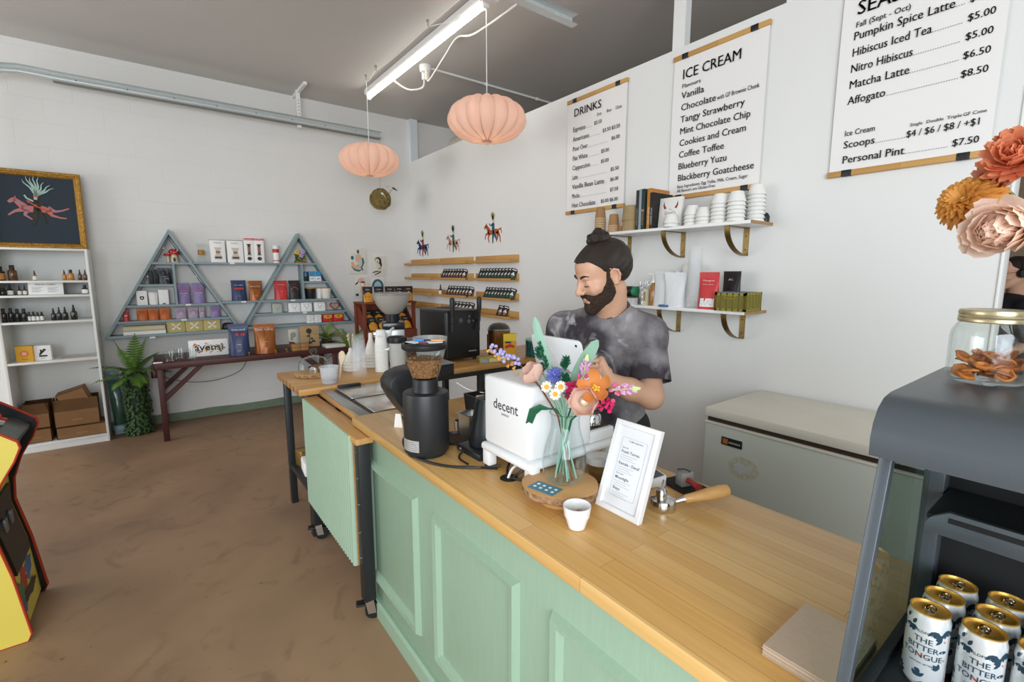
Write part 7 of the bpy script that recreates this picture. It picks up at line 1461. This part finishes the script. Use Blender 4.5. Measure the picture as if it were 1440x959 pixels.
t = thing('hand_stamp', 'grey block stamp with red handle lying on the black mat', 'stamp', (-.785, 1.265, ZC+.0065), -18); MB().box(-.018, .014, -.022, .022, 0, .044, .004).build('block', M('stamp_grey', '#8d8d88', .4, .3), t); MB().tube([(.012, 0, .022), (.03, 0, .022), (.045, 0, .02), (.062, 0, .019)], [.009, .007, .011, .012], 12).build('red_handle', M('stamp_red', '#9c2f2a', .35), t); MB().tube([(-.0185, -.015, .046), (-.005, 0, .05), (.01, .012, .046)], .002, 6).build('strap', BLACK, t)
t = thing('card_reader', 'white card reader on the worktop behind the menu frame', 'card reader', (-.872, 1.19, ZC), -20); MB().prism([(-.05, 0), (.05, 0), (.05, .034), (-.05, .018)], -.036, .036, 'x', .005).build('body', PW, t); MB().prism([(-.04, .0205), (.045, .0338), (.045, .0348), (-.04, .0215)], -.028, .028, 'x').build('screen', M('reader_grey', '#5b6066', .2), t)
t = thing('sugar_tub', 'clear lidded tub with brown contents behind the vase', 'tub', (-.985, 1.1, ZC)); MB().lathe([(0, .001), (.036, 0), (.038, .004), (.04, .058), (.037, .058), (.034, .004), (0, .003)], 28).build('tub_body', glass('tub_glass', '#eef1f0', .05), t); MB().lathe([(.042, .056), (.043, .062), (.042, .076), (.038, .078), (0, .078)], 28).build('lid', frosted('tub_lid', '#e6e8e8', .5), t); MB().lathe([(0, .004), (.033, .004), (.035, .032), (0, .034)], 22).build('contents', M('sugar_brown', '#9a6a34', .8, var=(90, .5)), t)
# ================================================================ people: smooth-blended distance fields meshed with surface nets
class SDF:
    def __init__(s, lo, hi, res):
        s.lo = np.array(lo, float); s.res = res; s.n = np.ceil((np.array(hi)-s.lo)/res).astype(int)+1; s.D = np.full(s.n, 1.0, np.float32)
    def _sub(s, lo, hi):
        a = np.clip(np.floor((np.array(lo)-s.lo)/s.res).astype(int), 0, s.n); b = np.clip(np.ceil((np.array(hi)-s.lo)/s.res).astype(int)+1, 0, s.n)
        if (b <= a).any(): return None
        sl = tuple(slice(i, j) for i, j in zip(a, b)); ax = [s.lo[i] + s.res*np.arange(a[i], b[i]) for i in range(3)]
        return sl, np.meshgrid(*ax, indexing='ij', sparse=True)
    def put(s, f, lo, hi, k=.015, mode='u'):
        m = k + 3*s.res; q = s._sub(np.array(lo)-m, np.array(hi)+m)
        if q is None: return s
        sl, (X, Y, Z) = q; b = f(X, Y, Z).astype(np.float32); a = s.D[sl]
        if mode == 'u': h = np.clip(.5+.5*(a-b)/k, 0, 1); s.D[sl] = a*(1-h) + b*h - k*h*(1-h)
        elif mode == 's': b = -b; h = np.clip(.5-.5*(a-b)/k, 0, 1); s.D[sl] = a*(1-h) + b*h + k*h*(1-h)
        return s
    def cap(s, a, b, ra, rb=None, k=.015, mode='u'):
        rb = ra if rb is None else rb; a, b = np.array(a, float), np.array(b, float); ba = b-a; L = max(1e-9, ba@ba); m = max(ra, rb)
        def f(X, Y, Z):
            t = np.clip(((X-a[0])*ba[0] + (Y-a[1])*ba[1] + (Z-a[2])*ba[2])/L, 0, 1)
            return np.sqrt((X-a[0]-t*ba[0])**2 + (Y-a[1]-t*ba[1])**2 + (Z-a[2]-t*ba[2])**2) - (ra + (rb-ra)*t)
        return s.put(f, np.minimum(a, b)-m, np.maximum(a, b)+m, k, mode)
    def ell(s, c, r, M_=None, k=.015, mode='u'):
        c = np.array(c, float); r = np.array(r, float); M_ = np.eye(3) if M_ is None else M_; m = r.max()
        def f(X, Y, Z):
            P = [(X-c[0])*M_[i][0] + (Y-c[1])*M_[i][1] + (Z-c[2])*M_[i][2] for i in range(3)]
            k0 = np.sqrt((P[0]/r[0])**2 + (P[1]/r[1])**2 + (P[2]/r[2])**2); k1 = np.sqrt((P[0]/r[0]**2)**2 + (P[1]/r[1]**2)**2 + (P[2]/r[2]**2)**2)
            return k0*(k0-1)/np.maximum(k1, 1e-6)
        return s.put(f, c-m, c+m, k, mode)
    def field(s, f):
        ax = [s.lo[i] + s.res*np.arange(s.n[i]) for i in range(3)]; X, Y, Z = np.meshgrid(*ax, indexing='ij', sparse=True); s.D = f(s.D, X, Y, Z).astype(np.float32); return s
    def mesh(s):
        D = s.D; sg = D < 0; n = s.n
        c = [(slice(i, n[0]-1+i), slice(j, n[1]-1+j), slice(k, n[2]-1+k)) for i in (0, 1) for j in (0, 1) for k in (0, 1)]
        cnt = sum(sg[q].astype(np.int8) for q in c); cell = (cnt > 0) & (cnt < 8); idx = np.argwhere(cell); ID = -np.ones(cell.shape, np.int64); ID[cell] = np.arange(len(idx))
        acc = np.zeros((len(idx), 3)); w = np.zeros(len(idx)); co = [(i, j, k) for i in (0, 1) for j in (0, 1) for k in (0, 1)]
        V = [D[idx[:, 0]+i, idx[:, 1]+j, idx[:, 2]+k] for i, j, k in co]
        for a in range(8):
            for b in range(a+1, 8):
                if sum(abs(co[a][q]-co[b][q]) for q in range(3)) != 1: continue
                x = (V[a] < 0) != (V[b] < 0); t = np.where(x, V[a]/np.where(x, V[a]-V[b], 1), 0); p = np.array(co[a]) + t[:, None]*(np.array(co[b])-np.array(co[a])); acc += p*x[:, None]; w += x
        P = s.lo + s.res*(idx + acc/w[:, None]); F = []
        for ax in range(3):
            o = [q for q in range(3) if q != ax]; sl0 = [slice(1, -1)]*3; sl0[ax] = slice(0, -1); sl1 = list(sl0); sl1[ax] = slice(1, None); 
            ch = sg[tuple(sl0)] != sg[tuple(sl1)]; e = np.argwhere(ch); off = np.ones(3, int); off[ax] = 0; e = e + off; inside = sg[e[:, 0], e[:, 1], e[:, 2]]
            def g(d1, d2): q = e.copy(); q[:, o[0]] -= d1; q[:, o[1]] -= d2; return ID[q[:, 0], q[:, 1], q[:, 2]]
            qd = np.stack([g(1, 1), g(0, 1), g(0, 0), g(1, 0)], 1); flip = inside if ax != 1 else ~inside; qd[~flip] = qd[~flip][:, ::-1]; F.append(qd)
        F = np.concatenate(F); F = F[(F >= 0).all(1)]; return P, F
def nets(parts, name, mat, parent):
    """one mesh object from one or more fields (several resolutions of the same surface)"""
    vs, fs, n = [], [], 0
    for s in parts:
        P, F = s.mesh() if isinstance(s, SDF) else s; vs.append(P); fs.append(F+n); n += len(P)
    me = bpy.data.meshes.new(name); inv = np.array(parent.matrix_basis.inverted()) if parent else np.eye(4); P = np.concatenate(vs); P = P@inv[:3, :3].T + inv[:3, 3]
    me.from_pydata(P.tolist(), [], np.concatenate(fs).tolist()); me.polygons.foreach_set('use_smooth', [True]*len(me.polygons)); me.materials.append(mat)
    o = bpy.data.objects.new(name, me); COL.objects.link(o); o.parent = parent; return o
def frame3(f, up):
    f = np.array(f, float); f /= np.linalg.norm(f); l = np.cross(up, f); l /= np.linalg.norm(l); u = np.cross(f, l); return np.stack([l, f, u])   # rows: left, forward, up
class Head:
    """facial features in a local left/forward/up frame"""
    def __init__(s, c, M_, sc=1): s.c = np.array(c); s.M = M_; s.k = sc
    def w(s, p): return s.c + s.k*(np.array(p)@s.M)
    def loc(s, X, Y, Z): return [((X-s.c[0])*s.M[i][0] + (Y-s.c[1])*s.M[i][1] + (Z-s.c[2])*s.M[i][2])/s.k for i in range(3)]
    def skull(s, S, g=0, jaw=True):
        k = s.k
        S.ell(s.w((0, -.015, .042)), np.array((.074+g, .096+g, .08+g))*k, s.M, .02)
        S.ell(s.w((0, .028, -.015)), np.array((.06+g, .068+g, .085+g))*k, s.M, .02)
        S.ell(s.w((0, .05, .05)), np.array((.056+g, .042+g, .05+g))*k, s.M, .025)
        if jaw:
            S.ell(s.w((0, .03, -.072)), np.array((.05+g, .055+g, .042+g))*k, s.M, .02); S.cap(s.w((0, .072, -.1)), s.w((0, .076, -.1)), (.019+g)*k, k=.02)
            for x in (-1, 1): S.cap(s.w((x*.05, -.002, -.052)), s.w((x*.018, .066, -.098)), (.015+g)*k, k=.02)
    def features(s, S):
        k = s.k; s.skull(S)
        S.cap(s.w((-.034, .083, .021)), s.w((.034, .083, .021)), .01*k, k=.014)
        for x in (-1, 1):
            S.cap(s.w((x*.03, .098, -.002)), s.w((x*.038, .092, -.002)), .0125*k, k=.01, mode='s'); S.cap(s.w((x*.031, .0785, -.001)), s.w((x*.033, .078, -.001)), .0128*k, k=.003)
            S.cap(s.w((x*.022, .0885, -.0075)), s.w((x*.042, .083, -.0065)), .004*k, k=.004); S.cap(s.w((x*.046, .058, -.026)), s.w((x*.04, .066, -.03)), .019*k, k=.02)
        S.cap(s.w((0, .09, .014)), s.w((0, .112, -.026)), .0085*k, .011*k, k=.01); S.cap(s.w((0, .1145, -.03)), s.w((0, .115, -.032)), .0115*k, k=.008)
        for x in (-1, 1): S.cap(s.w((x*.0125, .102, -.034)), s.w((x*.0125, .104, -.035)), .0075*k, k=.006); S.cap(s.w((x*.006, .1085, -.0435)), s.w((x*.007, .106, -.041)), .003*k, k=.002, mode='s')
        S.cap(s.w((-.019, .089, -.065)), s.w((.019, .089, -.065)), .0065*k, k=.007); S.cap(s.w((0, .093, -.064)), s.w((0, .094, -.064)), .006*k, k=.008); S.cap(s.w((-.016, .089, -.0765)), s.w((.016, .089, -.0765)), .0072*k, k=.006)
        S.cap(s.w((-.02, .098, -.0705)), s.w((.02, .098, -.0705)), .0016*k, k=.002, mode='s')
        for x in (-1, 1):
            c = s.w((x*.076, -.012, -.004)); Mx = s.M.copy(); a = x*.35; l, f = s.M[0], s.M[1]; Mx[0] = math.cos(a)*l + math.sin(a)*f; Mx[1] = -math.sin(a)*l + math.cos(a)*f
            S.ell(c, np.array((.0075, .019, .031))*k, Mx, .006); R_ = [(.0, .017, .0), (.002, .014, .02), (.003, .0, .029), (.004, -.014, .022), (.004, -.018, .005), (.003, -.012, -.013), (.001, -.002, -.026), (0, .008, -.026)]
            P = [c + k*(x*p[0]*1.6*Mx[0] + p[1]*Mx[1] + p[2]*Mx[2]) + x*.005*k*Mx[0] for p in R_]
            for i in range(len(P)-1): S.cap(P[i], P[i+1], .0042*k, k=.003)
            S.ell(c + x*.008*k*Mx[0] + k*(-.002*Mx[1] + .002*Mx[2]), np.array((.006, .0095, .016))*k, Mx, .003, 's')
SKIN = M('skin', '#d2a589', .5, var=(14, .3), c2='#c39075', bump=(350, .05), sss=.08)
HAIR = M('dark_hair', '#1d1511', .45, var=(40, .6), c2='#3a2a1b', stretch=(6, 6, 1), bump=(160, .5)); BEARD = M('dark_beard', '#2e2119', .65, var=(120, .7), c2='#4a3524', bump=(260, .9)); BROW = M('brow_hair', '#33241a', .7)
def hand(S, wrist, palm, spread, fingers, thumb, r=.0088):
    """palm from wrist to knuckles, then four fingers and a thumb as jointed chains"""
    wrist, palm, spread = np.array(wrist), np.array(palm), np.array(spread)
    for i in range(4): S.cap(wrist + spread*(i-1.5)*.6, palm + spread*(i-1.5), .014, .0125, k=.014)
    for i, ch in enumerate(fingers):
        for j in range(len(ch)-1): S.cap(ch[j], ch[j+1], r*(1.02-.08*j), r*(.96-.08*j), k=.004)
    for j in range(len(thumb)-1): S.cap(thumb[j], thumb[j+1], .0115-.001*j, .0105-.001*j, k=.006)
# ---------------------------------------------------------------- barista
man = thing('person', 'bearded man with dark hair bun and grey tie dye shirt behind the worktop', 'person', (-1.33, 1.57, 0)); bpy.context.view_layer.update()
HC_ = (-1.318, 1.452, 1.545); HM = frame3((-.30, -.90, -.36), (.03, -.1, 1)); H_ = Head(HC_, HM, 1.04)
SL, SR = np.array((-1.19, 1.6, 1.312)), np.array((-1.575, 1.49, 1.308)); EL, WL = np.array((-1.118, 1.535, 1.07)), np.array((-1.18, 1.352, 1.155)); ER, WR = np.array((-1.63, 1.46, 1.05)), np.array((-1.455, 1.335, 1.1)); NB = np.array((-1.335, 1.545, 1.408))
sd = (SL-SR)/np.linalg.norm(SL-SR); TM = np.stack([sd, np.cross((0, 0, 1), sd), np.array((0, 0, 1.))])
hs = SDF((-1.5, 1.27, 1.33), (-1.15, 1.66, 1.72), .0024); H_.features(hs); hs.cap(H_.w((0, -.03, -.07)), NB + (0, .0, -.02), .056, .06, k=.03); hs.cap(H_.w((0, .03, -.11)), NB + (0, -.05, -.02), .03, .03, k=.03)
bs = SDF((-1.74, 1.2, .0), (-.98, 1.8, 1.42), .006); bs.D[:] = 1
arm = SDF((-1.3, 1.22, 1.02), (-1.0, 1.66, 1.36), .004); armr = SDF((-1.74, 1.22, 1.0), (-1.3, 1.56, 1.36), .004)
arm.cap(SL, EL, .052, .044, k=.02); arm.cap(EL, (EL+WL)/2 + (0, 0, -.004), .044, .042, k=.03); arm.cap((EL+WL)/2 + (0, 0, -.004), WL, .042, .027, k=.02)
J = np.array((-1.247, 1.312, 1.15)); cyl = lambda a, z, r=.046: J + (r*math.cos(a), r*math.sin(a), z)
fg = [[cyl(R(28), .018+.021*i), cyl(R(-15+4*i), .016+.021*i, .049), cyl(R(-62+3*i), .012+.021*i, .047), cyl(R(-100+6*i), .01+.021*i, .045)] for i in range(4)]
hand(arm, WL, cyl(R(32), .048, .05), np.array((0, 0, .021)), fg, [WL + (-.005, .012, .03), cyl(R(70), .06, .052), cyl(R(115), .07, .047), cyl(R(145), .072, .046)])
armr.cap(SR, ER, .052, .044, k=.02); armr.cap(ER, (ER+WR)/2, .044, .041, k=.03); armr.cap((ER+WR)/2, WR, .041, .027, k=.02)
pk = np.array((-1.375, 1.3, 1.115)); dr = (pk-WR)/np.linalg.norm(pk-WR); sp = np.cross(dr, (0, 0, 1)); sp = sp/np.linalg.norm(sp)*.02
hand(armr, WR, pk, sp, [[pk + sp*(i-1.5), pk + sp*(i-1.5)*1.15 + dr*.032 + (0, 0, .003), pk + sp*(i-1.5)*1.2 + dr*(.055+.006*(i in (1, 2))) + (0, 0, -.008), pk + sp*(i-1.5)*1.15 + dr*(.066+.008*(i in (1, 2))) + (0, 0, -.026)] for i in range(4)], [WR + dr*.02 + sp*1.4, WR + dr*.05 + sp*2.4 + (0, 0, -.01), WR + dr*.085 + sp*2.4 + (0, 0, -.02)])
core = SDF((-1.6, 1.38, .0), (-1.08, 1.78, 1.4), .01); core.ell((-1.345, 1.55, 1.24), (.165, .1, .16), TM, .05); core.ell((-1.365, 1.57, 1.05), (.14, .095, .17), TM, .05); core.ell((-1.37, 1.58, .93), (.145, .105, .1), TM, .05)
for s_ in (-1, 1):
    hp = np.array((-1.37, 1.59, .9)) + s_*.085*sd; kn = hp + (0, -.01, -.44); an = hp + (0, .03, -.83); core.cap(hp, kn, .078, .055, k=.03).cap(kn, an, .055, .04, k=.02).cap(an + (0, .02, -.03), an + (0, -.13, -.045), .038, .034, k=.02)
core.cap(SL, SR, .05, k=.04).cap(NB, NB - (0, 0, .1), .06, k=.03)
nets([hs, arm, armr, core], 'body', SKIN, man)
# shirt
TIE = M('tie_dye', '#8a8688', .85, var=(5, 1), c2='#39343a', bump=(220, .12)); nt = TIE.node_tree; b_ = nt.nodes['Principled BSDF']; lk = b_.inputs['Base Color'].links[0].from_socket
tc = nt.nodes.new('ShaderNodeTexCoord'); n3 = nt.nodes.new('ShaderNodeTexNoise'); n3.inputs['Scale'].default_value = 7; n3.inputs['Detail'].default_value = 7; n3.inputs['Distortion'].default_value = 1.6; nt.links.new(tc.outputs['Object'], n3.inputs['Vector'])
[setattr(n.inputs[1], 'default_value', .42) or setattr(n.inputs[2], 'default_value', .58) for n in nt.nodes if n.type == 'MAP_RANGE']
r3 = nt.nodes.new('ShaderNodeMapRange'); r3.inputs[1].default_value = .54; r3.inputs[2].default_value = .68; r3.inputs[4].default_value = .75; nt.links.new(n3.outputs[0], r3.inputs[0]); mx = nt.nodes.new('ShaderNodeMixRGB'); mx.inputs[2].default_value = (*lin('#bdb9bc'), 1); nt.links.new(lk, mx.inputs[1]); nt.links.new(r3.outputs[0], mx.inputs[0]); nt.links.new(mx.outputs[0], b_.inputs['Base Color'])
sh = SDF((-1.78, 1.36, .84), (-.96, 1.8, 1.5), .005)
sh.ell((-1.345, 1.55, 1.24), (.182, .118, .17), TM, .05); sh.ell((-1.365, 1.565, 1.06), (.162, .115, .19), TM, .06); sh.ell((-1.37, 1.575, .93), (.16, .118, .12), TM, .05)
sh.cap(SL - (0, 0, .01), SR - (0, 0, .01), .062, k=.05); sh.cap(NB + (.03, .01, -.03), SL, .056, .06, k=.04); sh.cap(NB + (-.03, -.01, -.03), SR, .056, .06, k=.04)
def sleeve(S_, E_, e1):
    S_, E_ = np.array(S_), np.array(E_); d = (E_-S_)/np.linalg.norm(E_-S_); end = S_ + d*e1
    t = SDF(np.minimum(S_, end)-.13, np.maximum(S_, end)+.13, .005); t.cap(S_, end + d*.05, .064, .084, k=.01)
    def cut(D, X, Y, Z): return np.maximum(np.maximum(D, (X-end[0])*d[0] + (Y-end[1])*d[1] + (Z-end[2])*d[2]), -np.where(((X-end[0])*d[0] + (Y-end[1])*d[1] + (Z-end[2])*d[2]) > -.06, D+.007, 1))
    return t.field(cut)
t1, t2 = sleeve(SL, EL + (.0, .0, 0), .2), sleeve(SR, ER, .2)
sh.cap(SL, SL + (EL-SL)*.35, .062, .07, k=.045); sh.cap(SR, SR + (ER-SR)*.35, .062, .07, k=.045)
sh.cap(NB + (0, 0, -.035), H_.w((0, -.03, -.07)), .066, .066, k=.008, mode='s')
def folds(D, X, Y, Z):
    w = np.exp(-((Z-1.0)/.16)**2); return D + .004*w*np.sin(38*Z + 16*X + 3*np.sin(20*X)) + .003*np.sin(30*(X+1.33) + 22*Z + 2*np.sin(25*Z))*np.clip((1.35-Z)*4, 0, 1) + np.where(Z < .875, (.875-Z), 0)
sh.field(folds); nets([sh, t1, t2], 'shirt', TIE, man)
cr = MB(); ax_ = np.array(H_.w((0, -.03, -.07))) - NB; ax_ /= np.linalg.norm(ax_); a_ = np.cross(ax_, (1, 0, 0)); a_ /= np.linalg.norm(a_); b2 = np.cross(ax_, a_); cc_ = NB + (0, -.006, .008) - np.array((-1.33, 1.57, 0))
cr.tube([tuple(cc_ + .07*(math.cos(q)*a_ + math.sin(q)*b2) + ax_*(-.006 + .012*math.sin(q*1))) for q in [2*PI*i/40 for i in range(40)]], .0095, 8, True); cr.build('collar', M('collar_grey', '#4a4648', .85, bump=(300, .2)), man)
# trousers, shoes
pn = SDF((-1.62, 1.36, .0), (-1.05, 1.82, 1.0), .01); pn.ell((-1.37, 1.58, .92), (.158, .115, .09), TM, .05); so = SDF((-1.62, 1.3, -.03), (-1.05, 1.82, .14), .008)
for s_ in (-1, 1):
    hp = np.array((-1.37, 1.59, .89)) + s_*.088*sd; kn = hp + (0, -.01, -.43); an = hp + (0, .03, -.82); pn.cap(hp, kn, .092, .07, k=.03).cap(kn, an, .07, .056, k=.02); so.cap(an + (0, .03, -.03), an + (0, -.14, -.035), .045, .04, k=.02)
pn.field(lambda D, X, Y, Z: np.maximum(D, .06-Z)); so.field(lambda D, X, Y, Z: np.maximum(D, .001-Z)); nets([pn], 'trousers', M('trousers_black', '#25262a', .85), man); nets([so], 'shoes', M('shoe_dark', '#2a2524', .6), man)
# hair cap, gathered back, bun
hr = SDF((-1.52, 1.27, 1.42), (-1.14, 1.66, 1.76), .003); H_.skull(hr, .0045, False); hr.ell(H_.w((0, -.02, .048)), np.array((.083, .102, .086))*1.04, HM, .01); hr.ell(H_.w((0, -.068, .03)), np.array((.074, .066, .085))*1.04, HM, .025)
def hline(D, X, Y, Z):
    l, f, u = H_.loc(X, Y, Z); hl = np.interp(f, [-.2, -.055, -.03, -.008, .004, .02, .045, .07, .12], [-.09, -.075, -.025, .03, .032, .026, .06, .08, .08]); nz = .0016*np.sin(190*l + 40*u)*np.sin(60*f+120*u)
    return np.maximum(D + nz, (hl - u)*.75 + .0012*np.sin(260*f + 90*l))
hr.field(hline); ho = nets([hr], 'hair', HAIR, man)
bn = SDF((-1.46, 1.35, 1.6), (-1.2, 1.62, 1.78), .003); bc = H_.w((-.005, -.028, .138))
for k in range(7): a = 2*PI*k/7; p = np.array(bc) + .029*(math.cos(a)*HM[0] + math.sin(a)*HM[1]) + HM[2]*(.004*math.sin(3*a)); q = np.array(bc) + .029*(math.cos(a+.8)*HM[0] + math.sin(a+.8)*HM[1]) + HM[2]*(.012*math.cos(2*a)); bn.cap(p, q, .0195, .0165, k=.004)
bn.cap(np.array(bc) + HM[2]*.012, np.array(bc) + HM[2]*.022 + HM[0]*.012, .02, k=.006); bn.cap(np.array(bc) - HM[2]*.03, bc, .024, .018, k=.01); bn.cap(np.array(bc) + HM[0]*.03 - HM[1]*.012, np.array(bc) + HM[0]*.036 - HM[1]*.02 - HM[2]*.02, .012, .006, k=.006)
bn.field(lambda D, X, Y, Z: D + .0018*np.sin(240*X + 160*Z)*np.sin(210*Y - 120*Z)); nets([bn], 'hair_bun', HAIR, man)
bd = SDF((-1.5, 1.27, 1.38), (-1.17, 1.6, 1.6), .0028); H_.skull(bd, .0055); bd.cap(H_.w((-.022, .087, -.054)), H_.w((.022, .087, -.054)), .0105, k=.008); bd.cap(H_.w((0, .075, -.108)), H_.w((0, .08, -.112)), .024, k=.02)
for x in (-1, 1): bd.cap(H_.w((x*.022, .087, -.055)), H_.w((x*.034, .078, -.085)), .009, k=.01); bd.cap(H_.w((x*.07, .012, .02)), H_.w((x*.062, .01, -.05)), .012, k=.012)
def bline(D, X, Y, Z):
    l, f, u = H_.loc(X, Y, Z); top = np.interp(f, [-.05, -.004, .0, .012, .02, .05, .075, .085, .12], [-.2, -.06, .03, .034, -.015, -.045, -.05, -.0465, -.047]); lips = np.sqrt((l/.021)**2 + ((u+.071)/.0105)**2) - 1
    D = D + .0014*np.sin(330*l + 80*u)*np.sin(290*u + 120*f); D = np.maximum(D, (u-top)*.8 + .0018*np.sin(300*f+200*l)); D = np.maximum(D, np.where(f > .06, -lips*.012, -1)); return np.maximum(D, (-.02-f)*.8 + .0*u)
bd.field(bline); nets([bd], 'beard', BEARD, man)
iv = lambda p: tuple(np.array(p) - np.array((-1.33, 1.57, 0)))
m = MB()
for x in (-1, 1): m.tube([iv(H_.w((x*a, b, c))) for a, b, c in ((.012, .0965, .022), (.024, .0965, .0275), (.036, .0915, .03), (.05, .0785, .0255))], [.003, .0046, .0042, .0016], 6)
m.build('eyebrows', BROW, man); m = MB()
for x in (-1, 1): m.tube([iv(H_.w((x*a, b, c))) for a, b, c in ((.0205, .0915, -.008), (.028, .0945, -.0105), (.037, .0925, -.0105), (.0445, .0875, -.0075))], [.001, .0019, .0019, .001], 5)
m.build('eyelashes', BROW, man); m = MB(); m.tube([iv(H_.w((x, .0945-.00*abs(x)-6*x*x, z))) for x, z in ((-.018, -.0685), (-.009, -.066), (0, -.0668), (.009, -.066), (.018, -.0685))], [.0015, .0036, .0036, .0036, .0015], 6); m.tube([iv(H_.w((x, .094-8*x*x, z))) for x, z in ((-.016, -.0725), (0, -.0765), (.016, -.0725))], [.0015, .0045, .0015], 6); m.build('lips', M('lip_skin', '#b0736a', .5), man)
# jug in his hand
t = thing('milk_jug', 'small white jug held in the man\'s left hand', 'jug', tuple(J + (0, 0, -.012))); MB().lathe([(0, 0), (.03, 0), (.034, .004), (.036, .05), (.03, .09), (.034, .105), (.031, .105), (.027, .09), (.032, .05), (.03, .006), (0, .005)], 28).build('jug_body', M('jug_white', '#e9ecec', .3), t); MB().tube([(-.034, .0, .09), (-.06, .0, .085), (-.062, 0, .045), (-.035, 0, .02)], .005, 8).build('handle', M('jug_white', '#e9ecec', .3), t)
# ---------------------------------------------------------------- person beyond the wall end
p2 = np.array((-.612, 5.35, 0)); man2 = thing('person', 'person with glasses and black headphones beyond the end of the menu wall', 'person', tuple(p2)); bpy.context.view_layer.update()
h2c = p2 + (0, -.02, 1.555); H2 = Head(h2c, frame3((-.78, -.62, -.12), (0, 0, 1)), .98); s2 = SDF(h2c-.17, h2c+.17, .005); H2.features(s2); s2.cap(h2c + (.02, .02, -.06), p2 + (.03, .03, 1.38), .052, .056, k=.03)
s3 = SDF(p2 + (-.4, -.4, -.02), p2 + (.4, .4, 1.45), .012); rt = H2.M[0]
for x in (-1, 1):
    sh_ = p2 + x*.17*rt + (0, 0, 1.3); el_ = sh_ + x*.05*rt + (0, 0, -.28); wr_ = el_ + (-.14, -.12, -.12); s3.cap(sh_, el_, .048, .04, k=.02).cap(el_, wr_, .04, .028, k=.02)
    for i in range(4): s3.cap(wr_, wr_ + (-.07, -.05, -.01*i), .013, .009, k=.008)
    s3.cap(wr_, wr_ + (-.03, -.05, .02), .012, .009, k=.008); hp = p2 + x*.085*rt + (0, 0, .88); s3.cap(hp, hp - (0, 0, .42), .08, .055, k=.03).cap(hp - (0, 0, .42), hp - (0, 0, .82), .055, .04, k=.02).cap(hp - (0, 0, .83), hp - (.09, .07, .84), .04, .035, k=.02)
s3.cap(p2 + (0, 0, .9), p2 + (0, 0, 1.25), .13, .15, k=.05); nets([s2, s3], 'body', SKIN, man2)
s4 = SDF(p2 + (-.45, -.45, .0), p2 + (.45, .45, 1.5), .012); s4.cap(p2 + (0, 0, .92), p2 + (0, 0, 1.24), .145, .165, k=.05)
for x in (-1, 1):
    sh_ = p2 + x*.17*rt + (0, 0, 1.3); s4.cap(sh_, sh_ + x*.05*rt + (0, 0, -.22), .062, .06, k=.03); hp = p2 + x*.085*rt + (0, 0, .88); s4.cap(hp, hp - (0, 0, .78), .092, .06, k=.03)
s4.cap(p2 + .17*rt + (0, 0, 1.3), p2 - .17*rt + (0, 0, 1.3), .062, k=.05); nets([s4], 'black_clothes', M('cloth_black', '#1d1e20', .9), man2)
h3 = SDF(h2c-.19, h2c+.19, .006); h3.ell(H2.w((0, -.025, .045)), (.084, .1, .085), H2.M, .01); h3.cap(H2.w((0, -.07, .0)), H2.w((0, -.08, -.1)), .06, .05, k=.02); h3.field(lambda D, X, Y, Z: np.maximum(D, (np.interp(H2.loc(X, Y, Z)[1], [-.2, -.02, 0, .06, .1], [-.2, -.1, .03, .07, .09]) - H2.loc(X, Y, Z)[2])*.7)); nets([h3], 'hair', HAIR, man2)
i2 = lambda p: tuple(np.array(p)-p2)
m = MB(); m.tube([i2(H2.w((.09*math.cos(a), -.012, .02+.105*math.sin(a)))) for a in [PI*i/16 for i in range(17)]], .008, 8)
for x in (-1, 1): m.cyl(i2(H2.w((x*.075, -.012, 0))), i2(H2.w((x*.105, -.012, 0))), .036, .03, 18)
m.build('headphones', BLACK, man2); m = MB()
for x in (-1, 1): m.tube([i2(H2.w((x*.033 + .022*math.cos(a), .103, .002 + .017*math.sin(a)))) for a in [2*PI*i/16 for i in range(16)]], .0016, 5, True).tube([i2(H2.w((x*.054, .102, .006))), i2(H2.w((x*.078, -.01, .012)))], .0016, 5)
m.tube([i2(H2.w((-.011, .104, .006))), i2(H2.w((.011, .104, .006)))], .0016, 5); m.build('glasses', BRASS, man2)
